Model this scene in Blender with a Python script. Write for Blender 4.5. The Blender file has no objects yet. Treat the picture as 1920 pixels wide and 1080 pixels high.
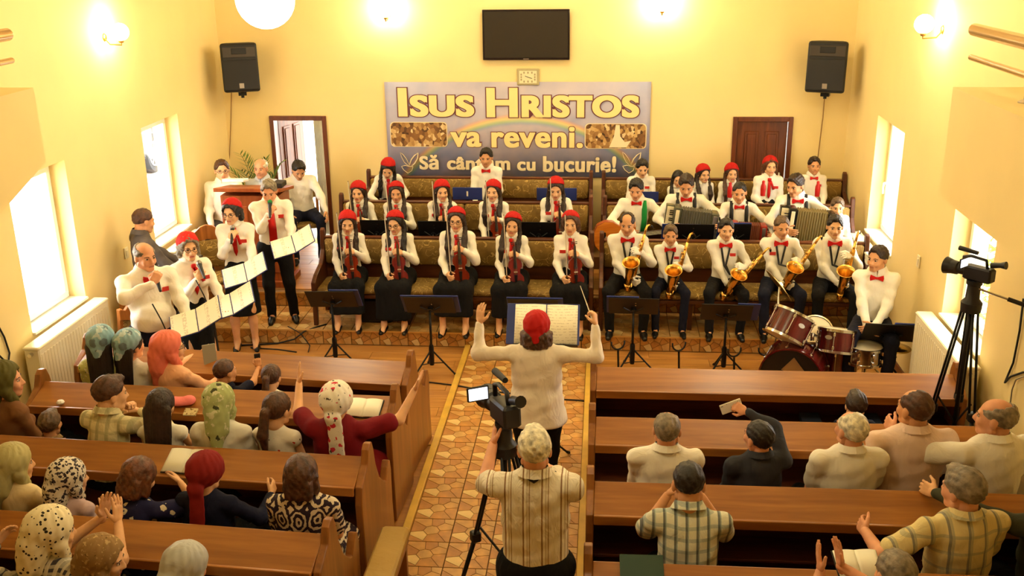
import bpy, math, random
import numpy as np
from mathutils import Vector, Matrix, Euler
random.seed(7); rng = np.random.default_rng(7)
PI = math.pi
SC = bpy.context.scene
COL = SC.collection
# ---------------------------------------------------------------- camera
CAM_H, F_PX = 4.25, 1915.0
PITCH, YAW, ROLL = math.radians(18.93), math.radians(5.19), math.radians(-0.747)
_f = Vector((-math.sin(YAW) * math.cos(PITCH), math.cos(YAW) * math.cos(PITCH), -math.sin(PITCH)))
_r = Vector((math.cos(YAW), math.sin(YAW), 0)); _u = _r.cross(_f)
_r2 = math.cos(ROLL) * _r + math.sin(ROLL) * _u; _u2 = -math.sin(ROLL) * _r + math.cos(ROLL) * _u
cd = bpy.data.cameras.new('camera'); cam = bpy.data.objects.new('camera', cd); COL.objects.link(cam)
cd.sensor_width = 36.0; cd.lens = F_PX / 1920 * 36.0; cd.clip_start = 0.05; cd.clip_end = 200
cam.matrix_world = Matrix(((_r2.x, _u2.x, -_f.x, 0), (_r2.y, _u2.y, -_f.y, 0), (_r2.z, _u2.z, -_f.z, CAM_H), (0, 0, 0, 1)))
SC.camera = cam
# ---------------------------------------------------------------- world, exposure
SC.view_settings.view_transform = 'Standard'; SC.view_settings.look = 'None'
SC.view_settings.exposure = 1.8; SC.view_settings.gamma = 1.0; SC.view_settings.use_curve_mapping = False
w = bpy.data.worlds.new('world'); SC.world = w; w.use_nodes = True
bg = w.node_tree.nodes['Background']; bg.inputs[0].default_value = (1.0, 0.97, 0.93, 1); bg.inputs[1].default_value = 4.5
SC.cycles.max_bounces = 7; SC.cycles.diffuse_bounces = 4; SC.cycles.glossy_bounces = 3; SC.cycles.transparent_max_bounces = 12
SC.cycles.use_denoising = True; SC.cycles.sample_clamp_indirect = 6.0; SC.cycles.caustics_reflective = False; SC.cycles.caustics_refractive = False
LAMP = (1.0, 0.885, 0.6)          # colour of the lamp glass
PENDANT, SCONCE = 9.0, 26.0       # radiance of the globes

def at(px, py, Y=None, Z=None, X=None):
    """A point of the room: the photograph's pixel at a known depth, height or side wall."""
    d = _r2 * ((px - 960) / F_PX) - _u2 * ((py - 540) / F_PX) + _f
    t = Y / d.y if Y is not None else ((Z - CAM_H) / d.z if Z is not None else X / d.x)
    return Vector((d.x * t, d.y * t, CAM_H + d.z * t))

# ---------------------------------------------------------------- materials
def lin(c):
    c = [x / 255.0 for x in c[:3]]
    return tuple(x / 12.92 if x <= 0.04045 else ((x + 0.055) / 1.055) ** 2.4 for x in c) + (1,)

MATS = {}
class NT:
    def __init__(s, name):
        s.m = bpy.data.materials.new(name); s.m.use_nodes = True; s.n = s.m.node_tree.nodes; s.l = s.m.node_tree.links
        s.b = s.n['Principled BSDF']; s.tc = s.n.new('ShaderNodeTexCoord')
    def add(s, t, **kw):
        x = s.n.new('ShaderNode' + t)
        for k, v in kw.items(): setattr(x, k, v)
        return x
    def link(s, a, b): s.l.new(a, b)
    def math(s, op, a, b=None, c=None):
        x = s.add('Math', operation=op)
        for i, q in enumerate((a, b, c)):
            if q is None: continue
            if isinstance(q, (int, float)): x.inputs[i].default_value = q
            else: s.link(q, x.inputs[i])
        return x.outputs[0]
    def ramp(s, fac, stops, interp='LINEAR'):
        r = s.add('ValToRGB'); r.color_ramp.interpolation = interp; e = r.color_ramp.elements
        while len(e) < len(stops): e.new(0.5)
        for i, (p, c) in enumerate(stops): e[i].position = p; e[i].color = lin(c)
        s.link(fac, r.inputs[0]); return r.outputs[0]
    def mix(s, fac, a, b):
        x = s.add('Mix', data_type='RGBA')
        if isinstance(fac, (int, float)): x.inputs[0].default_value = fac
        else: s.link(fac, x.inputs[0])
        for i, q in ((6, a), (7, b)):
            if isinstance(q, tuple): x.inputs[i].default_value = lin(q)
            else: s.link(q, x.inputs[i])
        return x.outputs[2]
    def noise(s, scale, detail=3, vec=None, stretch=None, dist=0):
        v = vec or s.tc.outputs['Object']
        if stretch:
            mp = s.add('Mapping'); mp.inputs['Scale'].default_value = stretch; s.link(v, mp.inputs[0]); v = mp.outputs[0]
        x = s.add('TexNoise'); x.inputs['Scale'].default_value = scale; x.inputs['Detail'].default_value = detail
        x.inputs['Distortion'].default_value = dist
        s.link(v, x.inputs['Vector']); return x.outputs['Fac']
    def xyz(s, which='Object'):
        x = s.add('SeparateXYZ'); s.link(s.tc.outputs[which], x.inputs[0]); return x.outputs
    def bump(s, h, strength=0.3, dist=0.01):
        x = s.add('Bump'); x.inputs['Strength'].default_value = strength; x.inputs['Distance'].default_value = dist
        s.link(h, x.inputs['Height']); s.link(x.outputs[0], s.b.inputs['Normal'])
    def fin(s, col=None, rough=0.6, metal=0.0, spec=0.5):
        if col is not None:
            if isinstance(col, tuple): s.b.inputs['Base Color'].default_value = lin(col)
            else: s.link(col, s.b.inputs['Base Color'])
        s.b.inputs['Roughness'].default_value = rough; s.b.inputs['Metallic'].default_value = metal
        s.b.inputs['Specular IOR Level'].default_value = spec
        return s.m

def mat(name, col, rough=0.6, metal=0.0, spec=0.4, var=0.0, vs=6.0, bump=0.0, bs=30.0, bd=0.01):
    if name in MATS: return MATS[name]
    t = NT(name); c = col
    if var:
        c = t.ramp(t.noise(vs), [(0.3, tuple(x * (1 - var) for x in col)), (0.7, tuple(min(255, x * (1 + var)) for x in col))])
    if bump: t.bump(t.noise(bs), bump, bd)
    MATS[name] = t.fin(c, rough, metal, spec); return MATS[name]

def wood(name, c1, c2, axis=0, rough=0.35, scale=9.0, coord='Object', spec=0.5):
    if name in MATS: return MATS[name]
    t = NT(name); st = [1.0, 1.0, 1.0]; st[axis] = 0.09
    oi = t.add('ObjectInfo'); off = t.add('VectorMath', operation='MULTIPLY_ADD')
    cmb = t.add('CombineXYZ')
    for i in range(3): t.link(oi.outputs['Random'], cmb.inputs[i])
    off.inputs[1].default_value = (37, 53, 29); t.link(cmb.outputs[0], off.inputs[0]); t.link(t.tc.outputs[coord], off.inputs[2])
    n1 = t.noise(scale * 1.6, 4, off.outputs[0], st, 1.2); n2 = t.noise(scale * 7, 2, off.outputs[0], st, 0.3)
    f = t.math('ADD', t.math('MULTIPLY', n1, 0.75), t.math('MULTIPLY', n2, 0.25))
    col = t.ramp(f, [(0.34, c2), (0.5, tuple((a + b) / 2 for a, b in zip(c1, c2))), (0.66, c1)])
    t.bump(f, 0.06, 0.004)
    MATS[name] = t.fin(col, rough, 0, spec); return MATS[name]

def cloth(name, col, rough=0.85, fold=0.28, var=0.03):
    if name in MATS: return MATS[name]
    t = NT(name)
    c = t.ramp(t.noise(5.0), [(0.3, tuple(x * (1 - var) for x in col)), (0.7, tuple(min(255, x * (1 + var)) for x in col))])
    t.bump(t.noise(6.0, 2, None, (1.5, 1.5, 0.9), 1.8), fold, 0.03)
    MATS[name] = t.fin(c, rough, 0, 0.2); return MATS[name]

def plaid(name, base, cv, ch, fx=60.0, fz=60.0, wv=0.75, wh=0.75):
    t = NT(name); x, y, z = t.xyz()
    a = t.math('GREATER_THAN', t.math('SINE', t.math('MULTIPLY', x, fx)), wv)
    a2 = t.math('GREATER_THAN', t.math('SINE', t.math('MULTIPLY_ADD', x, fx, 0.9)), 0.93)
    b = t.math('GREATER_THAN', t.math('SINE', t.math('MULTIPLY', z, fz)), wh)
    c = t.mix(t.math('MULTIPLY', b, 0.6), base, ch); c = t.mix(t.math('MULTIPLY', a, 0.8), c, cv); c = t.mix(t.math('MULTIPLY', a2, 0.7), c, ch)
    t.bump(t.noise(9.0, 3, None, (1.6, 1.6, 0.8), 1.5), 0.35, 0.03)
    MATS[name] = t.fin(c, 0.85, 0, 0.2); return MATS[name]

def stripes(name, base, stops, fx=40.0):
    t = NT(name); x, y, z = t.xyz()
    f = t.math('FRACT', t.math('MULTIPLY_ADD', x, fx / 6.283, 0.1))
    c = t.ramp(f, [(0.0, base)] + stops, 'CONSTANT')
    t.bump(t.noise(8.0, 3, None, (1.8, 1.8, 0.7), 1.5), 0.5, 0.04)
    MATS[name] = t.fin(c, 0.85, 0, 0.2); return MATS[name]

def blotch(name, base, c1, c2, s1=22.0, s2=60.0, t1=0.55, t2=0.6, rough=0.8):
    """Flowered or printed cloth: two layers of irregular marks on a ground colour."""
    t = NT(name)
    v = t.add('TexVoronoi', feature='F1'); v.inputs['Scale'].default_value = s1; t.link(t.tc.outputs['Object'], v.inputs['Vector'])
    n = t.noise(s2, 2); m1 = t.math('LESS_THAN', t.math('ADD', v.outputs['Distance'], t.math('MULTIPLY', n, 0.5)), t1)
    m2 = t.math('GREATER_THAN', t.noise(s2 * 0.7, 3), t2)
    c = t.mix(m1, base, c1); c = t.mix(m2, c, c2)
    t.bump(t.noise(9.0), 0.3, 0.03)
    MATS[name] = t.fin(c, rough, 0, 0.2); return MATS[name]

def damask(name, base, c1):
    t = NT(name)
    wv = t.add('TexWave', wave_type='RINGS', rings_direction='SPHERICAL'); wv.inputs['Scale'].default_value = 2.0; wv.inputs['Distortion'].default_value = 0.0
    x, y, z = t.xyz()
    cx = t.math('PINGPONG', x, 0.055); cz = t.math('PINGPONG', z, 0.075)
    r = t.math('SQRT', t.math('ADD', t.math('MULTIPLY', cx, cx), t.math('MULTIPLY', cz, t.math('MULTIPLY', cz, 0.6))))
    a = t.math('SINE', t.math('MULTIPLY_ADD', t.noise(22.0, 2), 9.0, t.math('MULTIPLY', r, 210.0)))
    m = t.math('GREATER_THAN', a, 0.15)
    t.bump(t.noise(9.0), 0.3, 0.03)
    MATS[name] = t.fin(t.mix(m, base, c1), 0.8, 0, 0.2); return MATS[name]

def emit(name, col, strength):
    if name in MATS: return MATS[name]
    m = bpy.data.materials.new(name); m.use_nodes = True; n = m.node_tree.nodes; n.clear()
    e = n.new('ShaderNodeEmission'); o = n.new('ShaderNodeOutputMaterial')
    e.inputs[0].default_value = (*col, 1); e.inputs[1].default_value = strength
    m.node_tree.links.new(e.outputs[0], o.inputs[0]); MATS[name] = m; return m

def glass(name='window_glass'):
    if name in MATS: return MATS[name]
    m = bpy.data.materials.new(name); m.use_nodes = True; n = m.node_tree.nodes; n.clear()
    tr = n.new('ShaderNodeBsdfTransparent'); gl = n.new('ShaderNodeBsdfGlossy'); mx = n.new('ShaderNodeMixShader'); o = n.new('ShaderNodeOutputMaterial')
    tr.inputs[0].default_value = (0.96, 0.97, 0.97, 1); gl.inputs['Roughness'].default_value = 0.02; mx.inputs[0].default_value = 0.06
    l = m.node_tree.links; l.new(tr.outputs[0], mx.inputs[1]); l.new(gl.outputs[0], mx.inputs[2]); l.new(mx.outputs[0], o.inputs[0])
    MATS[name] = m; return m

# ---------------------------------------------------------------- mesh helpers
def rotz(a): return Matrix.Rotation(a, 4, 'Z')
def tr(*p): return Matrix.Translation(Vector(p))
def frame(o, y, z):
    """4x4 frame at o with local Y along y and local Z near z."""
    y = Vector(y).normalized(); z = Vector(z); x = y.cross(z)
    if x.length < 1e-6: x = y.cross(Vector((1, 0, 0.01)))
    x.normalize(); z = x.cross(y)
    M = Matrix((x, y, z)).transposed().to_4x4(); M.translation = Vector(o); return M

class MB:
    def __init__(s): s.v = []; s.f = []; s.m = []
    def add(s, V, Fc, m=0, M=None):
        o = len(s.v)
        s.v += [tuple(M @ Vector(p)) for p in V] if M is not None else [tuple(p) for p in V]
        s.f += [tuple(i + o for i in q) for q in Fc]; s.m += [m] * len(Fc); return s
    def bx(s, x0, x1, y0, y1, z0, z1, m=0, M=None):
        V = [(x, y, z) for z in (z0, z1) for y in (y0, y1) for x in (x0, x1)]
        return s.add(V, [(0, 2, 3, 1), (4, 5, 7, 6), (0, 1, 5, 4), (2, 6, 7, 3), (0, 4, 6, 2), (1, 3, 7, 5)], m, M)
    def rbx(s, x0, x1, y0, y1, z0, z1, r=0.01, m=0, M=None):
        """box with chamfered vertical edges and top/bottom"""
        pts = [(x0 + r, y0), (x1 - r, y0), (x1, y0 + r), (x1, y1 - r), (x1 - r, y1), (x0 + r, y1), (x0, y1 - r), (x0, y0 + r)]
        cx, cy = (x0 + x1) / 2, (y0 + y1) / 2
        def sh(d): return [(cx + (x - cx) * (1 - d / max(1e-6, (x1 - x0) / 2)), cy + (y - cy) * (1 - d / max(1e-6, (y1 - y0) / 2))) for x, y in pts]
        V = []
        for (P, z) in ((sh(r), z0), (pts, z0 + r), (pts, z1 - r), (sh(r), z1)): V += [(x, y, z) for x, y in P]
        Fc = [tuple(range(7, -1, -1)), tuple(range(24, 32))]
        for k in range(3):
            for i in range(8): j = (i + 1) % 8; Fc.append((k * 8 + i, k * 8 + j, k * 8 + 8 + j, k * 8 + 8 + i))
        return s.add(V, Fc, m, M)
    def tube(s, path, r, n=8, m=0, M=None, cap=True, flat=1.0):
        P = [Vector(p) for p in path]; R = r if isinstance(r, (list, tuple)) else [r] * len(P)
        V = []; up = Vector((0, 0, 1)); px = None
        for i, p in enumerate(P):
            t = (P[min(i + 1, len(P) - 1)] - P[max(i - 1, 0)]).normalized()
            if px is None:
                a = Vector((0, 1, 0)) if abs(t.z) > 0.9 else up
                px = t.cross(a).normalized()
            else: px = (px - t * px.dot(t)).normalized()
            py = t.cross(px)
            V += [tuple(p + (px * math.cos(2 * PI * j / n) + py * flat * math.sin(2 * PI * j / n)) * R[i]) for j in range(n)]
        Fc = []
        for i in range(len(P) - 1):
            for j in range(n): k = (j + 1) % n; Fc.append((i * n + j, i * n + k, i * n + n + k, i * n + n + j))
        if cap: Fc += [tuple(range(n - 1, -1, -1)), tuple(range((len(P) - 1) * n, len(P) * n))]
        return s.add(V, Fc, m, M)
    def lathe(s, prof, n=20, m=0, M=None, a0=0.0, a1=2 * PI, cap=True):
        V = []; full = abs(a1 - a0 - 2 * PI) < 1e-6; k = n if full else n + 1
        for (r, z) in prof:
            V += [(r * math.cos(a0 + (a1 - a0) * j / n), r * math.sin(a0 + (a1 - a0) * j / n), z) for j in range(k)]
        Fc = []
        for i in range(len(prof) - 1):
            for j in range(n): q = (j + 1) % k; Fc.append((i * k + j, i * k + q, i * k + k + q, i * k + k + j))
        if cap and full:
            if prof[0][0] > 1e-5: Fc.append(tuple(range(k - 1, -1, -1)))
            if prof[-1][0] > 1e-5: Fc.append(tuple(range((len(prof) - 1) * k, len(prof) * k)))
        return s.add(V, Fc, m, M)
    def prism(s, poly, z0, z1, m=0, M=None):
        n = len(poly); V = [(x, y, z0) for x, y in poly] + [(x, y, z1) for x, y in poly]
        ar = sum(poly[i][0] * poly[(i + 1) % n][1] - poly[(i + 1) % n][0] * poly[i][1] for i in range(n))
        Fc = [tuple(range(n - 1, -1, -1)), tuple(range(n, 2 * n))] + [(i, (i + 1) % n, n + (i + 1) % n, n + i) for i in range(n)]
        if ar < 0: Fc = [q[::-1] for q in Fc]
        return s.add(V, Fc, m, M)
    def ell(s, c, r, n=12, m=0, M=None):
        r = (r, r, r) if isinstance(r, (int, float)) else r; h = max(4, n // 2)
        prof = [(math.sin(PI * i / h), -math.cos(PI * i / h)) for i in range(h + 1)]
        prof[0] = (0.0, -1.0); prof[-1] = (0.0, 1.0)
        Q = Matrix.Translation(c) @ Matrix.Diagonal((r[0], r[1], r[2], 1))
        return s.lathe(prof, n, m, (M @ Q) if M is not None else Q, cap=False)
    def build(s, name, mats, parent=None, smooth=False, M=None, bevel=0.0):
        me = bpy.data.meshes.new(name); me.from_pydata(s.v, [], s.f)
        if not isinstance(mats, (list, tuple)): mats = [mats]
        for q in mats: me.materials.append(q)
        if len(mats) > 1: me.polygons.foreach_set('material_index', s.m)
        if smooth: me.polygons.foreach_set('use_smooth', [True] * len(me.polygons)); 
        if smooth == 'auto':
            try: me.set_sharp_from_angle(angle=0.7)
            except Exception: pass
        me.update(); o = bpy.data.objects.new(name, me); COL.objects.link(o)
        if parent is not None: o.parent = parent
        if M is not None: o.matrix_local = M
        if bevel:
            b = o.modifiers.new('bevel', 'BEVEL'); b.width = bevel; b.segments = 2; b.limit_method = 'ANGLE'
        return o

def inst(name, me, parent=None, M=None, mats=None):
    o = bpy.data.objects.new(name, me); COL.objects.link(o)
    if parent is not None: o.parent = parent
    if M is not None: o.matrix_local = M
    if mats is not None:
        for i, q in enumerate(mats): o.material_slots[i].link = 'OBJECT'; o.material_slots[i].material = q
    return o
def tag(o, label, cat, group=None):
    o['label'] = label; o['category'] = cat
    if group: o['group'] = group
    return o
def thing(name, label, cat, M=None, group=None):
    o = bpy.data.objects.new(name, None); COL.objects.link(o); o.empty_display_size = 0.1
    if M is not None: o.matrix_world = M
    return tag(o, label, cat, group)
def struct(o, label=None):
    o['kind'] = 'structure'
    if label: o['label'] = label
    return o
def sroot(name, label=None):
    o = bpy.data.objects.new(name, None); COL.objects.link(o); return struct(o, label)
def copy_tree(o, parent=None):
    c = o.copy(); COL.objects.link(c); c.parent = parent
    for ch in list(o.children): copy_tree(ch, c)
    return c

# ---------------------------------------------------------------- rounded bodies: distance field and surface net
def C(a, b, ra, rb=None, n=None, s=1.0, op='+'):
    return ('c', np.array(a, float), np.array(b, float), ra, ra if rb is None else rb, None if n is None else np.array(n, float), s, op)
def E(c, r, Rm=None, op='+', k=None):
    return ('e', np.array(c, float), np.array(r, float), np.eye(3) if Rm is None else np.array(Rm, float), op, k)
def _dist(p, X, Y, Z):
    if p[0] == 'c':
        _, a, b, ra, rb, n, s, op = p
        px, py, pz = X - a[0], Y - a[1], Z - a[2]; ba = b - a
        if n is not None:
            q = (px * n[0] + py * n[1] + pz * n[2]) * (1 / s - 1); px, py, pz = px + n[0] * q, py + n[1] * q, pz + n[2] * q
            ba = ba + n * (ba @ n) * (1 / s - 1)
        h = np.clip((px * ba[0] + py * ba[1] + pz * ba[2]) / max(1e-9, ba @ ba), 0, 1)
        return np.sqrt((px - h * ba[0]) ** 2 + (py - h * ba[1]) ** 2 + (pz - h * ba[2]) ** 2) - (ra + (rb - ra) * h)
    _, c, r, Rm, op, k = p
    px, py, pz = X - c[0], Y - c[1], Z - c[2]
    q = [(px * Rm[0, i] + py * Rm[1, i] + pz * Rm[2, i]) / r[i] for i in range(3)]
    return (np.sqrt(q[0] ** 2 + q[1] ** 2 + q[2] ** 2) - 1) * r.min()
def _box(p):
    if p[0] == 'c': R = max(p[3], p[4]); return np.minimum(p[1], p[2]) - R, np.maximum(p[1], p[2]) + R
    R = p[2].max() if not np.allclose(p[3], np.eye(3)) else p[2]; return p[1] - R, p[1] + R
def _op(p): return p[7] if p[0] == 'c' else p[4]
def nets(prims, h, k=0.02, post=None):
    plus = [p for p in prims if _op(p) == '+']
    lo = np.min([_box(p)[0] for p in plus], 0) - 2.5 * h; hi = np.max([_box(p)[1] for p in plus], 0) + 2.5 * h
    n = np.ceil((hi - lo) / h).astype(int) + 1
    ax = [lo[i] + h * np.arange(n[i]) for i in range(3)]
    Fd = np.full(n, 0.3)
    for p in prims:
        bl, bh = _box(p); mg = k + 2 * h
        i0 = np.clip(((bl - mg - lo) / h).astype(int), 0, n - 1); i1 = np.clip(((bh + mg - lo) / h).astype(int) + 2, 1, n)
        sl = tuple(slice(a, b) for a, b in zip(i0, i1))
        d = _dist(p, ax[0][sl[0]][:, None, None], ax[1][sl[1]][None, :, None], ax[2][sl[2]][None, None, :])
        A = Fd[sl]
        if _op(p) == '+':
            hh = np.clip(0.5 + 0.5 * (A - d) / k, 0, 1); Fd[sl] = A * (1 - hh) + d * hh - k * hh * (1 - hh)
        else:
            kk = p[5] if p[0] == 'e' and p[5] else 0.008
            d = -d; hh = np.clip(0.5 - 0.5 * (A - d) / kk, 0, 1); Fd[sl] = A * (1 - hh) + d * hh + kk * hh * (1 - hh)
    if post is not None: Fd = post(Fd, ax[0][:, None, None], ax[1][None, :, None], ax[2][None, None, :])
    Fd[0], Fd[-1], Fd[:, 0], Fd[:, -1], Fd[:, :, 0], Fd[:, :, -1] = (np.abs(Fd[0]) + 1e-4, np.abs(Fd[-1]) + 1e-4, np.abs(Fd[:, 0]) + 1e-4,
        np.abs(Fd[:, -1]) + 1e-4, np.abs(Fd[:, :, 0]) + 1e-4, np.abs(Fd[:, :, -1]) + 1e-4)
    ins = Fd < 0
    cnt = np.zeros(n - 1, np.int8); offs = [(a, b, c) for a in (0, 1) for b in (0, 1) for c in (0, 1)]
    for a, b, c in offs: cnt += ins[a:n[0] - 1 + a, b:n[1] - 1 + b, c:n[2] - 1 + c]
    act = (cnt > 0) & (cnt < 8); I = np.argwhere(act); idx = np.full(n - 1, -1, np.int64); idx[act] = np.arange(len(I))
    acc = np.zeros((len(I), 3)); wt = np.zeros(len(I))
    for o1 in offs:
        for ax_ in range(3):
            if o1[ax_]: continue
            o2 = list(o1); o2[ax_] = 1; J1 = I + o1; J2 = I + o2
            a = Fd[J1[:, 0], J1[:, 1], J1[:, 2]]; b = Fd[J2[:, 0], J2[:, 1], J2[:, 2]]; mk = (a < 0) != (b < 0)
            pos = J1[mk].astype(float); pos[:, ax_] += a[mk] / (a[mk] - b[mk]); acc[mk] += pos; wt[mk] += 1
    V = lo + (acc / wt[:, None]) * h
    Q = []
    for ax_, cells in ((0, ((0, -1, -1), (0, 0, -1), (0, 0, 0), (0, -1, 0))), (1, ((-1, 0, -1), (-1, 0, 0), (0, 0, 0), (0, 0, -1))), (2, ((-1, -1, 0), (0, -1, 0), (0, 0, 0), (-1, 0, 0)))):
        s1 = [slice(1, -1)] * 3; s2 = [slice(1, -1)] * 3; s1[ax_] = slice(0, -1); s2[ax_] = slice(1, None)
        df = ins[tuple(s1)] != ins[tuple(s2)]; J = np.argwhere(df); of = np.array([1, 1, 1]); of[ax_] = 0; J = J + of
        if not len(J): continue
        q = np.stack([idx[J[:, 0] + c[0], J[:, 1] + c[1], J[:, 2] + c[2]] for c in cells], 1)
        fl = ~ins[J[:, 0], J[:, 1], J[:, 2]]; q[fl] = q[fl][:, ::-1]; Q.append(q)
    return V, np.concatenate(Q)
def xf(V, M):
    A = np.array(M); return V @ A[:3, :3].T + A[:3, 3]
def np_obj(name, parts, mats, parent=None, M=None):
    """parts: (V, quads, material index or per-face array) joined into one smooth mesh"""
    Vs, Fs, Ms, o = [], [], [], 0
    for V, Q, m in parts:
        Vs.append(V); Fs.append(Q + o); o += len(V); Ms.append(np.full(len(Q), m, np.int32) if np.isscalar(m) else m)
    V = np.concatenate(Vs); Q = np.concatenate(Fs)
    me = bpy.data.meshes.new(name); me.vertices.add(len(V)); me.vertices.foreach_set('co', V.astype(np.float32).ravel())
    me.loops.add(Q.size); me.loops.foreach_set('vertex_index', Q.astype(np.int32).ravel())
    me.polygons.add(len(Q)); me.polygons.foreach_set('loop_start', np.arange(0, Q.size, 4, dtype=np.int32))
    for q in (mats if isinstance(mats, (list, tuple)) else [mats]): me.materials.append(q)
    me.polygons.foreach_set('material_index', np.concatenate(Ms).astype(np.int32))
    me.polygons.foreach_set('use_smooth', np.ones(len(Q), bool)); me.update(calc_edges=True)
    ob = bpy.data.objects.new(name, me); COL.objects.link(ob)
    if parent is not None: ob.parent = parent
    if M is not None: ob.matrix_local = M
    return ob
# ================================================================ the setting
XL, XR, YB, YR, ZC = -4.95, 3.06, 13.1, -1.6, 5.1
A0, A1 = -1.40, -0.13                      # the tiled aisle
L1, L2, L3 = 0.17, 0.34, 0.50              # stage levels
Y1, Y2, Y3 = 10.31, 11.06, 12.12
m_wall = mat('wall_paint', (250, 226, 162), 0.75, spec=0.25, var=0.012, vs=2.0)
m_ceil = mat('ceiling_paint', (250, 240, 205), 0.8)
m_white = mat('white_plastic', (245, 243, 236), 0.35)
m_rad = mat('radiator_enamel', (240, 232, 205), 0.35)
m_black = mat('black_plastic', (26, 25, 26), 0.45)
m_blackm = mat('black_metal', (20, 20, 22), 0.4, 0.3)
m_chrome = mat('chrome', (215, 215, 215), 0.15, 1.0)
m_steel = mat('brushed_steel', (190, 185, 180), 0.3, 1.0)
m_doorw = wood('door_wood', (128, 66, 26), (84, 38, 14), 2, 0.4, 7)
m_frame = wood('door_frame_wood', (120, 60, 26), (90, 42, 18), 2, 0.4, 7)
m_pew = wood('pew_wood', (172, 110, 46), (132, 78, 28), 0, 0.32, 5)
m_pewend = wood('pew_end_wood', (162, 102, 44), (122, 72, 28), 2, 0.32, 5)
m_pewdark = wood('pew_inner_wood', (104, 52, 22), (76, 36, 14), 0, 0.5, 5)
m_plank = wood('laminate_plank', (204, 148, 78), (168, 110, 50), 0, 0.35, 6)
m_grout = mat('grout', (136, 98, 54), 0.8)
STN = [mat('stone_a', (204, 152, 84), 0.4, var=0.1, vs=9), mat('stone_b', (196, 138, 70), 0.4, var=0.12, vs=9),
       mat('stone_c', (210, 162, 96), 0.4, var=0.1, vs=9), mat('stone_d', (186, 128, 66), 0.4, var=0.12, vs=9), mat('stone_pale', (228, 194, 128), 0.4, var=0.06, vs=9)]
m_strip = mat('yellow_trim', (214, 170, 70), 0.4, var=0.06)

def clip(poly, a, b, c):
    out = []
    for i in range(len(poly)):
        p, q = poly[i], poly[(i + 1) % len(poly)]; dp = a * p[0] + b * p[1] - c; dq = a * q[0] + b * q[1] - c
        if dp <= 0: out.append(p)
        if dp * dq < 0: t = dp / (dp - dq); out.append((p[0] + t * (q[0] - p[0]), p[1] + t * (q[1] - p[1])))
    return out
def stone_tile(w, d, sites, seed):
    """A ceramic tile: grout-coloured slab and irregular flat stones standing proud of it."""
    rs = random.Random(seed); b = MB(); b.bx(0, w, 0, d, -0.012, 0.0, 0)
    for i, s in enumerate(sites):
        P = [(0.003, 0.003), (w - 0.003, 0.003), (w - 0.003, d - 0.003), (0.003, d - 0.003)]
        for j, q in enumerate(sites):
            if i == j: continue
            a, c = q[0] - s[0], q[1] - s[1]; L = math.hypot(a, c)
            P = clip(P, a / L, c / L, ((q[0] ** 2 + q[1] ** 2 - s[0] ** 2 - s[1] ** 2) / 2) / L - 0.0028)
            if not P: break
        if P and len(P) > 2: b.prism(P, 0.0, 0.004, 1 + (4 if i == 0 else rs.randrange(4)))
    return b
_st = [(0.075, 0.09), (0.2, 0.06), (0.29, 0.12), (0.17, 0.16), (0.05, 0.2), (0.27, 0.22), (0.11, 0.28), (0.2, 0.29), (0.31, 0.31), (0.03, 0.02)]
TS = (A1 - A0) / 4
_k = TS / 0.335
tile_me = None; tile_half = None; riser_me = None
def mk_tile(nm, w, d, seed, kk=1.0):
    b = stone_tile(w, d, [(x * _k * w / TS, y * _k * d / TS) for x, y in _st], seed)
    me = bpy.data.meshes.new(nm); me.from_pydata(b.v, [], b.f)
    for q in [m_grout] + STN: me.materials.append(q)
    me.polygons.foreach_set('material_index', b.m); me.update(); return me
tile_me = mk_tile('stone_tile', TS - 0.004, TS - 0.004, 3); tread_me = mk_tile('stone_tread', TS - 0.004, 0.37, 5); riser_me = mk_tile('stone_riser', TS - 0.004, 0.155, 8)

floor = sroot('floor', 'wood laminate floor with a tiled centre aisle')
MB().bx(XL - 0.3, XR + 0.3, YR - 0.3, YB + 0.3, -0.15, -0.012).build('subfloor', wood('subfloor_wood', (180, 122, 60), (150, 94, 42), 0), floor)
y = Y1 - TS
while y > 3.6:
    for i in range(4): inst('tile', tile_me, floor, tr(A0 + i * TS + 0.002, y, 0.0))
    y -= TS
pl = {}
def plank(x0, x1, yy, z=0.0, par=None):
    L = round(x1 - x0, 3)
    if L not in pl:
        b = MB().rbx(0, L - 0.003, 0, 0.187, -0.012, 0.002, 0.0015)
        me = bpy.data.meshes.new('plank'); me.from_pydata(b.v, [], b.f); me.materials.append(m_plank); me.update(); pl[L] = me
    inst('plank', pl[L], par or floor, tr(x0, yy, z))
def planks(x0, x1, y0, y1, z=0.0, par=None):
    r = 0; yy = y1 - 0.19
    while yy > y0 - 0.001:
        x = x0; first = (0.5, 1.0, 0.75)[r % 3] * 1.25
        while x < x1 - 0.01:
            e = min(x1, x + first); plank(x, e, yy, z, par); x = e; first = 1.25
        yy -= 0.19; r += 1
planks(XL, A0 - 0.04, 7.9, Y1, 0, floor); planks(A1 + 0.04, XR, 7.9, Y1, 0, floor)
b = MB().bx(A0 - 0.06, A0, 3.4, Y1, 0, 0.035); struct(b.build('trim_1', m_strip, bevel=0.006), 'yellow edging strip beside the tiled aisle')
b = MB().bx(A1, A1 + 0.06, 3.4, Y1, 0, 0.03); struct(b.build('trim_2', m_strip, bevel=0.006), 'yellow edging strip along the pew fronts')

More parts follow.
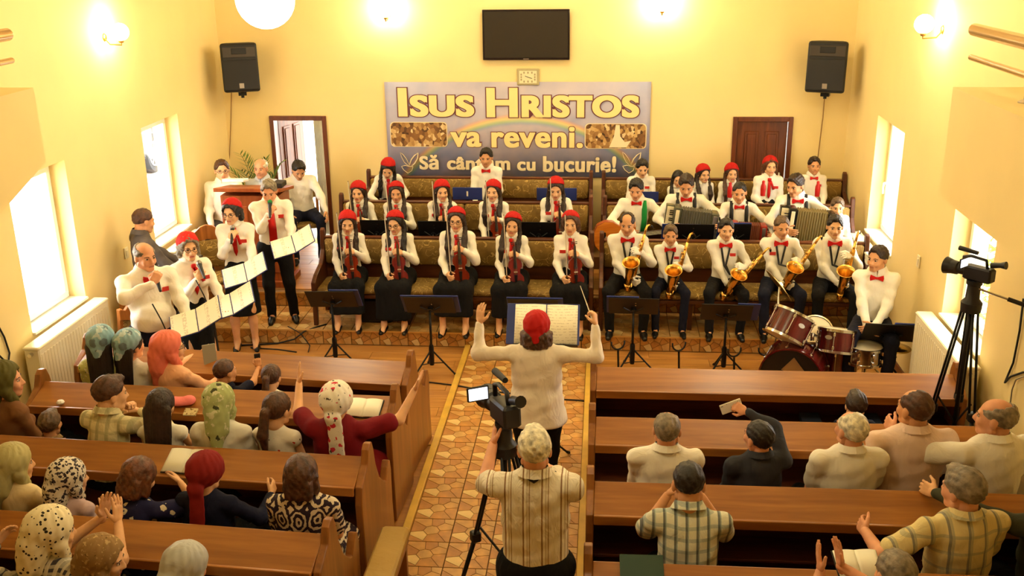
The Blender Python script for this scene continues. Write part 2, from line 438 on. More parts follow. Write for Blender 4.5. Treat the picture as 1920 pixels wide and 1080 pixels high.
stage = sroot('stage_floor', 'stepped stage faced with stone tiles')
g = MB(); g.bx(XL, XR, Y1 + 0.012, YB, -0.1, L1 - 0.012); g.bx(XL, XR, Y2 + 0.012, YB, 0, L2 - 0.012); g.bx(-3.05, XR, Y3 + 0.012, YB, 0, L3 - 0.004)
g.build('stage_core', m_grout, stage)
x = XL
while x < XR - 0.1:
    inst('riser_tile', riser_me, stage, tr(x, Y1 + 0.012, 0.005) @ Matrix.Rotation(PI / 2, 4, 'X'))
    inst('riser_tile', riser_me, stage, tr(x, Y2 + 0.012, L1 + 0.005) @ Matrix.Rotation(PI / 2, 4, 'X'))
    for r in range(2): inst('tread_tile', tread_me, stage, tr(x, Y1 + 0.014 + 0.374 * r, L1 - 0.002))
    x += TS
planks(XL, -3.05, Y2 + 0.02, YB, L2, stage); planks(-3.05, XR, Y2 + 0.02, Y3, L2, stage)
b = MB().bx(XL, XR, Y1 - 0.004, Y1 + 0.012, L1 - 0.012, L1 + 0.004); b.build('step_edge', mat('step_edge_metal', (226, 190, 120), 0.3, 0.6), stage)
b = MB().bx(XL, XR, Y2 - 0.004, Y2 + 0.012, L2 - 0.012, L2 + 0.004); b.build('step_edge', mat('step_edge_metal', (226, 190, 120)), stage)

def holed(axis, c0, c1, a0, a1, z0, z1, holes):
    """Wall slab between c0..c1 across `axis`, from a0 to a1 along the other, with rectangular openings."""
    b = MB()
    def box(p0, p1, q0, q1):
        if p1 - p0 < 1e-4 or q1 - q0 < 1e-4: return
        if axis == 'x': b.bx(c0, c1, p0, p1, q0, q1)
        else: b.bx(p0, p1, c0, c1, q0, q1)
    x = a0
    for (h0, h1, k0, k1) in sorted(holes):
        box(x, h0, z0, z1); box(h0, h1, z0, k0); box(h0, h1, k1, z1); x = h1
    box(x, a1, z0, z1); return b
WL = [(7.95, 8.92, 1.0, 2.36), (10.57, 11.56, 1.0, 2.36)]
WR = [(7.9, 8.89, 1.0, 2.34), (10.62, 11.69, 1.0, 2.33)]
dl0, dl1, dr0, dr1 = at(505, 217, Y=YB), at(611, 217, Y=YB), at(1375, 217, Y=YB), at(1488, 218, Y=YB)
DT = dl0.z
struct(holed('x', XL - 0.32, XL, YR, YB, -0.1, ZC, WL).build('wall_left', m_wall), 'cream plastered side wall with two windows')
struct(holed('x', XR, XR + 0.32, YR, YB, -0.1, ZC, WR).build('wall_right', m_wall), 'cream plastered side wall with two windows and a light switch')
struct(holed('y', YB, YB + 0.22, XL - 0.32, XR + 0.32, -0.1, ZC, [(dl0.x + 0.03, dl1.x - 0.03, L2, DT - 0.03), (dr0.x + 0.03, dr1.x - 0.03, L3, DT - 0.03)]).build('wall_back', m_wall), 'cream plastered wall behind the stage')
struct(MB().bx(XL - 0.32, XR + 0.32, YR - 0.2, YR, -0.1, ZC).build('wall_rear', m_wall))
struct(MB().bx(XL - 0.32, XR + 0.32, YR - 0.2, YB + 0.22, ZC, ZC + 0.15).build('ceiling', m_ceil))
struct(MB().bx(XR - 0.02, XR, 7.6, Y1, 0, 0.07).build('baseboard_right', m_frame))
struct(MB().bx(XL, XL + 0.02, 8.9, Y1, 0, 0.07).build('baseboard_left', m_frame))

# windows: plastic frame, sash, pane, handle, sill board
def window(n, xw, out, w, hy, label):
    y0, y1, z0, z1 = w; r = sroot('window_%d' % n, label); xo = xw + out * 0.16; fw = 0.055
    def ring(b, a0, a1, c0, c1, t, x0, x1):
        b.bx(x0, x1, a0, a1, c0, c0 + t); b.bx(x0, x1, a0, a1, c1 - t, c1); b.bx(x0, x1, a0, a0 + t, c0 + t, c1 - t); b.bx(x0, x1, a1 - t, a1, c0 + t, c1 - t)
    b = MB(); ring(b, y0, y1, z0, z1, fw, min(xo, xo + out * 0.07), max(xo, xo + out * 0.07)); b.build('frame', m_white, r, bevel=0.006)
    b = MB(); q = sorted((xo - out * 0.02, xo + out * 0.05)); ring(b, y0 + fw - 0.015, y1 - fw + 0.015, z0 + fw - 0.015, z1 - fw + 0.015, 0.06, q[0], q[1]); b.build('sash', m_white, r, bevel=0.008)
    b = MB().bx(xo + out * 0.015 - 0.004, xo + out * 0.015 + 0.004, y0 + 0.1, y1 - 0.1, z0 + 0.1, z1 - 0.1); b.build('pane', glass(), r)
    b = MB(); zz = (z0 + z1) / 2 - 0.08; xs = xo - out * 0.02
    b.tube([(xs, hy, zz), (xs - out * 0.035, hy, zz)], 0.014, 8); b.tube([(xs - out * 0.035, hy, zz + 0.005), (xs - out * 0.04, hy, zz - 0.05), (xs - out * 0.035, hy, zz - 0.12)], [0.013, 0.012, 0.01], 8); b.build('handle', m_white, r, True)
    q = sorted((xw - out * 0.0, xo)); b = MB().bx(q[0] - (0.03 if out > 0 else 0), q[1] + (0.03 if out < 0 else 0), y0 - 0.0, y1 + 0.0, z0 - 0.0, z0 + 0.025); b.build('sill', m_white, r, bevel=0.006)
window(1, XL, -1, WL[0], WL[0][0] + 0.12, 'white plastic window above the long radiator, glaring daylight')
window(2, XL, -1, WL[1], WL[1][0] + 0.12, 'white plastic window near the stage with a car wheel outside')
window(3, XR, 1, WR[0], WR[0][1] - 0.12, 'white plastic window behind the camcorder tripod')
window(4, XR, 1, WR[1], WR[1][1] - 0.12, 'white plastic window beside the stage benches with vines outside')

# doors
def door_frame(r, x0, x1, z0, z1):
    b = MB(); b.bx(x0, x0 + 0.055, YB - 0.03, YB + 0.16, z0, z1); b.bx(x1 - 0.055, x1, YB - 0.03, YB + 0.16, z0, z1); b.bx(x0 + 0.055, x1 - 0.055, YB - 0.03, YB + 0.16, z1 - 0.06, z1)
    b.build('door_frame', m_frame, r, bevel=0.006)
def leaf(r, w, h, M):
    e = bpy.data.objects.new('door_leaf', None); COL.objects.link(e); e.parent = r; e.matrix_local = M
    MB().bx(0, w, 0, 0.035, 0, h).build('leaf_board', m_doorw, e, bevel=0.004)
    for (a0, a1) in ((0.1, w / 2 - 0.04), (w / 2 + 0.04, w - 0.1)):
        for (c0, c1) in ((0.12, h * 0.42), (h * 0.5, h - 0.12)):
            b = MB(); b.rbx(a0, a1, -0.014, 0.0, c0, c1, 0.006); b.rbx(a0 + 0.03, a1 - 0.03, -0.022, -0.014, c0 + 0.03, c1 - 0.03, 0.006); b.build('door_panel', m_doorw, e)
    b = MB(); b.bx(w - 0.075, w - 0.045, -0.012, 0.0, h * 0.45, h * 0.45 + 0.18); b.tube([(w - 0.06, -0.012, h * 0.5), (w - 0.06, -0.05, h * 0.5), (w - 0.16, -0.05, h * 0.5)], 0.009, 8); b.build('door_handle', m_steel, e, True)
d1 = sroot('door_1', 'open panelled wooden door beside the palm, daylight beyond'); door_frame(d1, dl0.x, dl1.x, L2, DT)
leaf(d1, dl1.x - dl0.x - 0.12, DT - L2 - 0.07, tr(dl0.x + 0.06, YB + 0.15, L2) @ rotz(math.radians(76)))
d2 = sroot('door_2', 'closed panelled wooden door behind the choir'); door_frame(d2, dr0.x, dr1.x, L3, DT)
leaf(d2, dr1.x - dr0.x - 0.12, DT - L3 - 0.07, tr(dr0.x + 0.06, YB + 0.03, L3))
vest = sroot('wall_porch', 'white porch wall beyond the open door')
MB().bx(-6.6, -4.28, 14.55, 14.65, -0.5, 2.9).build('porch_panel', m_white, vest)
MB().bx(-6.5, -2.5, YB + 0.22, 16.5, L2 - 0.1, L2).build('porch_slab', mat('porch_concrete', (190, 184, 170), 0.8, var=0.06), vest)
MB().bx(-3.42, -3.32, YB + 0.22, 14.25, L2, 2.55).build('added_shade_wall', m_white, vest)  # side wall added to keep daylight off the open door leaf
MB().bx(-6.6, -3.0, YB + 0.22, 14.9, 2.55, 2.65).build('added_shade_roof', m_white, vest)  # unseen roof slab, added so less sky reaches the door leaf
cu = MB(); nn = 40; V = []; Fc = []
for i in range(nn + 1):
    xx = dl1.x - 0.27 + 0.2 * i / nn; yy = YB + 0.34 + 0.025 * math.sin(i * 1.6)
    V += [(xx, yy, L2 + 0.03), (xx, yy, DT)]
    if i: Fc.append((2 * i - 2, 2 * i, 2 * i + 1, 2 * i - 1))
cu.add(V, Fc); o = cu.build('lace_curtain', cloth('lace_cloth', (250, 248, 244)), smooth=True); so = o.modifiers.new('thickness', 'SOLIDIFY'); so.thickness = 0.004
tag(o, 'narrow white lace curtain hanging in the open doorway', 'curtain')

# gallery parapets on both sides, with tubular rails
def parapet(nm, xi, xw, poly, label):
    n = len(poly); x0, x1 = sorted((xi, xw)); b = MB()
    b.prism(poly, x0, x1, M=Matrix(((0, 0, 1, 0), (1, 0, 0, 0), (0, 1, 0, 0), (0, 0, 0, 1)))); struct(b.build(nm, m_wall), label)
parapet('wall_balcony_left', -4.05, XL, [(7.04, 3.28), (7.04, 2.74), (6.3, 2.5), (4.5, 2.45), (YR, 2.45), (YR, 3.28)], 'cream gallery parapet with a sloping underside')
parapet('wall_balcony_right', 2.4, XR, [(7.33, 3.24), (7.33, 2.47), (YR, 2.47), (YR, 3.24)], 'cream gallery parapet with a ledge under steel rails')
def railing(xr, y_end, label, zt, zm, posts, zb):
    r = thing('railing', label, 'railing')
    mr = mat('rail_brass', (214, 178, 132), 0.25, 0.9)
    MB().tube([(xr, y_end, zt), (xr, y_end - 0.03, zt), (xr, 0.2, zt)], [0.03, 0.045, 0.045], 14).build('handrail', mr, r, 'auto')
    MB().tube([(xr, y_end + 0.0, zm), (xr, y_end - 0.03, zm), (xr, 0.2, zm)], [0.008, 0.022, 0.022], 12).build('middle_rail', mr, r, 'auto')
    for yp in posts:
        b = MB(); b.tube([(xr, yp, zb), (xr, yp, zt)], 0.02, 12); b.lathe([(0.05, 0), (0.05, 0.008), (0.03, 0.02)], 14, M=tr(xr, yp, zb)); b.build('post', m_steel, r, 'auto')
q = at(1825, 55, X=2.62); q2 = at(1835, 112, X=2.62); p3 = at(1910, 190, Z=3.25)
railing(2.62, q.y, 'brass tube railing with two rails on the gallery ledge near the tall tripod', q.z, q2.z, [p3.y, p3.y - 1.6, p3.y - 3.2], 3.24)
q = at(18, 64, X=-4.25); q2 = at(14, 115, X=-4.25)
railing(-4.25, q.y, 'brass tube railing on the gallery parapet above the long radiator', q.z, q2.z, [q.y - 0.8, q.y - 2.4], 3.28)

# outside: ground, a parked car at the side, vines at the other side
struct(MB().bx(-40, 40, -30, 60, -0.7, -0.6).build('ground', mat('yard_gravel', (226, 222, 212), 0.9, var=0.06, vs=3)), 'pale yard outside the windows')
wc = at(287, 285, X=-7.2)
struct(MB().bx(-12, -6.2, 9.5, 22, -0.6, wc.z - 0.33).build('ground_driveway', mat('yard_concrete', (228, 224, 216), 0.9, var=0.05, vs=3)), 'raised concrete drive beside the building')
car = thing('car', 'silver parked car outside the window near the stage', 'car')
b = MB(); gz = wc.z - 0.33; prof = [(-0.8, 0.3), (-0.45, 0.3), (-0.4, 0.55), (-0.25, 0.7), (0.25, 0.7), (0.4, 0.55), (0.45, 0.3), (2.1, 0.3), (2.15, 0.55), (2.3, 0.7), (2.8, 0.7), (2.95, 0.55), (3.0, 0.3), (3.5, 0.35), (3.55, 0.85), (3.3, 0.95), (2.7, 1.0), (2.2, 1.42), (0.9, 1.45), (0.2, 0.98), (-0.7, 0.85)]
MT = Matrix(((0, 0, 1, -9.1), (1, 0, 0, wc.y), (0, 1, 0, gz), (0, 0, 0, 1)))
b.prism(prof, 0.1, 1.86, M=MT); b.build('body', mat('car_paint', (176, 182, 190), 0.25, 0.6), car, 'auto', bevel=0.02)
b = MB(); b.prism([(0.4, 1.0), (2.6, 1.0), (2.15, 1.38), (0.95, 1.4)], 0.09, 1.87, M=MT); b.build('side_window', mat('car_glass', (40, 46, 52), 0.1), car)
for yy in (0, 2.55):
    for xx in (-9.0, -7.26):
        Mw = tr(xx, wc.y + yy, gz + 0.31) @ Matrix.Rotation(PI / 2, 4, 'Y')
        t = MB().lathe([(0.2, -0.08), (0.29, -0.1), (0.315, -0.07), (0.315, 0.07), (0.29, 0.1), (0.2, 0.08)], 28, M=Mw).build('tyre', mat('tyre_rubber', (38, 38, 40), 0.8), car, 'auto')
        b = MB(); b.lathe([(0.2, 0.07), (0.2, 0.09), (0.18, 0.09), (0.18, 0.05)], 28, M=Mw, cap=False); b.lathe([(0.0, 0.04), (0.19, 0.04)], 24, M=Mw)
        for i in range(10):
            b.bx(0.03, 0.185, -0.012, 0.012, 0.05, 0.085, M=Mw @ rotz(i * 2 * PI / 10))
        b.lathe([(0.04, 0.05), (0.04, 0.09), (0.0, 0.095)], 14, M=Mw); b.build('wheel_rim', mat('rim_alloy', (214, 216, 220), 0.35, 0.5), t)
def vine(nm, label, y0, y1, xx, seed, n=700):
    rs = random.Random(seed); b = MB()
    for i in range(n):
        yy = rs.uniform(y0, y1); zz = rs.uniform(0.2, 2.9); x = xx + rs.uniform(-0.15, 0.15) + 0.3 * (yy - y0) / max(0.1, y1 - y0) * 0
        M = tr(x, yy, zz) @ Euler((rs.uniform(-1, 1), rs.uniform(-1, 1), rs.uniform(0, 6.3))).to_matrix().to_4x4()
        s = rs.uniform(0.03, 0.06); b.add([(0, -s, 0), (s * 0.6, 0, 0.008), (0, s, 0), (-s * 0.6, 0, 0.008)], [(0, 1, 2, 3)], 0, M)
    o = b.build(nm, mat('vine_leaf', (150, 176, 70), 0.6, var=0.2), None); o['kind'] = 'stuff'; o['label'] = label; o['category'] = 'vine'
vine('vine_leaves', 'sunlit green vine outside the window behind the tripod camcorder', 7.2, 7.95, 3.75, 3); vine('vine_leaves', 'sunlit green vine outside the window beside the stage benches', 10.0, 10.5, 3.95, 4)

# radiators
def radiator(y0, y1, xw, out, z0, z1, label):
    """out = +1: mounted on the left wall"""
    r = thing('radiator', label, 'radiator'); xa, xb = sorted((xw + out * 0.05, xw + out * 0.19))
    MB().rbx(xa, xb, y0, y1, z0 + 0.02, z1 - 0.01, 0.012).build('panel', m_rad, r)
    MB().rbx(xa - 0.006, xb + 0.006, y0 - 0.006, y1 + 0.006, z1 - 0.02, z1 + 0.012, 0.009).build('top_grille', m_rad, r)
    n = int((y1 - y0) / 0.05); xf_ = xb if out > 0 else xa
    for i in range(n):
        yy = y0 + 0.04 + i * 0.05
        if yy < y1 - 0.04: MB().rbx(xf_ - 0.004, xf_ + 0.004, yy - 0.016, yy + 0.016, z0 + 0.06, z1 - 0.06, 0.003).build('rib', m_rad, r)
    MB().tube([(xw + out * 0.12, y0 - 0.04, z1 - 0.05), (xw + out * 0.12, y0 + 0.01, z1 - 0.05)], 0.018, 10).build('vent_cap', m_chrome, r, 'auto')
radiator(7.69, 8.98, XL, 1, 0.33, 0.98, 'long cream panel radiator under the window above the blue-scarved girls')
radiator(7.72, 9.0, XR, -1, 0.33, 0.98, 'cream panel radiator behind the tall tripod')
radiator(10.6, 11.55, XL, 1, 0.5, 0.95, 'cream panel radiator beside the man in the dark shirt')
radiator(10.85, 11.75, XR, -1, 0.55, 0.96, 'cream panel radiator at the end of the stage benches')

# lamps
m_brass = mat('brass', (196, 150, 80), 0.3, 0.9)
def sconce(wall, ctr, label, rad=0.085):
    """ctr: centre of the globe; wall: direction from the globe to the wall (unit), 0.17 m away"""
    r = thing('wall_lamp', label, 'lamp', group='globe wall lamps'); wv = Vector(wall); wp = Vector(ctr) + wv * 0.17
    MB().ell(ctr, rad, 24).build('globe', emit('lamp_globe', LAMP, SCONCE), r, True)
    b = MB(); b.tube([wp + Vector((0, 0, -0.05)), wp - wv * 0.015 + Vector((0, 0, -0.05))], [0.045, 0.03], 16); b.build('wall_plate', m_brass, r, True)
    b = MB(); b.tube([wp + Vector((0, 0, -0.06)), wp - wv * 0.05 + Vector((0, 0, -0.12)), Vector(ctr) + Vector((0, 0, -0.125)), Vector(ctr) + Vector((0, 0, -rad + 0.005))], 0.008, 8); b.tube([Vector(ctr) + Vector((0, 0, -rad - 0.02)), Vector(ctr) + Vector((0, 0, -rad + 0.01))], [0.02, 0.035], 12); b.build('arm', m_brass, r, True)
sconce((-1, 0, 0), at(225, 60, X=XL + 0.17), 'lit globe wall lamp above the windows near the big hanging globe')
sconce((0, 1, 0), at(722, 20, Y=YB - 0.17), 'lit globe wall lamp high between the open door and the television')
sconce((0, 1, 0), at(1242, 8, Y=YB - 0.17), 'lit globe wall lamp high between the television and the closed door')
sconce((1, 0, 0), at(1733, 45, X=XR - 0.17), 'lit globe wall lamp above the windows opposite the big hanging globe')
for k, (yy, s) in enumerate(((5.2, -1), (5.2, 1))):
    sconce((s, 0, 0), Vector((XL + 0.17 if s < 0 else XR - 0.17, yy, 3.95)), 'lit globe wall lamp above the gallery parapet ' + ('near the long radiator' if s < 0 else 'near the tall tripod'))
def pendant(p, rad, label):
    r = thing('pendant_lamp', label, 'lamp', group='hanging globe lamps')
    MB().ell(p, rad, 32).build('globe', emit('pendant_globe', LAMP, PENDANT), r, True)
    p = Vector(p); b = MB(); b.lathe([(0.06, 0), (0.06, 0.03), (0.02, 0.06)], 16, M=tr(p.x, p.y, p.z + rad - 0.01)); b.tube([(p.x, p.y, p.z + rad + 0.04), (p.x, p.y, ZC)], 0.008, 8); b.build('stem', m_brass, r, True)
pendant(at(497, -2, Y=9.0), 0.255, 'large glowing white globe lamp hanging over the singers')
pendant((1.5, 9.0, 4.45), 0.255, 'added globe lamp out of view high over the drum kit')  # extra globe added above the view to light the room
pendant((-0.8, 11.4, 4.55), 0.255, 'added globe lamp out of view high over the stage benches')  # another added globe, out of view, lighting the stage
pendant((-0.8, 4.6, 4.55), 0.255, 'added globe lamp out of view over the aisle between the pews')  # added unseen globe for light on the pews
# ================================================================ pews
PZ = 0.95
def pew(xa, ya, xb, yb, label, fd=1.0):
    """A pew whose people face +Y: (xa, ya)-(xb, yb) is the top edge of its back; the book desk slopes down behind it."""
    L = math.hypot(xb - xa, yb - ya); r = thing('pew', label, 'pew', tr(xa, ya, 0) @ rotz(math.atan2(yb - ya, xb - xa)), 'wooden pews')
    prof = [(-0.25, 0), (-0.27, 0.72), (-0.25, 0.84), (-0.1, 0.93), (-0.06, 1.02), (-0.02, 1.05), (0.03, 1.04), (0.06, 0.97), (0.09, 0.84), (0.16, 0.7), (0.27, 0.6), (0.31, 0.585), (0.36, 0.66), (0.4, 0.7), (0.44, 0.68), (0.46, 0.6), (0.45, 0.35), (0.48, 0.0)]
    prof = [(y * fd if y > 0.1 else y, z) for y, z in prof]
    MP = Matrix(((0, 0, 1, 0), (1, 0, 0, 0), (0, 1, 0, 0), (0, 0, 0, 1)))
    for x in (0, L - 0.05): MB().prism(prof, x, x + 0.05, M=MP).build('end_panel', m_pewend, r, bevel=0.008)
    i0, i1 = 0.05, L - 0.05
    def slab(nm, p, t, m, bev=0.006):
        (y0, z0), (y1, z1) = p; d = Vector((0, y1 - y0, z1 - z0)); n = Vector((0, -d.z, d.y)).normalized() * t
        b = MB(); q = [(y0, z0), (y1, z1), (y1 + n.y, z1 + n.z), (y0 + n.y, z0 + n.z)]
        b.prism(q, i0, i1, M=MP); return b.build(nm, m, r, bevel=bev)
    slab('desk', ((-0.265, 0.825), (-0.005, PZ - 0.022)), 0.022, m_pew)
    MB().bx(i0, i1, -0.285, -0.262, 0.79, 0.855).build('desk_lip', m_pew, r, bevel=0.006)
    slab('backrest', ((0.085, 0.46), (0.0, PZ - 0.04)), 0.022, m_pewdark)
    MB().bx(i0, i1, 0.05, 0.46 * fd, 0.415, 0.445).build('seat', m_pew, r, bevel=0.008)
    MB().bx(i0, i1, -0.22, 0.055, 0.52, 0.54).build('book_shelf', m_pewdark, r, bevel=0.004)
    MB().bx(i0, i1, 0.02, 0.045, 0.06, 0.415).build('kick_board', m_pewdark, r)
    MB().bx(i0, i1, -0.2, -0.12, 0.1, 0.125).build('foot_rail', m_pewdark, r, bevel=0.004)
    return r
PR = [7.68, 6.765, 5.83, 4.94, 3.8]
for i, y in enumerate(PR):
    pew(A1 + 0.065, y, 2.84, y + 0.01, 'brown wooden pew with sloping book desk, ' + ('nearest the drum kit', 'second from the drum kit', 'third from the drum kit', 'fourth from the drum kit', 'fifth from the drum kit')[i])
PL = [(-4.45, 7.93, -1.52, 7.69), (-4.45, 7.137, -1.52, 7.02), (-4.6, 6.236, -1.52, 6.058), (-4.6, 5.3, -1.54, 5.107), (-4.6, 4.38, -1.54, 4.2)]
for i, q in enumerate(PL):
    pew(*q, 'brown pew with sloping desk on the radiator side, ' + ('in front of the standing singers', 'second behind the singers', 'third behind the singers', 'fourth behind the singers', 'fifth behind the singers')[i], 0.74 if i == 1 else 1.0)
# padded bench at the aisle
q0, q1 = at(716, 984, Z=0.46), at(768, 986, Z=0.46)
bn = thing('padded_bench', 'tan padded bench standing along the tiled aisle', 'bench')
xa_, xb_ = A0 - 0.075 - 0.28 + 0.2, A0 + 0.18
bm = MB().rbx(q0.x, q1.x, 3.7, q0.y, 0.39, 0.46, 0.015).build('cushion', cloth('bench_vinyl', (184, 150, 84), 0.5, 0.15), bn)
MB().bx(q0.x + 0.01, q1.x - 0.01, 3.72, q0.y - 0.01, 0.34, 0.39).build('rail', m_pewend, bn)
for yy in (3.75, q0.y - 0.06): MB().bx(q0.x + 0.02, q1.x - 0.02, yy, yy + 0.04, 0, 0.34).build('leg', m_pewend, bn)

# ================================================================ stage benches
t = NT('swirl_upholstery'); n = t.noise(7.0, 1, None, None, 1.6); ln = t.math('LESS_THAN', t.math('ABSOLUTE', t.math('SUBTRACT', n, 0.5)), 0.012)
col = t.mix(ln, t.ramp(t.noise(14.0), [(0.3, (126, 98, 46)), (0.7, (152, 120, 60))]), (206, 172, 96)); t.bump(t.noise(40.0), 0.15, 0.01)
m_uph = t.fin(col, 0.7, 0, 0.3)
m_bw = wood('bench_wood', (112, 58, 26), (72, 34, 14), 0, 0.35, 6)
m_bwv = wood('bench_post_wood', (104, 52, 24), (66, 30, 12), 2, 0.35, 6)
def bench(x0, x1, yb, zf, label, bt=0.87):
    r = thing('upholstered_bench', label, 'bench', tr(x0, yb, zf), 'upholstered choir benches'); L = x1 - x0
    n = max(2, round(L / 1.3)); s = (L - 0.1) / n
    for i in range(n):
        MB().rbx(0.05 + i * s, 0.05 + (i + 1) * s - 0.006, -0.55, -0.09, 0.36, 0.43, 0.02).build('seat_cushion', m_uph, r, True)
        MB().rbx(0.05 + i * s, 0.05 + (i + 1) * s - 0.006, -0.1, -0.03, 0.575, bt, 0.02).build('back_cushion', m_uph, r, True)
    MB().bx(0.05, L - 0.05, -0.55, -0.05, 0.32, 0.36).build('seat_rail', m_bw, r, bevel=0.005)
    MB().bx(0.05, L - 0.05, -0.04, -0.015, 0.36, bt - 0.01).build('back_board', m_bw, r)
    MB().bx(0.05, L - 0.05, -0.075, -0.005, bt, bt + 0.025).build('top_rail', m_bw, r, bevel=0.006)
    for x in (0, L - 0.05):
        b = MB(); pf = [(-0.58, 0), (-0.53, 0), (-0.5, 0.3), (-0.1, 0.3), (-0.08, 0), (0.0, 0), (0.0, bt + 0.08), (-0.03, bt + 0.12), (-0.07, bt + 0.1), (-0.1, bt - 0.12), (-0.22, 0.62), (-0.45, 0.56), (-0.57, 0.5)]
        b.prism(pf, x, x + 0.05, M=Matrix(((0, 0, 1, 0), (1, 0, 0, 0), (0, 1, 0, 0), (0, 0, 0, 1)))); b.build('end_panel', m_bwv, r, bevel=0.01)
    for x in (L * 0.33, L * 0.66): MB().bx(x, x + 0.05, -0.5, -0.1, 0, 0.32).build('leg', m_bwv, r)
YB1, YB2, YB3 = 11.02, 11.88, 12.86
def bx_(px, py, Y): return at(px, py, Y=Y).x
bench(bx_(606, 480, YB1), bx_(1114, 460, YB1), YB1, L1, 'olive swirl-patterned bench under the front row of violinists')
bench(bx_(1124, 460, YB1), bx_(1627, 460, YB1), YB1, L1, 'olive swirl-patterned bench under the saxophone players')
bench(bx_(640, 400, YB2), bx_(1112, 390, YB2), YB2, L2, 'olive swirl-patterned bench under the second row of violinists', 0.9)
bench(bx_(1130, 390, YB2), bx_(1600, 390, YB2), YB2, L2, 'olive swirl-patterned bench under the guitarist and accordionists', 0.9)
bench(bx_(690, 340, YB3), bx_(1112, 340, YB3), YB3, L3, 'olive swirl-patterned bench below the banner', 0.82)
bench(bx_(1128, 340, YB3), bx_(1585, 340, YB3), YB3, L3, 'olive swirl-patterned bench in front of the closed door', 0.82)

# ================================================================ things on the back wall
a, c = at(904, 18, Y=YB - 0.06), at(1068, 112, Y=YB - 0.06)
tv = thing('television', 'black flat television mounted high above the banner', 'television', tr((a.x + c.x) / 2, YB - 0.085, (a.z + c.z) / 2)); W, Hh = (c.x - a.x) / 2, (a.z - c.z) / 2
MB().rbx(-W, W, -0.0, 0.035, -Hh, Hh, 0.006).build('casing', mat('tv_casing', (30, 18, 20), 0.25), tv)
MB().bx(-W + 0.022, W - 0.022, -0.003, 0.0, -Hh + 0.03, Hh - 0.022).build('screen', mat('tv_screen', (50, 46, 42), 0.12, spec=0.6), tv)
MB().bx(-0.035, 0.035, -0.004, 0, -Hh + 0.009, -Hh + 0.019).build('logo', m_steel, tv); MB().bx(-0.2, 0.2, 0.035, 0.06, -0.15, 0.15).build('wall_bracket', m_blackm, tv)

a, c = at(969, 129, Y=YB - 0.04), at(1011, 160, Y=YB - 0.04)
ck = thing('wall_clock', 'small square grey wall clock above the banner', 'clock', tr((a.x + c.x) / 2, YB - 0.04, (a.z + c.z) / 2)); W, Hh = (c.x - a.x) / 2, (a.z - c.z) / 2
MB().rbx(-W, W, -0.0, 0.04, -Hh, Hh, 0.008).build('case', mat('clock_case', (186, 172, 128), 0.5), ck)
MB().bx(-W + 0.03, W - 0.03, -0.004, 0, -Hh + 0.025, Hh - 0.025).build('dial', mat('clock_dial', (236, 226, 190), 0.5), ck)
mk = mat('clock_mark', (176, 160, 120), 0.6)
for i in range(12):
    an = i * PI / 6; sx, sz = math.sin(an), math.cos(an); k = 1 / max(abs(sx), abs(sz)); X, Z = sx * k * (W - 0.055), sz * k * (Hh - 0.048)
    MB().bx(X - 0.009, X + 0.009, -0.007, -0.004, Z - 0.012, Z + 0.012).build('hour_mark', mk, ck)
for an, l in ((-1.2, 0.04), (1.9, 0.055)): MB().bx(-0.003, 0.003, -0.011, -0.008, -0.01, l, M=Matrix.Rotation(an, 4, 'Y')).build('hand', m_blackm, ck)

# banner
BY = YB - 0.02
a, c = at(720, 154, Y=BY), at(1215, 334, Y=BY); bc = at(969, 244, Y=BY); BPX = (c.x - a.x) / 495.0
ban = thing('banner', 'wide blue-grey banner with large cream lettering and a rainbow', 'banner', tr(bc.x, BY, bc.z))
t = NT('banner_print'); x, y, z = t.xyz()
rr = t.math('SQRT', t.math('ADD', t.math('POWER', t.math('SUBTRACT', x, 11 * BPX), 2), t.math('POWER', t.math('SUBTRACT', z, -264 * BPX), 2)))
u = t.math('DIVIDE', t.math('SUBTRACT', rr, 272 * BPX), 24 * BPX)
sky = t.ramp(t.math('ADD', t.math('MULTIPLY_ADD', z, 0.28, 0.5), t.math('MULTIPLY', t.math('SUBTRACT', t.noise(2.2, 3), 0.5), 1.1)), [(0.15, (150, 160, 200)), (0.5, (202, 188, 196)), (0.85, (174, 168, 190))])
sky = t.mix(t.math('MULTIPLY', t.math('GREATER_THAN', x, 0.9), 0.0), sky, (110, 120, 150))
edge = t.math('SMOOTH_MIN', t.math('MULTIPLY', t.math('ABSOLUTE', x), 0.35), 1.0, 0.2)
sky = t.mix(t.math('MULTIPLY', edge, 0.6), sky, (132, 152, 206))
rb = t.ramp(u, [(0.0, (150, 150, 190)), (0.2, (130, 170, 190)), (0.4, (180, 200, 130)), (0.6, (240, 214, 120)), (0.8, (246, 178, 110)), (1.0, (214, 140, 130))])
inb = t.math('MULTIPLY', t.math('MULTIPLY', t.math('SUBTRACT', 1.0, t.math('ABSOLUTE', t.math('MULTIPLY_ADD', u, 2.0, -1.0))), 1.6), 1.0)
cl = t.add('Clamp'); t.link(inb, cl.inputs[0])
mb_ = t.fin(t.mix(t.math('MULTIPLY', cl.outputs[0], 0.75), sky, rb), 0.5, 0, 0.3)
W, Hh = (c.x - a.x) / 2, (a.z - c.z) / 2
b = MB(); nx = 60; V = []; Fc = []
for i in range(nx + 1):
    xx = -W + 2 * W * i / nx; dy = 0.004 * math.sin(i * 0.55) + 0.003 * math.sin(i * 1.7)
    V += [(xx, dy - 0.004, -Hh), (xx, dy * 0.6 - 0.004, Hh)]
    if i: Fc.append((2 * i - 2, 2 * i, 2 * i + 1, 2 * i - 1))
b.add(V, Fc); o = b.build('sheet', mb_, ban, True); so = o.modifiers.new('thickness', 'SOLIDIFY'); so.thickness = 0.002; so.offset = 1
m_cream = mat('banner_cream', (255, 232, 160), 0.5); m_maroon = mat('banner_maroon', (120, 62, 72), 0.6); m_ivory = mat('banner_ivory', (250, 232, 190), 0.5)
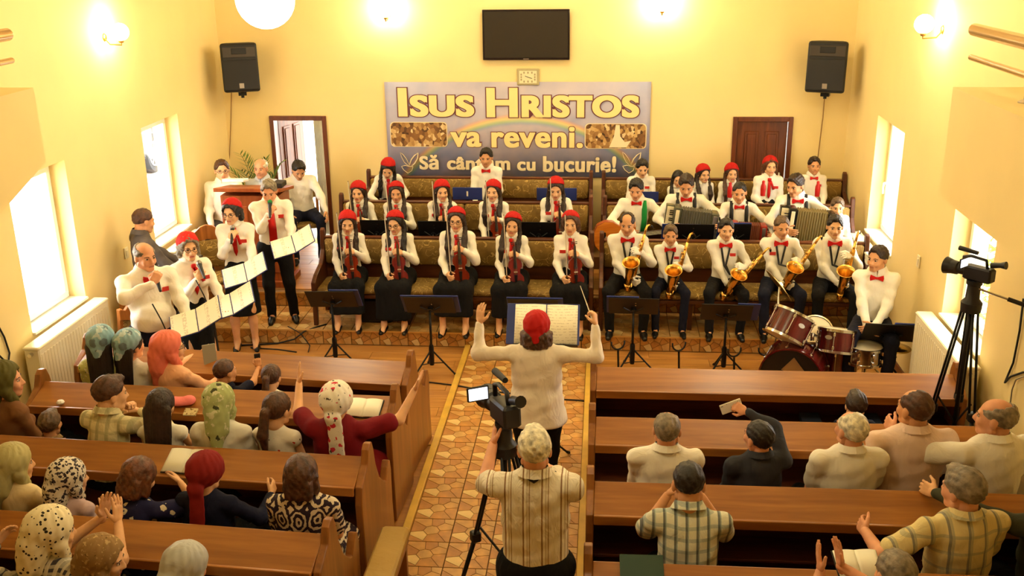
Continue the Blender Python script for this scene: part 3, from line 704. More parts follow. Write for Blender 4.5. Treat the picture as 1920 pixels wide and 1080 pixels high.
def px_rect(x0, y0, x1, y1): return (x0 - 969) * BPX, (x1 - 969) * BPX, (244 - y1) * BPX, (244 - y0) * BPX
def lettering(txt, rect, mats, dy, offs=0.0, caps=(), outline=0.0, bold=0.022):
    for k in (1, 0):
        cu = bpy.data.curves.new('lettering', 'FONT'); cu.body = txt; cu.size = 1.0; cu.offset = offs + (outline if k else 0.0); cu.extrude = 0.004; cu.small_caps_scale = 0.72; cu.space_character = 1.06
        for i in caps: cu.body_format[i].use_small_caps = True
        to = bpy.data.objects.new('lettering', cu); COL.objects.link(to); bpy.context.view_layer.update()
        me = bpy.data.meshes.new_from_object(to.evaluated_get(bpy.context.evaluated_depsgraph_get())); bpy.data.objects.remove(to)
        co = np.empty(len(me.vertices) * 3, np.float32); me.vertices.foreach_get('co', co); co = co.reshape(-1, 3)
        nv = len(co); fc = [tuple(p.vertices) for p in me.polygons]; sh = [(-bold, -bold * 0.4), (bold, -bold * 0.4), (-bold, bold * 0.4), (bold, bold * 0.4), (0, 0)]   # heavier strokes: the glyph laid down five times
        co = np.concatenate([co + np.array([dx, dz, 0.006 * j], np.float32) for j, (dx, dz) in enumerate(sh)]); bpy.data.meshes.remove(me); me = bpy.data.meshes.new('lettering')
        me.from_pydata(co.tolist(), [], [tuple(i + j * nv for i in q) for j in range(5) for q in fc])
        lo, hi = co.min(0), co.max(0); x0, x1, z0, z1 = rect
        g_ = outline * (x1 - x0) / (hi[0] - lo[0]) if k else 0.0; h_ = outline * (z1 - z0) / (hi[1] - lo[1]) if k else 0.0
        out = np.empty_like(co); out[:, 0] = x0 - g_ + (co[:, 0] - lo[0]) / (hi[0] - lo[0]) * (x1 - x0 + 2 * g_); out[:, 2] = z0 - h_ + (co[:, 1] - lo[1]) / (hi[1] - lo[1]) * (z1 - z0 + 2 * h_)
        out[:, 1] = dy + (0.006 if k else 0.0) - co[:, 2] * 0.1
        me.vertices.foreach_set('co', out.ravel()); me.materials.clear(); me.materials.append(mats[k]); me.update()
        inst('lettering_outline' if k else 'lettering', me, ban)
sc_ = (m_cream, m_maroon)
lettering('Isus', px_rect(746, 165, 890, 219), sc_, -0.02, 0.02, range(1, 4), outline=0.022); lettering('Hristos', px_rect(913, 165, 1196, 220), sc_, -0.02, 0.02, range(1, 7), outline=0.022)
lettering('va', px_rect(843, 247, 902, 276), sc_, -0.02, 0.016, outline=0.02); lettering('reveni.', px_rect(921, 237, 1093, 277), sc_, -0.02, 0.016, outline=0.024)
si_ = (m_ivory, mat('banner_shade', (92, 84, 108), 0.6))
for wd_, rc_ in (('S\u0103', (782, 291, 819, 320)), ('c\u00e2nt\u0103m', (835, 291, 956, 320)), ('cu', (969, 303, 1004, 321)), ('bucurie!', (1018, 292, 1156, 323))): lettering(wd_, px_rect(*rc_), si_, -0.02, 0.02, outline=0.012)
def crowd(nm, seed):
    t = NT(nm); v = t.add('TexVoronoi', feature='F1'); v.inputs['Scale'].default_value = 26; mp = t.add('Mapping'); mp.inputs['Location'].default_value = (seed, 0, seed); mp.inputs['Scale'].default_value = (1, 1, 0.8); t.link(t.tc.outputs['Object'], mp.inputs[0]); t.link(mp.outputs[0], v.inputs['Vector'])
    return t.fin(t.ramp(v.outputs['Color'], [(0.1, (70, 44, 26)), (0.45, (150, 104, 56)), (0.7, (206, 164, 100)), (0.95, (246, 226, 176))]), 0.5)
for (x0, y0, x1, y1), sd in (((730, 230, 836, 275), 1.0), ((1098, 232, 1209, 277), 5.0)):
    X0, X1, Z0, Z1 = px_rect(x0, y0, x1, y1); r_ = 0.05
    pts = []
    for (cx, cz, a0) in ((X1 - r_, Z1 - r_, 0), (X0 + r_, Z1 - r_, PI / 2), (X0 + r_, Z0 + r_, PI), (X1 - r_, Z0 + r_, 1.5 * PI)):
        pts += [(cx + r_ * math.cos(a0 + k * PI / 10), cz + r_ * math.sin(a0 + k * PI / 10)) for k in range(6)]
    MR = Matrix(((1, 0, 0, 0), (0, 0, -1, 0), (0, 1, 0, 0), (0, 0, 0, 1)))
    cx, cz = (X0 + X1) / 2, (Z0 + Z1) / 2
    MB().prism([(cx + (p - cx) * 1.03, cz + (q - cz) * 1.05) for p, q in pts], 0.01, 0.013, M=MR).build('photo_border', m_ivory, ban)
    fr = MB().prism(pts, 0.013, 0.016, M=MR).build('photo_print', crowd('crowd_print_%d' % sd, sd), ban)
    if sd > 2:
        MB().prism([(cx - 0.0, Z1 - 0.01), (cx + 0.05, Z1 - 0.01), (cx + 0.06, cz), (cx + 0.12, Z0 + 0.08), (cx + 0.2, Z0 + 0.1), (cx + 0.14, Z0 + 0.01), (cx - 0.08, Z0 + 0.01), (cx - 0.02, cz)], 0.016, 0.018, M=MR).build('pale_path_print', m_ivory, ban)
for (px, py), fl in (((763, 308), 1), ((1184, 305), 1)):
    ox, oz = (px - 969) * BPX, (244 - py) * BPX
    def dv(pts): return [(ox + fl * p * BPX, -0.02, oz + q * BPX) for p, q in pts]
    b = MB()
    for pts in ([(-1, -6), (-10, 2), (-15, 12), (-17, 21), (-12, 17), (-6, 9), (-1, -2)], [(-1, -4), (4, 8), (10, 15), (17, 20), (16, 10), (11, 1), (4, -5)], [(-16, -6), (-8, -4), (-1, -6), (6, -6), (4, -14), (-4, -19), (-12, -13), (-16, -6)]):
        b.tube(dv(pts), 0.008, 6, flat=0.5)
    b.build('dove_outline', m_ivory, ban, True)

# loudspeakers
m_grille = mat('speaker_grille', (34, 33, 36), 0.6, bump=0.6, bs=300, bd=0.004)
def speaker(x0, y0, x1, y1, yaw, label, cab):
    ctr = at((x0 + x1) / 2, (y0 + y1) / 2, Y=12.72); W = (x1 - x0) / 2 / 149.5; Hh = 0.30
    r = thing('loudspeaker', label, 'loudspeaker', tr(*ctr) @ rotz(yaw) @ Matrix.Rotation(math.radians(-4), 4, 'X'), 'wall loudspeakers')
    b = MB(); b.prism([(-W, -0.17), (W, -0.17), (W * 0.7, 0.16), (-W * 0.7, 0.16)], -Hh, Hh); b.build('cabinet', m_black, r, bevel=0.03)
    MB().rbx(-W + 0.02, W - 0.02, -0.18, -0.168, -Hh + 0.03, Hh * 0.32, 0.006).build('grille', m_grille, r)
    b = MB(); b.add([(-W + 0.03, -0.171, Hh * 0.4), (W - 0.03, -0.171, Hh * 0.4), (W - 0.03, -0.171, Hh - 0.04), (-W + 0.03, -0.171, Hh - 0.04), (-0.06, -0.12, Hh * 0.55), (0.06, -0.12, Hh * 0.55), (0.06, -0.12, Hh * 0.78), (-0.06, -0.12, Hh * 0.78)], [(0, 1, 5, 4), (1, 2, 6, 5), (2, 3, 7, 6), (3, 0, 4, 7), (4, 5, 6, 7)])
    MB().rbx(-W + 0.03, W - 0.03, -0.176, -0.166, Hh * 0.42, Hh - 0.05, 0.005).build('horn', mat('speaker_horn', (62, 54, 46), 0.4), r); MB().rbx(-0.09, 0.09, -0.182, -0.174, Hh * 0.55, Hh * 0.8, 0.004).build('horn_throat', m_black, r)
    MB().bx(-0.028, 0.028, -0.186, -0.18, -Hh + 0.05, -Hh + 0.11).build('badge', m_steel, r)
    b = MB(); b.bx(-0.05, 0.05, -0.06, 0.1, -Hh - 0.05, -Hh - 0.01); b.tube([(0, 0.0, -Hh - 0.08), (0, 0, -Hh)], 0.02, 8); b.tube([(0, 0.02, -Hh - 0.06), (0, 0.39, -Hh - 0.02)], 0.018, 8); b.build('bracket', m_blackm, r)
    q = [at(*p, Y=YB - 0.02) for p in cab]; tag(MB().tube(q, 0.006, 6).build('speaker_cable', mat('tan_cable', (150, 110, 60), 0.6)), 'thin cable running down the wall from ' + ('the speaker near the palm' if yaw > 0 else 'the speaker near the closed door'), 'cable')
speaker(416, 80, 484, 172, 0.35, 'black wall loudspeaker above the palm', [(434, 165), (433, 220), (430, 300), (432, 330)])
speaker(1517, 78, 1587, 172, -0.3, 'black wall loudspeaker beyond the closed door', [(1547, 172), (1543, 220), (1538, 260), (1533, 300)])

# potted palm
pc = at(462, 330, Y=12.72); plant = thing('potted_palm', 'green potted palm standing in the stage corner', 'plant', tr(-4.45, 12.72, L2))
MB().lathe([(0.1, 0), (0.16, 0.28), (0.18, 0.3), (0.18, 0.34), (0.15, 0.33), (0.0, 0.31)], 24).build('pot', mat('plant_pot', (92, 60, 40), 0.6), plant, 'auto')
rs = random.Random(5); m_palm = mat('palm_leaf', (98, 122, 56), 0.5, var=0.25, vs=8)
for i in range(15):
    az = i * 2.4; reach = rs.uniform(0.12, 0.44); top = rs.uniform(1.05, 1.5); b = MB(); P = []
    for k in range(13):
        s = k / 12; P.append(Vector((math.cos(az) * reach * s ** 1.4, math.sin(az) * min(reach, 0.25) * s ** 1.4, 0.3 + (top - 0.3) * (s - 0.18 * s ** 4))))
    b.tube(P, [0.008 - 0.0005 * k for k in range(13)], 5)
    for k in range(4, 13):
        for sd in (-1, 1):
            p = P[k]; tdir = (P[k] - P[k - 1]).normalized(); side = tdir.cross(Vector((-math.sin(az), math.cos(az), 0.3))).normalized() if False else Vector((-math.sin(az), math.cos(az), 0)) * sd
            dv_ = (tdir * 0.75 + side * 0.75 + Vector((0, 0, -0.1))).normalized(); L = 0.2 * (1 - abs(k - 8) / 9); n = dv_.cross(Vector((0, 0, 1))).normalized() * 0.011
            b.add([p - n * 0.4, p + n * 0.4, p + dv_ * L * 0.5 + n, p + dv_ * L * 0.5 - n, p + dv_ * L], [(0, 1, 2, 3), (3, 2, 4)])
    b.build('frond', m_palm, plant)

# pulpit
pa, pb = at(409, 352, Y=11.35), at(533, 350, Y=11.35); PX0, PX1, PT = pa.x, pb.x, (pa.z + pb.z) / 2
pul = thing('pulpit', 'reddish wooden pulpit behind the man in the red tie', 'pulpit', tr((PX0 + PX1) / 2, 11.45, L2)); W = (PX1 - PX0) / 2; hh = PT - L2
m_pul = wood('pulpit_wood', (176, 92, 42), (140, 66, 28), 2, 0.35, 6)
MB().bx(-W + 0.05, W - 0.05, -0.2, 0.22, 0.08, hh - 0.08).build('body', m_pul, pul, bevel=0.006)
MB().bx(-W, W, -0.24, 0.26, 0, 0.08).build('plinth', m_pul, pul, bevel=0.01)
MB().prism([(-0.27, hh - 0.02), (0.27, hh - 0.1), (0.27, hh - 0.06), (-0.27, hh + 0.025)], -W, W, M=Matrix(((0, 0, 1, 0), (1, 0, 0, 0), (0, 1, 0, 0), (0, 0, 0, 1)))).build('top', m_pul, pul, bevel=0.008)
for (x0, x1) in ((-W + 0.1, -0.03), (0.03, W - 0.1)): MB().rbx(x0, x1, -0.215, -0.2, 0.18, hh - 0.2, 0.008).build('front_panel', m_pul, pul)
MB().rbx(-W + 0.02, -W + 0.28, -0.2, -0.02, hh + 0.0, hh + 0.035, 0.004, M=Matrix.Rotation(-0.14, 4, 'X')).build('paper_pad', m_white, None, M=tr((PX0 + PX1) / 2, 11.47, L2 + 0.02))
tag(bpy.data.objects['paper_pad'], 'white paper pad lying on the pulpit top', 'paper')
o = MB().rbx(W - 0.12, W - 0.0, -0.2, 0.0, hh - 0.01, hh + 0.05, 0.006).build('black_case', m_black, None, M=tr((PX0 + PX1) / 2, 11.45, L2 + 0.02)); tag(o, 'small black case on the pulpit corner', 'case')

# wooden chairs
m_chair = wood('chair_wood', (190, 118, 52), (146, 84, 32), 2, 0.35, 7)
def chair(x, y, z, rz, label):
    r = thing('wooden_chair', label, 'chair', tr(x, y, z) @ rotz(rz), 'wooden chairs by the radiator wall')
    MB().rbx(-0.21, 0.21, -0.21, 0.2, 0.42, 0.47, 0.015).build('seat', m_uph, r, True)
    for sx in (-1, 1):
        MB().bx(sx * 0.19 - 0.02, sx * 0.19 + 0.02, -0.2, -0.16, 0, 0.42).build('leg', m_chair, r, bevel=0.004)
        MB().prism([(0.16, 0), (0.2, 0), (0.21, 0.45), (0.27, 0.96), (0.23, 0.97), (0.17, 0.45)], sx * 0.19 - 0.02, sx * 0.19 + 0.02, M=Matrix(((0, 0, 1, 0), (1, 0, 0, 0), (0, 1, 0, 0), (0, 0, 0, 1)))).build('leg', m_chair, r, bevel=0.004)
    q = [(-0.21, 0.86), (-0.2, 0.97), (-0.14, 0.94), (-0.07, 1.0), (0, 1.02), (0.07, 1.0), (0.14, 0.94), (0.2, 0.97), (0.21, 0.86), (0.1, 0.83), (0, 0.85), (-0.1, 0.83)]
    MR = Matrix(((1, 0, 0, 0), (0, 0, -1, 0.27), (0, 1, 0, 0), (0, 0, 0, 1)))
    MB().prism(q, 0.0, 0.035, M=MR).build('crest_rail', m_chair, r, bevel=0.006)
    MB().rbx(-0.17, 0.17, 0.2, 0.24, 0.52, 0.84, 0.012).build('back_pad', m_uph, r, True)
q = at(222, 585, Y=9.0); chair(q.x, 9.0, 0, -PI / 2 - 0.4, 'carved wooden chair between the radiator and the man with bow tie and microphone')
q = at(205, 545, Y=9.6); chair(q.x + 0.05, 9.6, 0, -PI / 2 - 0.2, 'carved wooden chair under the mixing desk corner by the wall')
q = at(395, 470, Y=10.7); chair(q.x, 10.72, L1, 0.5, 'carved wooden chair in front of the pulpit')

# ================================================================ music stands
m_navy = mat('navy_folder', (36, 52, 124), 0.5); m_paper = mat('sheet_paper', (248, 244, 226), 0.7); m_desk = mat('stand_desk', (24, 22, 22), 0.5, 0.2)
def music_stand(px, py, Y, zf, label, yaw=0.0, tilt=43, w=0.5, h=0.34, folder=None, front=False, grp='black music stands'):
    """px,py: centre of the desk in depth Y. yaw 0: desk leans towards -Y (players behind it face -Y)."""
    p = at(px, py, Y=Y); r = thing('music_stand', label, 'music stand', tr(p.x, Y, zf) @ rotz(yaw), grp); z = p.z - zf
    D = tr(0, 0, z) @ Matrix.Rotation(math.radians(tilt), 4, 'X')     # local desk: X right, Z up the desk, front faces +Y
    b = MB(); b.bx(-w / 2, w / 2, -0.003, 0.003, -h / 2, h / 2, M=D); b.bx(-w / 2, w / 2, 0.0, 0.05, -h / 2 - 0.004, -h / 2 + 0.004, M=D); b.build('desk', m_desk, r)
    b = MB(); b.tube([D @ Vector((-0.1, -0.012, -0.02)), D @ Vector((0, -0.03, -0.09)), D @ Vector((0.1, -0.012, -0.02))], 0.008, 6); b.tube([D @ Vector((0, -0.03, -0.06)), D @ Vector((0, -0.004, -0.06))], 0.03, 10); b.build('desk_bracket', m_blackm, r, 'auto')
    for dx in (-0.012, 0.012): MB().tube([D @ Vector((dx * 0 + 0.02, -0.006, 0.05 + dx * 2)), D @ Vector((0.02, -0.003, 0.05 + dx * 2))], 0.007, 8).build('rivet', m_chrome, r)
    MB().tube([(0, -0.02, 0.22), (0, -0.02, z - 0.05)], [0.014, 0.011], 10).build('pole', m_blackm, r, True)
    MB().lathe([(0.022, 0.1), (0.026, 0.12), (0.026, 0.3), (0.02, 0.32)], 12, M=tr(0, -0.02, 0)).build('collar', m_blackm, r, 'auto')
    for k in range(3):
        an = k * 2 * PI / 3 + PI / 2 + 0.3; c_, s_ = math.cos(an), math.sin(an)
        MB().tube([(0, -0.02, 0.27), (c_ * 0.26, -0.02 + s_ * 0.26, 0.015)], 0.009, 8).build('leg', m_blackm, r); MB().tube([(c_ * 0.0, -0.02, 0.12), (c_ * 0.14, -0.02 + s_ * 0.14, 0.14)], 0.005, 6).build('brace', m_blackm, r)
        MB().tube([(c_ * 0.245, -0.02 + s_ * 0.245, 0.03), (c_ * 0.275, -0.02 + s_ * 0.275, 0.012)], 0.013, 8).build('foot', m_black, r)
    if folder:
        lb, (x0, x1), (z0, z1) = folder
        o = MB().rbx(x0, x1, 0.006, 0.02, z0, z1, 0.003, M=D).build('music_folder', m_navy, None, M=r.matrix_world.copy()); tag(o, lb, 'folder')
    return r, D
FO = (-0.17, 0.18)
music_stand(622, 561, 9.75, 0, 'black music stand nearest the man in the red tie', 0.05, folder=('navy music folder on the stand nearest the man in the red tie', (0.0, 0.3), FO))
music_stand(806, 572, 9.6, 0, 'black music stand before the violinist with glasses and the flared skirt', 0.02, folder=('navy music folder on the stand before the violinist in the flared skirt', (-0.28, 0.3), FO))
music_stand(1000, 576, 9.62, 0, 'black music stand half hidden behind the conductor score', 0.0, folder=('navy music folder on the stand behind the conductor score', (-0.26, 0.3), FO))
music_stand(1188, 574, 9.75, 0, 'black music stand before the balding saxophonist', -0.03, folder=('navy music folder on the stand before the balding saxophonist', (-0.27, 0.05), FO))
music_stand(1362, 586, 9.72, 0, 'black music stand before the saxophone boys', -0.05, folder=('navy music folder on the stand before the saxophone boys', (0.1, 0.32), FO))
music_stand(1672, 624, 9.2, 0, 'black music stand beside the drums', -0.1, w=0.52, folder=('navy music folder on the stand beside the drums', (0.0, 0.32), FO))
# stands of the second row
for px, py, w_, lb in ((706, 429, 0.36, 'between the two front violinists near the open door'), (812, 431, 0.34, 'behind the bespectacled violinist with long hair'), (1010, 433, 0.4, 'behind the smiling front violinist')):
    music_stand(px, py, 11.18, L2, 'low black music stand ' + lb, 0, 25, w_, 0.26)
music_stand(1296, 437, 11.2, L2, 'wide black music stand below the accordions with navy folders', 0, 25, 0.5, 0.26, folder=('navy folder on the wide stand below the accordions', (-0.33, 0.1), (-0.13, 0.12)))
music_stand(1378, 436, 11.15, L2, 'black music stand behind the boy holding the tilted saxophone', 0, 25, 0.34, 0.24, folder=('navy folder leaning before the boy accordionist', (-0.2, 0.17), (-0.12, 0.13)))
# low stands with navy folders of the third row
for px, py, w_, lb, l2 in ((877, 362, 0.36, 'low stand hidden behind the navy folder before the tall boy', 'navy folder with a pale label before the tall boy under the banner'), (1044, 363, 0.48, 'low stand behind the violinist with the long straight hair', 'navy folder behind the violinist with the long straight hair'), (1217, 370, 0.22, 'low stand above the guitarist shoulder', 'navy folder above the guitarist shoulder')):
    music_stand(px, py, 12.02, L2, lb, 0, 8, w_ - 0.06, 0.1, grp='low stands of the third row'); q = at(px, py, Y=12.0)
    o = MB().rbx(q.x - w_ / 2, q.x + w_ / 2, 11.965, 11.985, q.z - 0.075, q.z + 0.075, 0.003).build('music_folder', m_navy); tag(o, l2, 'folder')
    if px == 877: MB().bx(q.x - 0.01, q.x + 0.01, 11.96, 11.965, q.z - 0.03, q.z + 0.03).build('spine_label', m_paper, o)
# the conductor's stand carries the open score (front faces the conductor)
cs, D = music_stand(1024, 612, 7.72, 0, 'music stand with the open white score before the conductor', PI, 40, 0.52, 0.34, grp=None)
sco = thing('open_score', 'open white music score with navy cover before the conductor', 'score', cs.matrix_world.copy())
MB().rbx(-0.27, 0.32, 0.006, 0.016, -0.16, 0.19, 0.003, M=D).build('cover', m_navy, sco)
t = NT('score_page'); x, y, z = t.xyz(); lnn = t.math('MULTIPLY', t.math('GREATER_THAN', t.math('SINE', t.math('MULTIPLY', z, 340.0)), 0.55), t.math('GREATER_THAN', t.noise(60.0, 2), 0.5))
m_score = t.fin(t.mix(t.math('MULTIPLY', lnn, 0.35), (250, 244, 222), (150, 130, 104)), 0.7)
for s in (-1, 1):
    V = []; Fc = []
    for i in range(9):
        u_ = i / 8; xx = s * (0.004 + 0.25 * u_); yy = 0.018 + 0.014 * math.sin(PI * min(1, u_ * 1.1)) * (1 - 0.5 * u_)
        V += [D @ Vector((xx, yy, -0.155)), D @ Vector((xx, yy, 0.18))]
        if i: Fc.append((2 * i - 2, 2 * i, 2 * i + 1, 2 * i - 1))
    o = MB().add(V, Fc).build('page', m_score, sco, True); so = o.modifiers.new('thickness', 'SOLIDIFY'); so.thickness = 0.004
# ================================================================ people
def skin(nm, c): 
    t = NT(nm); col = t.ramp(t.noise(14.0, 2), [(0.3, tuple(x * 0.94 for x in c)), (0.7, c)]); t.b.inputs['Subsurface Weight'].default_value = 0.0
    return t.fin(col, 0.55, 0, 0.35)
SK = [skin('skin_light', (238, 184, 138)), skin('skin_tan', (224, 162, 114)), skin('skin_ruddy', (232, 166, 126)), skin('skin_dark', (206, 142, 96))]
m_eye = mat('eye_white', (206, 182, 160), 0.3); m_iris = mat('eye_iris', (40, 24, 16), 0.2)
LIP = [mat('lip_rose', (204, 112, 94), 0.45), mat('lip_tan', (196, 126, 94), 0.45)]
HAIR = {k: mat('hair_' + k, c, 0.5, spec=0.5, var=0.25, vs=30, bump=0.5, bs=60, bd=0.01) for k, c in dict(black=(26, 20, 18), dark=(44, 28, 20), brown=(74, 44, 26), ginger=(92, 50, 24), grey=(122, 110, 92), white=(206, 196, 170), ash=(88, 66, 44)).items()}
def rows(*q): return np.array(q, float)

def head_mesh(kind, h):
    m = kind != 'f'; j = 1.0 if m else 0.9
    P = [E((0, 0.012, 0.142), (0.074, 0.094, 0.084)), E((0, -0.022, 0.092), (0.061, 0.068, 0.078)),
         C((0.045 * j, 0.005, 0.05), (0.012, -0.06, 0.02), 0.026 * j, 0.02), C((-0.045 * j, 0.005, 0.05), (-0.012, -0.06, 0.02), 0.026 * j, 0.02),
         C((-0.008, -0.066, 0.022), (0.008, -0.066, 0.022), 0.018), C((-0.036, -0.074, 0.131), (0.036, -0.074, 0.131), 0.012),
         E((0.036, -0.062, 0.084), (0.024, 0.022, 0.026)), E((-0.036, -0.062, 0.084), (0.024, 0.022, 0.026)), C((0, 0.03, 0.08), (0, 0.035, 0.02), 0.05, 0.05)]
    P2 = [E((0.031, -0.1, 0.115), (0.017, 0.022, 0.011), op='-', k=0.012), E((-0.031, -0.1, 0.115), (0.017, 0.022, 0.011), op='-', k=0.012),
          C((0, -0.084, 0.122), (0, -0.104, 0.084), 0.0085, 0.0125), C((-0.012, -0.092, 0.079), (0.012, -0.092, 0.079), 0.009),
          C((-0.017, -0.082, 0.054), (0.017, -0.082, 0.054), 0.0075), C((-0.013, -0.082, 0.046), (0.013, -0.082, 0.046), 0.008),
          E((0.077, 0.012, 0.103), (0.011, 0.02, 0.031)), E((-0.077, 0.012, 0.103), (0.011, 0.02, 0.031))]
    V, Q = nets(P + P2, h, 0.014)
    ct = V[Q].mean(1); mi = np.zeros(len(Q), np.int32)
    mi[(np.abs(ct[:, 0]) < 0.023) & (ct[:, 2] > 0.041) & (ct[:, 2] < 0.059) & (ct[:, 1] < -0.078)] = 3
    parts = [(V, Q, mi)]
    for s in (-1, 1):
        for c, r, m_ in (((s * 0.031, -0.0765, 0.115), (0.0145, 0.009, 0.0085), 1), ((s * 0.031, -0.082, 0.115), (0.0075, 0.005, 0.0078), 2)):
            b = MB().ell(c, r, 10); parts.append((np.array(b.v), np.array([f if len(f) == 4 else f + f[-1:] for f in b.f]), m_))
        b = MB().tube([(s * 0.014, -0.0885, 0.13), (s * 0.032, -0.0875, 0.137), (s * 0.052, -0.074, 0.131)], [0.0026, 0.003, 0.002], 6, flat=1.0, cap=False)
        parts.append((np.array(b.v), np.array(b.f), 2))
    return parts
HEADS = {k: head_mesh(k, 0.008) for k in ('m', 'f')}

def hair_mesh(st):
    face = E((0, -0.1, 0.088), (0.08, 0.084, 0.106), op='-', k=0.01); h = 0.009
    cap = lambda g=0.014: E((0, 0.016, 0.146), (0.074 + g, 0.094 + g, 0.084 + g))
    low = lambda zc: (lambda Fd, X, Y, Z: np.maximum(Fd, zc + (Y - 0.09) * -0.45 - Z))
    if st == 'short': P, ps = [cap(0.012), E((0, -0.05, 0.213), (0.045, 0.035, 0.022)), face], low(0.075)
    elif st == 'crop': P, ps = [cap(0.007), face], low(0.08)
    elif st == 'bald': P, ps = [cap(0.007), face, E((0, -0.03, 0.23), (0.075, 0.105, 0.085), op='-', k=0.01)], low(0.075)
    elif st == 'thin': P, ps = [cap(0.007), face, E((0, -0.075, 0.215), (0.062, 0.075, 0.06), op='-', k=0.01)], low(0.075)
    elif st == 'bob': P, ps = [cap(0.022), C((0.075, 0.03, 0.12), (0.08, 0.03, 0.04), 0.03), C((-0.075, 0.03, 0.12), (-0.08, 0.03, 0.04), 0.03), C((-0.05, 0.085, 0.1), (-0.05, 0.085, 0.03), 0.035), C((0.05, 0.085, 0.1), (0.05, 0.085, 0.03), 0.035), C((0, 0.09, 0.1), (0, 0.09, 0.03), 0.035), face], None
    elif st == 'curly': P, ps = [cap(0.02)] + [E((0.085 * math.cos(a), 0.03 + 0.075 * math.sin(a) * (1 if math.sin(a) > 0 else 0.3), z), (0.035, 0.035, 0.03)) for z in (0.01, 0.045, 0.08) for a in np.linspace(-0.3, PI + 0.3, 8)] + [face], None
    elif st == 'long':
        P = [cap(0.014), C((0, 0.085, 0.1), (0, 0.11, -0.2), 0.05, 0.04), C((0.05, 0.07, 0.08), (0.06, 0.095, -0.2), 0.045, 0.03), C((-0.05, 0.07, 0.08), (-0.06, 0.095, -0.2), 0.045, 0.03)]
        for q in (-1, 1): P += [C((q * 0.076, 0.025, 0.14), (q * 0.088, 0.008, 0.02), 0.018, 0.022), C((q * 0.088, 0.008, 0.02), (q * 0.09, -0.055, -0.07), 0.024, 0.03), C((q * 0.088, -0.06, -0.07), (q * 0.085, -0.115, -0.16), 0.032, 0.034, (0, 1, 0), 0.8), C((q * 0.085, -0.115, -0.16), (q * 0.08, -0.13, -0.3), 0.034, 0.016, (0, 1, 0), 0.8)]
        P.append(face); ps = None
    elif st == 'longback': P, ps = [cap(0.016), C((0, 0.085, 0.12), (0, 0.125, -0.28), 0.06, 0.035, (0, 1, 0), 0.6), C((0.05, 0.075, 0.1), (0.055, 0.11, -0.26), 0.05, 0.03, (0, 1, 0), 0.6), C((-0.05, 0.075, 0.1), (-0.055, 0.11, -0.26), 0.05, 0.03, (0, 1, 0), 0.6), face], None
    elif st == 'ponytail': P, ps = [cap(0.011), E((0, 0.125, 0.13), (0.03, 0.03, 0.03)), C((0, 0.135, 0.125), (0, 0.155, -0.02), 0.03, 0.035), C((0, 0.155, -0.02), (0, 0.13, -0.17), 0.035, 0.012), face], lambda Fd, X, Y, Z: np.maximum(Fd, np.where(Y < 0.1, 0.06 + (Y - 0.09) * -0.4 - Z, -1))
    # scarves
    elif st == 'kerchief': 
        P = [E((0, 0.022, 0.15), (0.094, 0.112, 0.1)), C((0, 0.1, 0.09), (0, 0.12, 0.03), 0.04, 0.02)]
        ps = lambda Fd, X, Y, Z: np.maximum(np.maximum(Fd, (0.143 - Z - Y * 0.757) * 0.8), 0.02 - Z)
    elif st == 'headband':
        P = [E((0, 0.02, 0.15), (0.093, 0.112, 0.1))]
        ps = lambda Fd, X, Y, Z: np.maximum(Fd, (0.172 - Z - Y * 0.7) * 0.8)
    elif st == 'babushka':
        P = [E((0, 0.024, 0.146), (0.098, 0.118, 0.105)), C((0, 0.085, 0.08), (0, 0.09, -0.02), 0.075, 0.07), C((0, 0.1, 0.03), (0, 0.12, -0.14), 0.06, 0.03), C((0.06, 0.0, 0.07), (0.04, -0.03, 0.0), 0.04, 0.035), C((-0.06, 0.0, 0.07), (-0.04, -0.03, 0.0), 0.04, 0.035), E((0, -0.1, 0.085), (0.074, 0.082, 0.1), op='-', k=0.012)]
        ps = None
    elif st == 'turban':
        P = [E((0, 0.024, 0.146), (0.1, 0.12, 0.106)), E((0, 0.12, 0.06), (0.05, 0.04, 0.04)), C((-0.012, 0.13, 0.05), (-0.02, 0.14, -0.3), 0.045, 0.05, (0, 1, 0), 0.4), E((0, -0.105, 0.075), (0.08, 0.085, 0.1), op='-', k=0.012)]
        ps = lambda Fd, X, Y, Z: np.maximum(Fd, np.where(Y < 0.1, 0.045 - Z - (Y - 0.1) * 0.5, -1))
    cloth_like = st in ('kerchief', 'headband', 'babushka', 'turban')
    def strands(Fd, X, Y, Z):
        a = np.arctan2(X, Y - 0.02)
        if cloth_like: g = 0.0028 * np.sin(9 * a + 40 * Z + 60 * Y) * np.sin(70 * Z - 30 * X)
        elif st in ('long', 'longback', 'ponytail'): g = 0.0028 * np.sin(34 * a + 14 * Z) + 0.0012 * np.sin(75 * a)
        else: g = 0.003 * np.sin(130 * X + 60 * Y) * np.sin(120 * Z + 70 * Y) + 0.0015 * np.sin(260 * X - 90 * Z)
        Fd = Fd + g
        return ps(Fd, X, Y, Z) if ps is not None else Fd
    V, Q = nets(P, h * 0.85, 0.016, strands); return V, Q
HCACHE = {}
def hair_data(st):
    if st not in HCACHE:
        V, Q = hair_mesh(st); o = np_obj('hair', [(V, Q, 0)], HAIR['dark']); HCACHE[st] = o.data; bpy.data.objects.remove(o)
    return HCACHE[st]

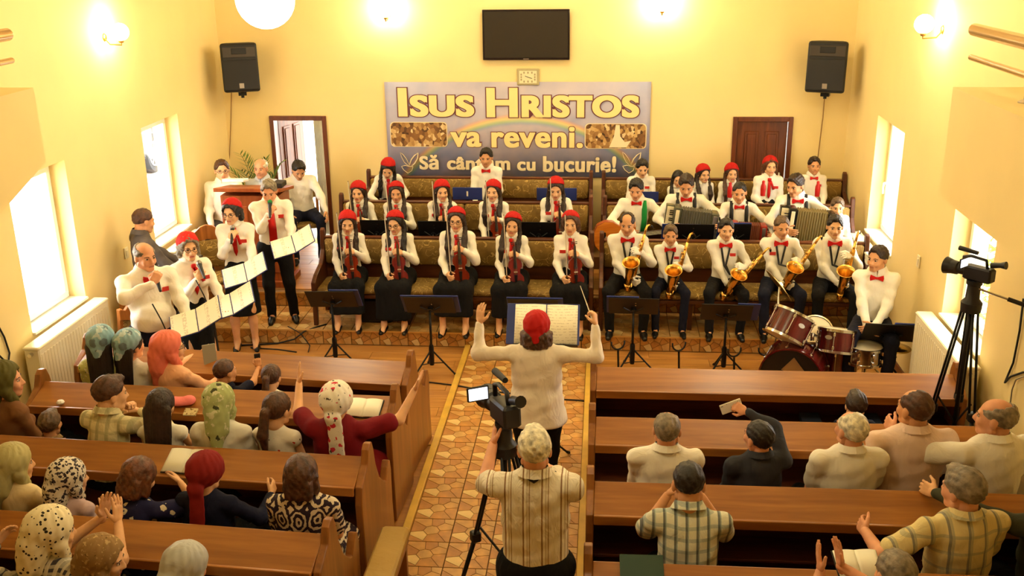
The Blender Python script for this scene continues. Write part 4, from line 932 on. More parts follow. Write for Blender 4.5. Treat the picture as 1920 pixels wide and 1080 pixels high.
def hand_mesh(style, side, h=0.0068):
    """wrist at origin, fingers along +Y, palm faces -Z; side +1 right hand (thumb at -X), -1 left hand"""
    cu = dict(relax=0.38, grip=1.05, flat=0.07, soft=0.2)[style]; t = -side
    P = [C((0, -0.02, 0), (0, 0.02, 0), 0.026, 0.027, (0, 0, 1), 0.72), C((-0.02, 0.03, 0), (-0.024, 0.08, 0), 0.02, 0.018, (0, 0, 1), 0.62), C((0.02, 0.03, 0), (0.024, 0.078, 0), 0.02, 0.017, (0, 0, 1), 0.62), C((0, 0.03, 0), (0, 0.082, 0), 0.02, 0.018, (0, 0, 1), 0.62)]
    spread = 0.02 if style != 'flat' else 0.09
    for i, L in enumerate((0.072, 0.08, 0.074, 0.058)):
        x = t * (0.031 - 0.0205 * i); p = np.array([x, 0.085 - (0.004 if i in (0, 3) else 0), 0.0]); a = 0.0; yaw = t * (1.5 - i) * spread
        for k, s in enumerate((0.44, 0.31, 0.25)):
            a += cu * (0.75 if k == 0 else 1.15); d = np.array([math.sin(yaw) * math.cos(a), math.cos(yaw) * math.cos(a), -math.sin(a)]); q = p + d * L * s
            P.append(C(p, q, 0.0092 - 0.0008 * k, 0.0086 - 0.0008 * k)); p = q
    p = np.array([t * 0.026, 0.02, -0.004]); d1 = np.array([t * 0.72, 0.66, -0.2 - 0.35 * (cu > 0.9)]); d2 = np.array([t * (0.35 - 0.5 * (cu > 0.9)), 0.9, -0.25 - 0.6 * (cu > 0.9)])
    q = p + d1 / np.linalg.norm(d1) * 0.045; r = q + d2 / np.linalg.norm(d2) * 0.045; P += [C(p, q, 0.015, 0.0115), C(q, r, 0.0112, 0.009)]
    return nets(P, h, 0.006)
HANDS = {(s, d): hand_mesh(s, d) for s in ('relax', 'grip', 'flat', 'soft') for d in (1, -1)}

def shoe_mesh(kind):
    if kind == 'shoe': P = [C((0, 0.05, 0.05), (0, -0.06, 0.04), 0.042, 0.042), C((0, -0.06, 0.036), (0, -0.15, 0.026), 0.042, 0.03), C((0, 0.045, 0.05), (0, 0.04, 0.09), 0.042, 0.045)]
    else: P = [C((0, 0.05, 0.03), (0, -0.06, 0.02), 0.034, 0.038), C((0, -0.06, 0.02), (0, -0.14, 0.016), 0.039, 0.026)]
    V, Q = nets(P, 0.011, 0.02, lambda Fd, X, Y, Z: np.maximum(Fd, 0.0 - Z + 0.002)); return V, Q
SHOE = {}
def shoe_data(k, m):
    if (k, m.name) not in SHOE:
        V, Q = shoe_mesh(k); o = np_obj('shoe', [(V, Q, 0)], m); SHOE[(k, m.name)] = o.data; bpy.data.objects.remove(o)
    return SHOE[(k, m.name)]

m_shirt = cloth('white_shirt', (246, 240, 226)); m_blkcloth = cloth('black_cloth', (22, 21, 22), 0.9, 0.4); m_navycloth = cloth('navy_trousers', (26, 28, 44), 0.9, 0.4)
m_red = cloth('red_satin', (200, 28, 26), 0.5, 0.2); m_scarf = cloth('red_kerchief', (184, 26, 24), 0.7, 0.3); m_blackshoe = mat('black_leather', (18, 16, 15), 0.35)
m_glove = cloth('white_glove', (246, 240, 226), 0.8, 0.1)
m_badge = mat('red_badge', (214, 52, 44), 0.5); m_glass_rim = mat('glasses_rim', (40, 26, 22), 0.3)

def ik(s, t, a, b, pole):
    s, t, pole = Vector(s), Vector(t), Vector(pole); d = t - s; L = d.length
    if L > (a + b) * 0.995: t = s + d * ((a + b) * 0.995 / L); d = t - s; L = d.length
    L = max(L, abs(a - b) + 0.02); u = d.normalized(); x = (a * a - b * b + L * L) / (2 * L); hgt = math.sqrt(max(0.0, a * a - x * x))
    pole = pole - u * pole.dot(u)
    if pole.length < 1e-4: pole = Vector((0, 0, -1))
    return s + u * x + pole.normalized() * hgt, t

class Person: pass
def person(label, px, py, Y, face=0.0, zf=0.0, seat=None, S=None, sex='m', hair=('short', 'black'), scarf=None, top=None, sleeve='long', low='trousers', lowm=None,
           hl=None, hr=None, sl='relax', sr='relax', pl=None, pr=None, dl=None, dr=None, nl=None, nr=None, head=(0, 0, 0), lean=0.0, side=0.0, w=1.0, belly=0.0, skin_=0, knees=0.1, hem=None,
           tie=None, badge=None, glasses=False, shoes='shoe', group='church people', gloves=False, cat='person', feet=None, twist=0.0, foot_y=0.0, strap=None, watch=False, collar=True, hs=1.0, h=0.0155, untuck=False):
    """px,py = top of the head in the photograph at depth Y; feet on zf; seat = seat height above zf or None when standing."""
    tp = at(px, py, Y=Y); top_z = tp.z - zf; top = top or m_shirt; lowm = lowm or m_blkcloth; f = sex == 'f'
    lean_drop = 1 - (1 - math.cos(lean)) * 0.9
    hat = 0.02 if (scarf or hair) else 0.0
    if S is None: S = (top_z - hat - (seat or 0.0)) / ((0.545 if seat is not None else 1.015) * (lean_drop if seat is not None else 1 - (1 - math.cos(lean)) * 0.45))
    S = max(0.9, min(1.95, S)); k = S / 1.7; hk = (0.45 + 0.6 * k) * hs; kw = k * w
    root = thing('person', label, cat, None, group)
    hipz = (seat + 0.085 * k) if seat is not None else 0.895 * k
    u = Vector((math.sin(side), -math.sin(lean) * math.cos(side), math.cos(lean) * math.cos(side)))
    fw = Vector((0, -math.cos(lean), -math.sin(lean))); rt = u.cross(fw).normalized() * -1
    if rt.x < 0: rt = -rt
    if twist: Rt = Matrix.Rotation(twist, 3, u); fw = Rt @ fw; rt = Rt @ rt
    P0 = Vector((0, 0, hipz)); T = lambda z, x=0.0, y=0.0: P0 + u * (z * k) + rt * (x * kw) + fw * (y * k)
    sw = 0.142 if f else 0.16; shd = 0.478
    Lh = T(shd, sw); Rh = T(shd, -sw)                      # person's left shoulder is +x when facing -Y
    ua, fa = 0.285 * k, 0.25 * k
    if seat is not None: dfl = (0.13, -0.28, hipz / k + 0.06); 
    else: dfl = (0.25, -0.04, hipz / k - 0.05)
    hl = Vector(hl if hl is not None else dfl) * 1.0; hr = Vector(hr if hr is not None else (-dfl[0], dfl[1], dfl[2])) * 1.0
    hl *= k; hr *= k
    eL, hl = ik(Lh, hl, ua, fa, pl or (0.45, 0.5, -0.8)); eR, hr = ik(Rh, hr, ua, fa, pr or (-0.45, 0.5, -0.8))
    # legs
    hw = 0.088 * kw
    legs = []
    for s in (1, -1):
        hip = Vector((s * hw, 0, hipz))
        if seat is not None:
            knee = Vector((s * (hw + knees * k), -0.42 * k, max(hipz - 0.01, 0.44 * k))); ank = Vector((s * (hw + knees * k * 0.8), -0.44 * k + foot_y, 0.085 * k))
        else:
            o = feet[0 if s > 0 else 1] if feet else (s * 0.1, 0.0); ank = Vector((o[0] * k, o[1] * k, 0.085 * k)); knee, ank = ik(hip, ank, 0.425 * k, 0.4 * k, (0.0, -1, 0))
        legs.append((hip, knee, ank))
    # place root so that the head top comes where it should
    npiv = T(0.565); 
    Hm = (Matrix.Rotation(head[0], 4, 'Z') @ Matrix.Rotation(head[1], 4, 'X') @ Matrix.Rotation(head[2], 4, 'Y'))
    lean_m = Matrix.Rotation(lean * 0.6, 4, 'X') @ Matrix.Rotation(side * 0.6, 4, 'Y')
    HM = tr(*npiv) @ lean_m @ Hm @ Matrix.Diagonal((hk, hk, hk, 1)) @ tr(0, -0.022, -0.002)
    crown = HM @ Vector((0, 0.012, 0.23))
    rz = rotz(face); cw = rz @ crown; root.matrix_world = tr(tp.x - cw.x, Y - cw.y, zf) @ rz
    R3 = lambda v: np.array(v)
    # ---- body: one skin
    ks = [C(T(0.5), HM @ Vector((0, 0.03, 0.07)), 0.058 * hk * (0.92 if f else 1.05), 0.052 * hk * (0.9 if f else 1.05)), C(T(0.1), T(0.42), 0.1 * kw, 0.11 * kw, R3(fw), 0.7), C(Lh, Rh, 0.045 * k)]
    ar = (0.9 if f else 1.0) * (0.6 + 0.4 * w)
    for s_, e_, h_ in ((Lh, eL, hl), (Rh, eR, hr)): ks += [C(s_, e_, 0.046 * ar * k, 0.038 * ar * k), C(e_, h_, 0.039 * ar * k, 0.026 * ar * k)]
    lg = 0.8 if low == 'trousers' else 1.0
    for hip, knee, ank in legs:
        ks += [C(hip, knee, 0.07 * k * lg, 0.05 * k * lg), C(knee, knee.lerp(ank, 0.35) + Vector((0, 0.012 * k, 0)), 0.048 * k * lg, 0.05 * k * lg), C(knee.lerp(ank, 0.35) + Vector((0, 0.012 * k, 0)), ank, 0.05 * k * lg, 0.033 * k), C(ank, ank + Vector((0, -0.1 * k, -0.05 * k)), 0.034 * k, 0.028 * k)]
    bare = sleeve != 'long' or low == 'skirt'
    V, Q = nets(ks, h * (1.05 if bare else 1.9), 0.03); parts = [(V, Q, 0)]
    for V, Q, m in HEADS['f' if f else 'm']: parts.append((xf(V, HM), Q, m))
    fr = []
    for sd, h_, e_, st, d_, n_ in ((-1, hl, eL, sl, dl, nl), (1, hr, eR, sr, dr, nr)):
        d = Vector(d_) if d_ is not None else (h_ - e_); n = Vector(n_) if n_ is not None else Vector((sd * 1.0, 0.25, -0.3))
        HMt = frame(h_, d, -n) @ Matrix.Diagonal((k, k, k, 1)); fr.append(HMt)
        if not gloves: V, Q = HANDS[(st, sd)]; parts.append((xf(V, HMt), Q, 0))
    np_obj('body', parts, [SK[skin_], m_eye, m_iris if not hair else (HAIR[hair[1]] if hair[1] in ('black', 'dark', 'brown') else m_iris), LIP[0 if f else 1]], root)
    if gloves:
        for sd, HMt, st in ((-1, fr[0], sl), (1, fr[1], sr)):
            V, Q = HANDS[(st, sd)]; np_obj('glove', [(xf(V, HMt @ Matrix.Diagonal((1.1, 1.04, 1.2, 1))), Q, 0)], m_glove, root)
    # ---- upper garment
    c = []
    c += [C(T(0.41), T(0.31), 0.15 * kw, 0.15 * kw, R3(fw), 0.66), C(T(0.31), T(0.04), (0.13 if f else 0.138) * kw, 0.148 * kw, R3(fw), 0.7), C(Lh, Rh, 0.056 * k), C(T(0.53), Lh, 0.056 * k, 0.05 * k), C(T(0.53), Rh, 0.056 * k, 0.05 * k)]
    if f and S > 1.45: c += [E(T(0.34, 0.07, 0.085), (0.068 * k,) * 3), E(T(0.34, -0.07, 0.085), (0.068 * k,) * 3)]
    if belly: c += [E(T(0.15, 0, 0.07 + belly * 0.3), (0.15 * kw, (0.1 + belly) * k, 0.15 * k))]
    aw = 0.55 + 0.45 * w
    if sleeve == 'long':
        for s_, e_, h_ in ((Lh, eL, hl), (Rh, eR, hr)): c += [C(s_, e_, (0.052 if f else 0.058) * k * aw, (0.046 if f else 0.05) * k * aw), C(e_, e_.lerp(h_, 0.93), (0.046 if f else 0.05) * k * aw, 0.036 * k)]
    elif sleeve == 'short':
        for s_, e_ in ((Lh, eL), (Rh, eR)): c += [C(s_, s_.lerp(e_, 0.72), 0.06 * k * aw, 0.064 * k * aw)]
    if untuck: c += [C(T(0.06), P0 - u * 0.08 * k, 0.16 * kw, 0.185 * kw, R3(fw), 0.8)]
    ph = rng.uniform(0, 6, 3)
    def folds(Fd, X, Y_, Z):
        zl = (Z - hipz) / k; g = 0.006 * k * np.sin(34 * X / k + 18 * Z / k + ph[0]) * np.sin(40 * Z / k - 14 * X / k + 12 * Y_ / k + ph[1])
        return np.maximum(Fd + g, hipz + (-0.1 if untuck else 0.05) * k - Z)
    V, Q = nets(c, h, 0.034 * k, folds); parts = [(V, Q, 0)]
    if collar:
        b = MB(); ncb = T(0.58, 0, -0.008); cm = frame(ncb, fw, u)
        for s in (-1, 1):
            ring = []
            for i in range(7):
                a = s * (PI * 0.98 * i / 6); r1, r2 = 0.069 * hk, 0.094 * hk
                ring.append(((r1 * math.sin(a), r1 * math.cos(PI - a) * 0.95 * -1 * -1, 0.036 * k - 0.034 * k * (i / 6) ** 2), (r2 * math.sin(a), r2 * math.cos(PI - a) * 0.95, -0.006 * k - 0.045 * k * (i / 6) ** 2)))
            # i=0 at the nape, i=6 at the throat
            Vv = [cm @ Vector(p) for q in ring for p in q]; Ff = [(2 * i, 2 * i + 1, 2 * i + 3, 2 * i + 2) if s > 0 else (2 * i + 2, 2 * i + 3, 2 * i + 1, 2 * i) for i in range(6)]
            b.add(Vv, Ff)
        parts.append((np.array([tuple(p) for p in b.v]), np.array(b.f), 0))
    np_obj({'long': 'shirt', 'short': 'shirt', 'none': 'blouse'}[sleeve], parts, top, root)
    surf_prims = c
    def chest(x, z, gap=0.0):
        """point on the front of the garment at x across, z up the trunk"""
        o = T(z, x, 0.4); s_ = 0.4 * k
        for i in range(60):
            q = np.array(o); A = 0.3
            for p in surf_prims:
                d = float(_dist(p, q[0], q[1], q[2])); hh = min(1, max(0, 0.5 + 0.5 * (A - d) / 0.034)); A = A * (1 - hh) + d * hh - 0.034 * hh * (1 - hh)
            if A < 0.004: break
            o = o - fw * max(0.002, A * 0.7)
        return o + fw * (0.006 + gap)
    # ---- lower garment
    if low == 'trousers':
        tk = 0.86 if untuck else 1.0
        c = [C((hw * 0.75, 0, hipz), (-hw * 0.75, 0, hipz), 0.108 * kw * tk, None, (0, 1, 0), 0.95), C((0, 0, hipz), T(0.0), 0.14 * kw * tk, 0.148 * kw * tk, R3(fw), 0.78)]
        for hip, knee, ank in legs: c += [C(hip, knee, 0.098 * k * (0.5 + 0.5 * w) * tk, 0.068 * k), C(knee, ank + Vector((0, 0.005, 0.0)), 0.066 * k, 0.055 * k)]
        V, Q = nets(c, h * 1.5, 0.03 * k, lambda Fd, X, Y_, Z: np.maximum(np.maximum(Fd + 0.003 * np.sin(30 * Z + 20 * X), 0.05 * k - Z), Z - hipz - 0.085 * k)); np_obj('trousers', [(V, Q, 0)], lowm, root)
    else:
        hm = (hem if hem is not None else 0.3) * k
        if seat is not None:
            c = [C((hw, 0, hipz), (-hw, 0, hipz), 0.13 * kw, None, (0, 1, 0), 0.95), C((0, 0, hipz), T(0.12), 0.13 * kw, 0.135 * kw, R3(fw), 0.8), C((0, 0, hipz + 0.01), (0, -0.4 * k, hipz), 0.1 * k, 0.085 * k)]
            for hip, knee, ank in legs: c += [C(hip, knee, 0.112 * k, 0.085 * k), C(knee, knee.lerp(ank, 0.95), 0.082 * k, 0.095 * k)]
            mk = (legs[0][1] + legs[1][1]) / 2; ma = (legs[0][2] + legs[1][2]) / 2; c += [C(mk, mk.lerp(ma, 0.95), 0.08 * k, 0.09 * k)]
        else:
            c = [C(T(0.12), P0, 0.125 * kw, 0.16 * kw, (0, 1, 0), 0.8), C(P0, (0, 0.0, hm - 0.1 * k), 0.16 * kw, 0.2 * kw, (0, 1, 0), 0.8)]
        V, Q = nets(c, h * 1.35, 0.05 * k, lambda Fd, X, Y_, Z: np.maximum(Fd + 0.006 * np.sin(46 * X / k + 8 * Y_ + 3 * Z), hm - Z)); np_obj('skirt', [(V, Q, 0)], lowm, root)
    if shoes:
        for hip, knee, ank in legs:
            fy = 0.0; M = tr(ank.x, ank.y, ank.z - 0.085 * k) @ rotz(0.12 if ank.x > 0 else -0.12) @ Matrix.Diagonal((k, k, k, 1)); inst('shoe', shoe_data(shoes, m_blackshoe), root, M)
    # ---- head dress, hair
    if hair: inst('hair', hair_data(hair[0]), root, HM, [HAIR[hair[1]]])
    if scarf: inst('head_scarf', hair_data(scarf[0]), root, HM @ Matrix.Diagonal((1.07, 1.06, 1.06, 1)) @ tr(0, 0, -0.006), [scarf[1]])
    if glasses:
        b = MB()
        for s in (-1, 1):
            b.tube([(s * 0.032 + 0.022 * math.cos(a), -0.103 + 0.006 * math.cos(a) ** 2, 0.113 + 0.017 * math.sin(a)) for a in np.linspace(0, 2 * PI, 15)], 0.0022, 5)
            b.tube([(s * 0.054, -0.098, 0.118), (s * 0.078, -0.06, 0.118), (s * 0.083, 0.01, 0.112)], 0.002, 5)
        b.tube([(-0.011, -0.104, 0.116), (0.011, -0.104, 0.116)], 0.002, 5); b.build('glasses', m_glass_rim, root, True, HM)
    # ---- neckwear
    nk = T(0.525, 0, 0.08)
    if tie in ('bow', 'bowbig'):
        p = chest(0, 0.505, 0.006); M = frame(p, fw, u) @ Matrix.Diagonal((k, k, k, 1)); b = MB(); s_ = 1.25 if tie == 'bowbig' else 1.0
        for s in (-1, 1):
            q = [(s * 0.008, 0.009), (s * 0.06 * s_, 0.03 * s_), (s * 0.066 * s_, 0.0), (s * 0.06 * s_, -0.03 * s_), (s * 0.008, -0.009)]
            b.prism(q, -0.006, 0.012, M=M @ Matrix(((1, 0, 0, 0), (0, 0, 1, 0), (0, 1, 0, 0), (0, 0, 0, 1))))
        b.rbx(-0.012, 0.012, -0.006, 0.018, -0.012, 0.012, 0.004, M=M); b.build('bow_tie', m_red, root, bevel=0.003)
    elif tie in ('long', 'scarf'):
        ws = (0.016, 0.03, 0.038, 0.04) if tie == 'long' else (0.014, 0.018, 0.022, 0.02); zs = (0.5, 0.4, 0.25, 0.1) if tie == 'long' else (0.49, 0.42, 0.34, 0.26)
        b = MB(); Vv = []
        for wd, z in zip(ws, zs):
            for s in (-1, 1): Vv.append(chest(s * wd, z, 0.004))
        Vv.append(chest(0, zs[-1] - 0.05, 0.004)); b.add(Vv, [(0, 1, 3, 2), (2, 3, 5, 4), (4, 5, 7, 6), (6, 7, 8)])
        b.rbx(-0.02, 0.02, -0.008, 0.014, -0.02, 0.016, 0.006, M=frame(chest(0, 0.51, 0.004), fw, u))
        if tie == 'scarf': b.add([chest(0.0, 0.5, 0.006), chest(0.03, 0.49, 0.006), chest(0.075, 0.36, 0.006), chest(0.045, 0.35, 0.006)], [(3, 2, 1, 0)])
        o = b.build('tie', m_red, root, True); sm = o.modifiers.new('thickness', 'SOLIDIFY'); sm.thickness = 0.005; sm.offset = 0
    if badge:
        p = chest(badge * 0.09, 0.385, 0.002); q = chest(badge * 0.09 + 0.02, 0.385, 0.002); M = frame(p, fw, u)
        MB().rbx(-0.036 * k, 0.036 * k, 0.0, 0.004, -0.02 * k, 0.02 * k, 0.0015, M=M).build('name_badge', m_badge, root)
    if strap is not None:
        b = MB(); tgt = Vector(strap) * k
        for s in (-1, 1):
            b.tube([T(0.55, s * 0.02, -0.06), T(0.545, s * 0.07, 0.0), chest(s * 0.05, 0.47, 0.004), chest(s * 0.03, 0.36, 0.005), chest(s * 0.012, 0.26, 0.008), tgt], 0.011, 6, flat=0.4)
        b.build('neck_strap', m_black, root, True)
    if watch:
        M = fr[0] @ tr(0, -0.035, 0); MB().lathe([(0.034, -0.008), (0.037, -0.008), (0.037, 0.008), (0.034, 0.008)], 16, M=M @ Matrix.Rotation(PI / 2, 4, 'X') @ Matrix.Diagonal((1, 0.8, 1, 1)), cap=False).build('wrist_band', m_black, root, True)
    r = Person(); r.o = root; r.k = k; r.M = root.matrix_world.copy(); r.hl, r.hr, r.fl, r.fr = hl, hr, fr[0], fr[1]; r.T = T; r.HM = HM; r.hipz = hipz; r.chest = chest; r.S = S; r.fw = fw; r.u = u
    return r
# ================================================================ instruments and gear
m_vio = wood('violin_varnish', (150, 52, 22), (110, 32, 14), 2, 0.15, 10, spec=0.8); m_ebony = mat('ebony', (22, 16, 14), 0.35); m_bowst = wood('bow_stick', (96, 44, 22), (70, 30, 14), 2, 0.3)
m_bowhair = mat('bow_hair', (226, 214, 188), 0.6); m_gold = mat('sax_lacquer', (226, 178, 92), 0.24, 1.0); m_ivory_key = mat('ivory', (248, 236, 200), 0.35)
def vio_proto():
    prof = [(0.0, 0.0), (0.006, 0.045), (0.03, 0.085), (0.075, 0.102), (0.12, 0.097), (0.15, 0.075), (0.165, 0.058), (0.2, 0.056), (0.225, 0.064), (0.24, 0.08), (0.28, 0.083), (0.32, 0.07), (0.345, 0.04), (0.355, 0.018)]
    poly = [(w_, z) for z, w_ in prof] + [(-w_, z) for z, w_ in prof[::-1]][:-1]
    MR = Matrix(((1, 0, 0, 0), (0, 0, -1, 0), (0, 1, 0, 0), (0, 0, 0, 1)))
    d = {}
    def data(nm, b, m, sm=False):
        o = b.build(nm, m, None, sm); d[nm] = o.data; bpy.data.objects.remove(o)
    b = MB(); b.prism(poly, -0.018, 0.018, M=MR); inner = [(x * 0.9, 0.012 + z * 0.93) for x, z in poly]; b.prism(inner, 0.018, 0.025, M=MR); b.prism(inner, -0.025, -0.018, M=MR); data('body', b, m_vio)
    b = MB(); b.tube([(0, -0.012, 0.35), (0, -0.008, 0.5)], [0.016, 0.013], 8); data('neck', b, m_vio, True)
    b = MB(); b.tube([(0, -0.008, 0.49), (0, 0.0, 0.55), (0, 0.014, 0.575), (0, 0.024, 0.56), (0, 0.016, 0.55)], [0.013, 0.011, 0.011, 0.01, 0.008], 8); data('scroll', b, m_vio, True)
    b = MB(); b.add([(-0.021, -0.042, 0.235), (0.021, -0.042, 0.235), (0.012, -0.026, 0.5), (-0.012, -0.026, 0.5), (-0.021, -0.034, 0.235), (0.021, -0.034, 0.235), (0.012, -0.02, 0.5), (-0.012, -0.02, 0.5)], [(0, 3, 2, 1), (4, 5, 6, 7), (0, 1, 5, 4), (1, 2, 6, 5), (2, 3, 7, 6), (3, 0, 4, 7)]); data('fingerboard', b, m_ebony)
    b = MB(); b.bx(-0.021, 0.021, -0.052, -0.025, 0.188, 0.193); data('bridge', b, m_ivory_key)
    b = MB(); b.prism([(-0.02, 0.155), (0.02, 0.155), (0.008, 0.03), (-0.008, 0.03)], 0.03, 0.04, M=MR); data('tailpiece', b, m_ebony)
    b = MB(); b.ell((-0.055, -0.034, 0.03), (0.035, 0.014, 0.022), 12); data('chin_rest', b, m_ebony, True)
    b = MB()
    for s in (-1, 1):
        for z in (0.525, 0.545): b.tube([(0, -0.004, z), (s * 0.035, -0.004, z)], [0.004, 0.006], 6)
    data('tuning_pegs', b, m_ebony)
    b = MB()
    for x in (-0.009, -0.003, 0.003, 0.009): b.tube([(x * 1.2, -0.041, 0.15), (x * 1.6, -0.053, 0.19), (x * 0.7, -0.03, 0.5)], 0.0012, 4)
    data('strings', b, m_chrome)
    return d
VIO = vio_proto()
def violin(M, label, grp='violins held upright on laps'):
    r = thing('violin', label, 'violin', M, grp)
    for nm in VIO: inst(nm, VIO[nm], r)
    return r
def bow(M, label, grp='violin bows held upright'):
    r = thing('violin_bow', label, 'bow', M, grp)
    MB().tube([(0, 0, -0.02), (0, 0.006, 0.35), (0, 0, 0.7), (0, -0.014, 0.72)], [0.0055, 0.005, 0.004, 0.005], 8).build('stick', m_bowst, r, True)
    MB().bx(-0.0045, 0.0045, -0.021, -0.018, 0.0, 0.712).build('bow_hair', m_bowhair, r); MB().rbx(-0.006, 0.006, -0.022, 0.0, 0.0, 0.045, 0.002).build('frog', m_ebony, r)
    return r
def sax(M, label):
    r = thing('saxophone', label, 'saxophone', M, 'gold saxophones')
    body = [(0, 0.03, 0.58), (0, 0.02, 0.4), (0, 0.01, 0.2), (0, 0.0, 0.06)]; bow_ = [(0, 0.0, 0.06), (0, -0.012, 0.015), (0, -0.045, -0.008), (0, -0.08, 0.012), (0, -0.095, 0.06)]
    MB().tube(body, [0.014, 0.019, 0.025, 0.03], 14).build('body_tube', m_gold, r, True)
    MB().tube(bow_, [0.03, 0.032, 0.033, 0.034, 0.035], 14).build('bottom_bow', m_gold, r, True)
    b = MB(); P = [(0, -0.095, 0.06), (0, -0.102, 0.16), (0, -0.115, 0.24), (0, -0.13, 0.285), (0, -0.142, 0.305)]; b.tube(P, [0.035, 0.042, 0.054, 0.072, 0.09], 20, cap=False); b.build('bell', [m_gold], r, True).modifiers.new('thickness', 'SOLIDIFY').thickness = 0.003
    MB().tube([(0, 0.03, 0.575), (0, 0.028, 0.63), (0, 0.045, 0.665), (0, 0.09, 0.67), (0, 0.14, 0.65)], [0.013, 0.012, 0.011, 0.01, 0.009], 12).build('neck_tube', m_gold, r, True)
    MB().tube([(0, 0.13, 0.655), (0, 0.2, 0.625)], [0.013, 0.008], 10).build('mouthpiece', m_ebony, r, True)
    for i in range(9):
        z = 0.1 + i * 0.052; y = 0.004 + 0.02 * z; s = -1 if i % 2 else 1
        MB().lathe([(0.017 - i * 0.0007, 0), (0.019 - i * 0.0007, 0.004), (0.0, 0.007)], 12, M=tr(0.006 * s, y - 0.033 + i * 0.0018, z) @ Matrix.Rotation(PI / 2, 4, 'X')).build('key_cup', m_gold, r)
    for x in (-0.026, 0.026): MB().tube([(x, -0.01, 0.08), (x * 0.8, 0.0, 0.5)], 0.0032, 6).build('key_rod', m_gold, r)
    for z in (0.12, 0.2): MB().tube([(0.03, -0.09, z), (0.05, -0.12, z + 0.02), (0.03, -0.14, z + 0.03)], 0.004, 6).build('key_guard', m_gold, r)
    return r
def accordion(M, label, shell, bel, w=0.36, h=0.4):
    r = thing('accordion', label, 'accordion', M, 'accordions'); d = 0.09; a = 0.09
    MB().rbx(-w / 2, -w / 2 + a, -d, d, -h / 2, h / 2, 0.014).build('treble_box', shell, r)
    MB().rbx(w / 2 - a, w / 2, -d, d, -h / 2 + 0.02, h / 2 - 0.02, 0.014).build('bass_box', shell, r)
    b = MB(); n = 12; x0, x1 = -w / 2 + a, w / 2 - a; prof = []
    for i in range(2 * n + 1):
        q = 0.012 if i % 2 else 0.0; x = x0 + (x1 - x0) * i / (2 * n); prof.append((x, d - 0.004 - q, h / 2 - 0.016 - q))
    V = []; Fc = []
    for x, dy, hz in prof: V += [(x, -dy, -hz), (x, dy, -hz), (x, dy, hz), (x, -dy, hz)]
    for i in range(2 * n):
        for k in range(4): Fc.append((i * 4 + k, i * 4 + (k + 1) % 4, i * 4 + 4 + (k + 1) % 4, i * 4 + 4 + k))
    b.add(V, Fc); b.build('bellows', bel, r)
    kx = -w / 2 - 0.075
    MB().rbx(kx - 0.01, -w / 2 + 0.004, -d * 0.2, d * 0.7, -h / 2 + 0.0, h / 2 - 0.0, 0.006).build('key_bed', shell, r)
    nk = 15; s = (h - 0.03) / nk
    for i in range(nk):
        z = -h / 2 + 0.015 + i * s; MB().bx(kx, -w / 2 - 0.002, -d * 0.2 - 0.014, -d * 0.2 - 0.001, z + 0.001, z + s - 0.001).build('white_key', m_ivory_key, r)
        if i % 7 not in (2, 6) and i < nk - 1: MB().bx(kx + 0.032, -w / 2 - 0.003, -d * 0.2 - 0.022, -d * 0.2 - 0.014, z + s - 0.005, z + s + 0.005).build('black_key', m_ebony, r)
    MB().rbx(-w / 2 + 0.02, -w / 2 + a - 0.03, -d - 0.006, -d, -h / 2 + 0.03, h / 2 - 0.03, 0.003).build('register_grille', m_ivory_key, r)
    MB().rbx(w / 2 - a + 0.025, w / 2 - 0.02, -d - 0.006, -d, -h / 2 + 0.05, h / 2 - 0.05, 0.003).build('bass_grille', m_steel, r)
    MB().tube([(w / 2 + 0.004, -0.05, h / 2 - 0.06), (w / 2 + 0.05, 0, 0), (w / 2 + 0.004, -0.05, -h / 2 + 0.06)], 0.014, 8, flat=0.4).build('hand_strap', m_black, r, True)
    return r
def guitar(M, label):
    """neck along +X, front faces -Y"""
    r = thing('acoustic_guitar', label, 'guitar', M); MR = Matrix(((1, 0, 0, 0), (0, 0, -1, 0), (0, 1, 0, 0), (0, 0, 0, 1)))
    pf = [(-0.25, 0.0), (-0.24, 0.08), (-0.19, 0.16), (-0.1, 0.195), (-0.01, 0.18), (0.05, 0.135), (0.1, 0.12), (0.16, 0.138), (0.21, 0.135), (0.245, 0.09), (0.255, 0.0)]; poly = pf + [(x, -z) for x, z in pf[-2:0:-1]]
    MB().prism(poly, -0.05, 0.05, M=MR).build('body', wood('guitar_side', (176, 84, 26), (140, 60, 18), 0, 0.25), r, bevel=0.006)
    MB().prism([(x * 0.97, z * 0.97) for x, z in poly], 0.05, 0.054, M=MR).build('soundboard', wood('guitar_top', (236, 150, 56), (206, 112, 34), 0, 0.2), r)
    MB().lathe([(0.055, 0.0), (0.055, 0.002), (0.0, 0.002)], 24, M=tr(0.08, -0.056, 0) @ Matrix.Rotation(PI / 2, 4, 'X')).build('sound_hole', m_ebony, r)
    MB().bx(-0.13, -0.1, -0.066, -0.054, -0.07, 0.07).build('bridge', m_ebony, r); MB().bx(0.13, 0.66, -0.066, -0.04, -0.027, 0.027).build('neck', m_bwv, r, bevel=0.008); MB().bx(0.16, 0.66, -0.07, -0.066, -0.026, 0.026).build('fretboard', m_ebony, r)
    MB().prism([(0.66, -0.028), (0.66, 0.028), (0.82, 0.042), (0.83, 0.0), (0.82, -0.042)], 0.045, 0.06, M=MR).build('headstock', m_bwv, r)
    for s in (-1, 1):
        for x in (0.7, 0.74, 0.78): MB().ell((x, -0.053, s * 0.055), (0.008, 0.006, 0.012), 8).build('tuning_peg', m_chrome, r, True)
    b = MB()
    for z in np.linspace(-0.02, 0.02, 6): b.tube([(-0.115, -0.068, z), (0.66, -0.073, z * 0.85)], 0.0014, 4)
    b.build('strings', m_chrome, r)
    return r
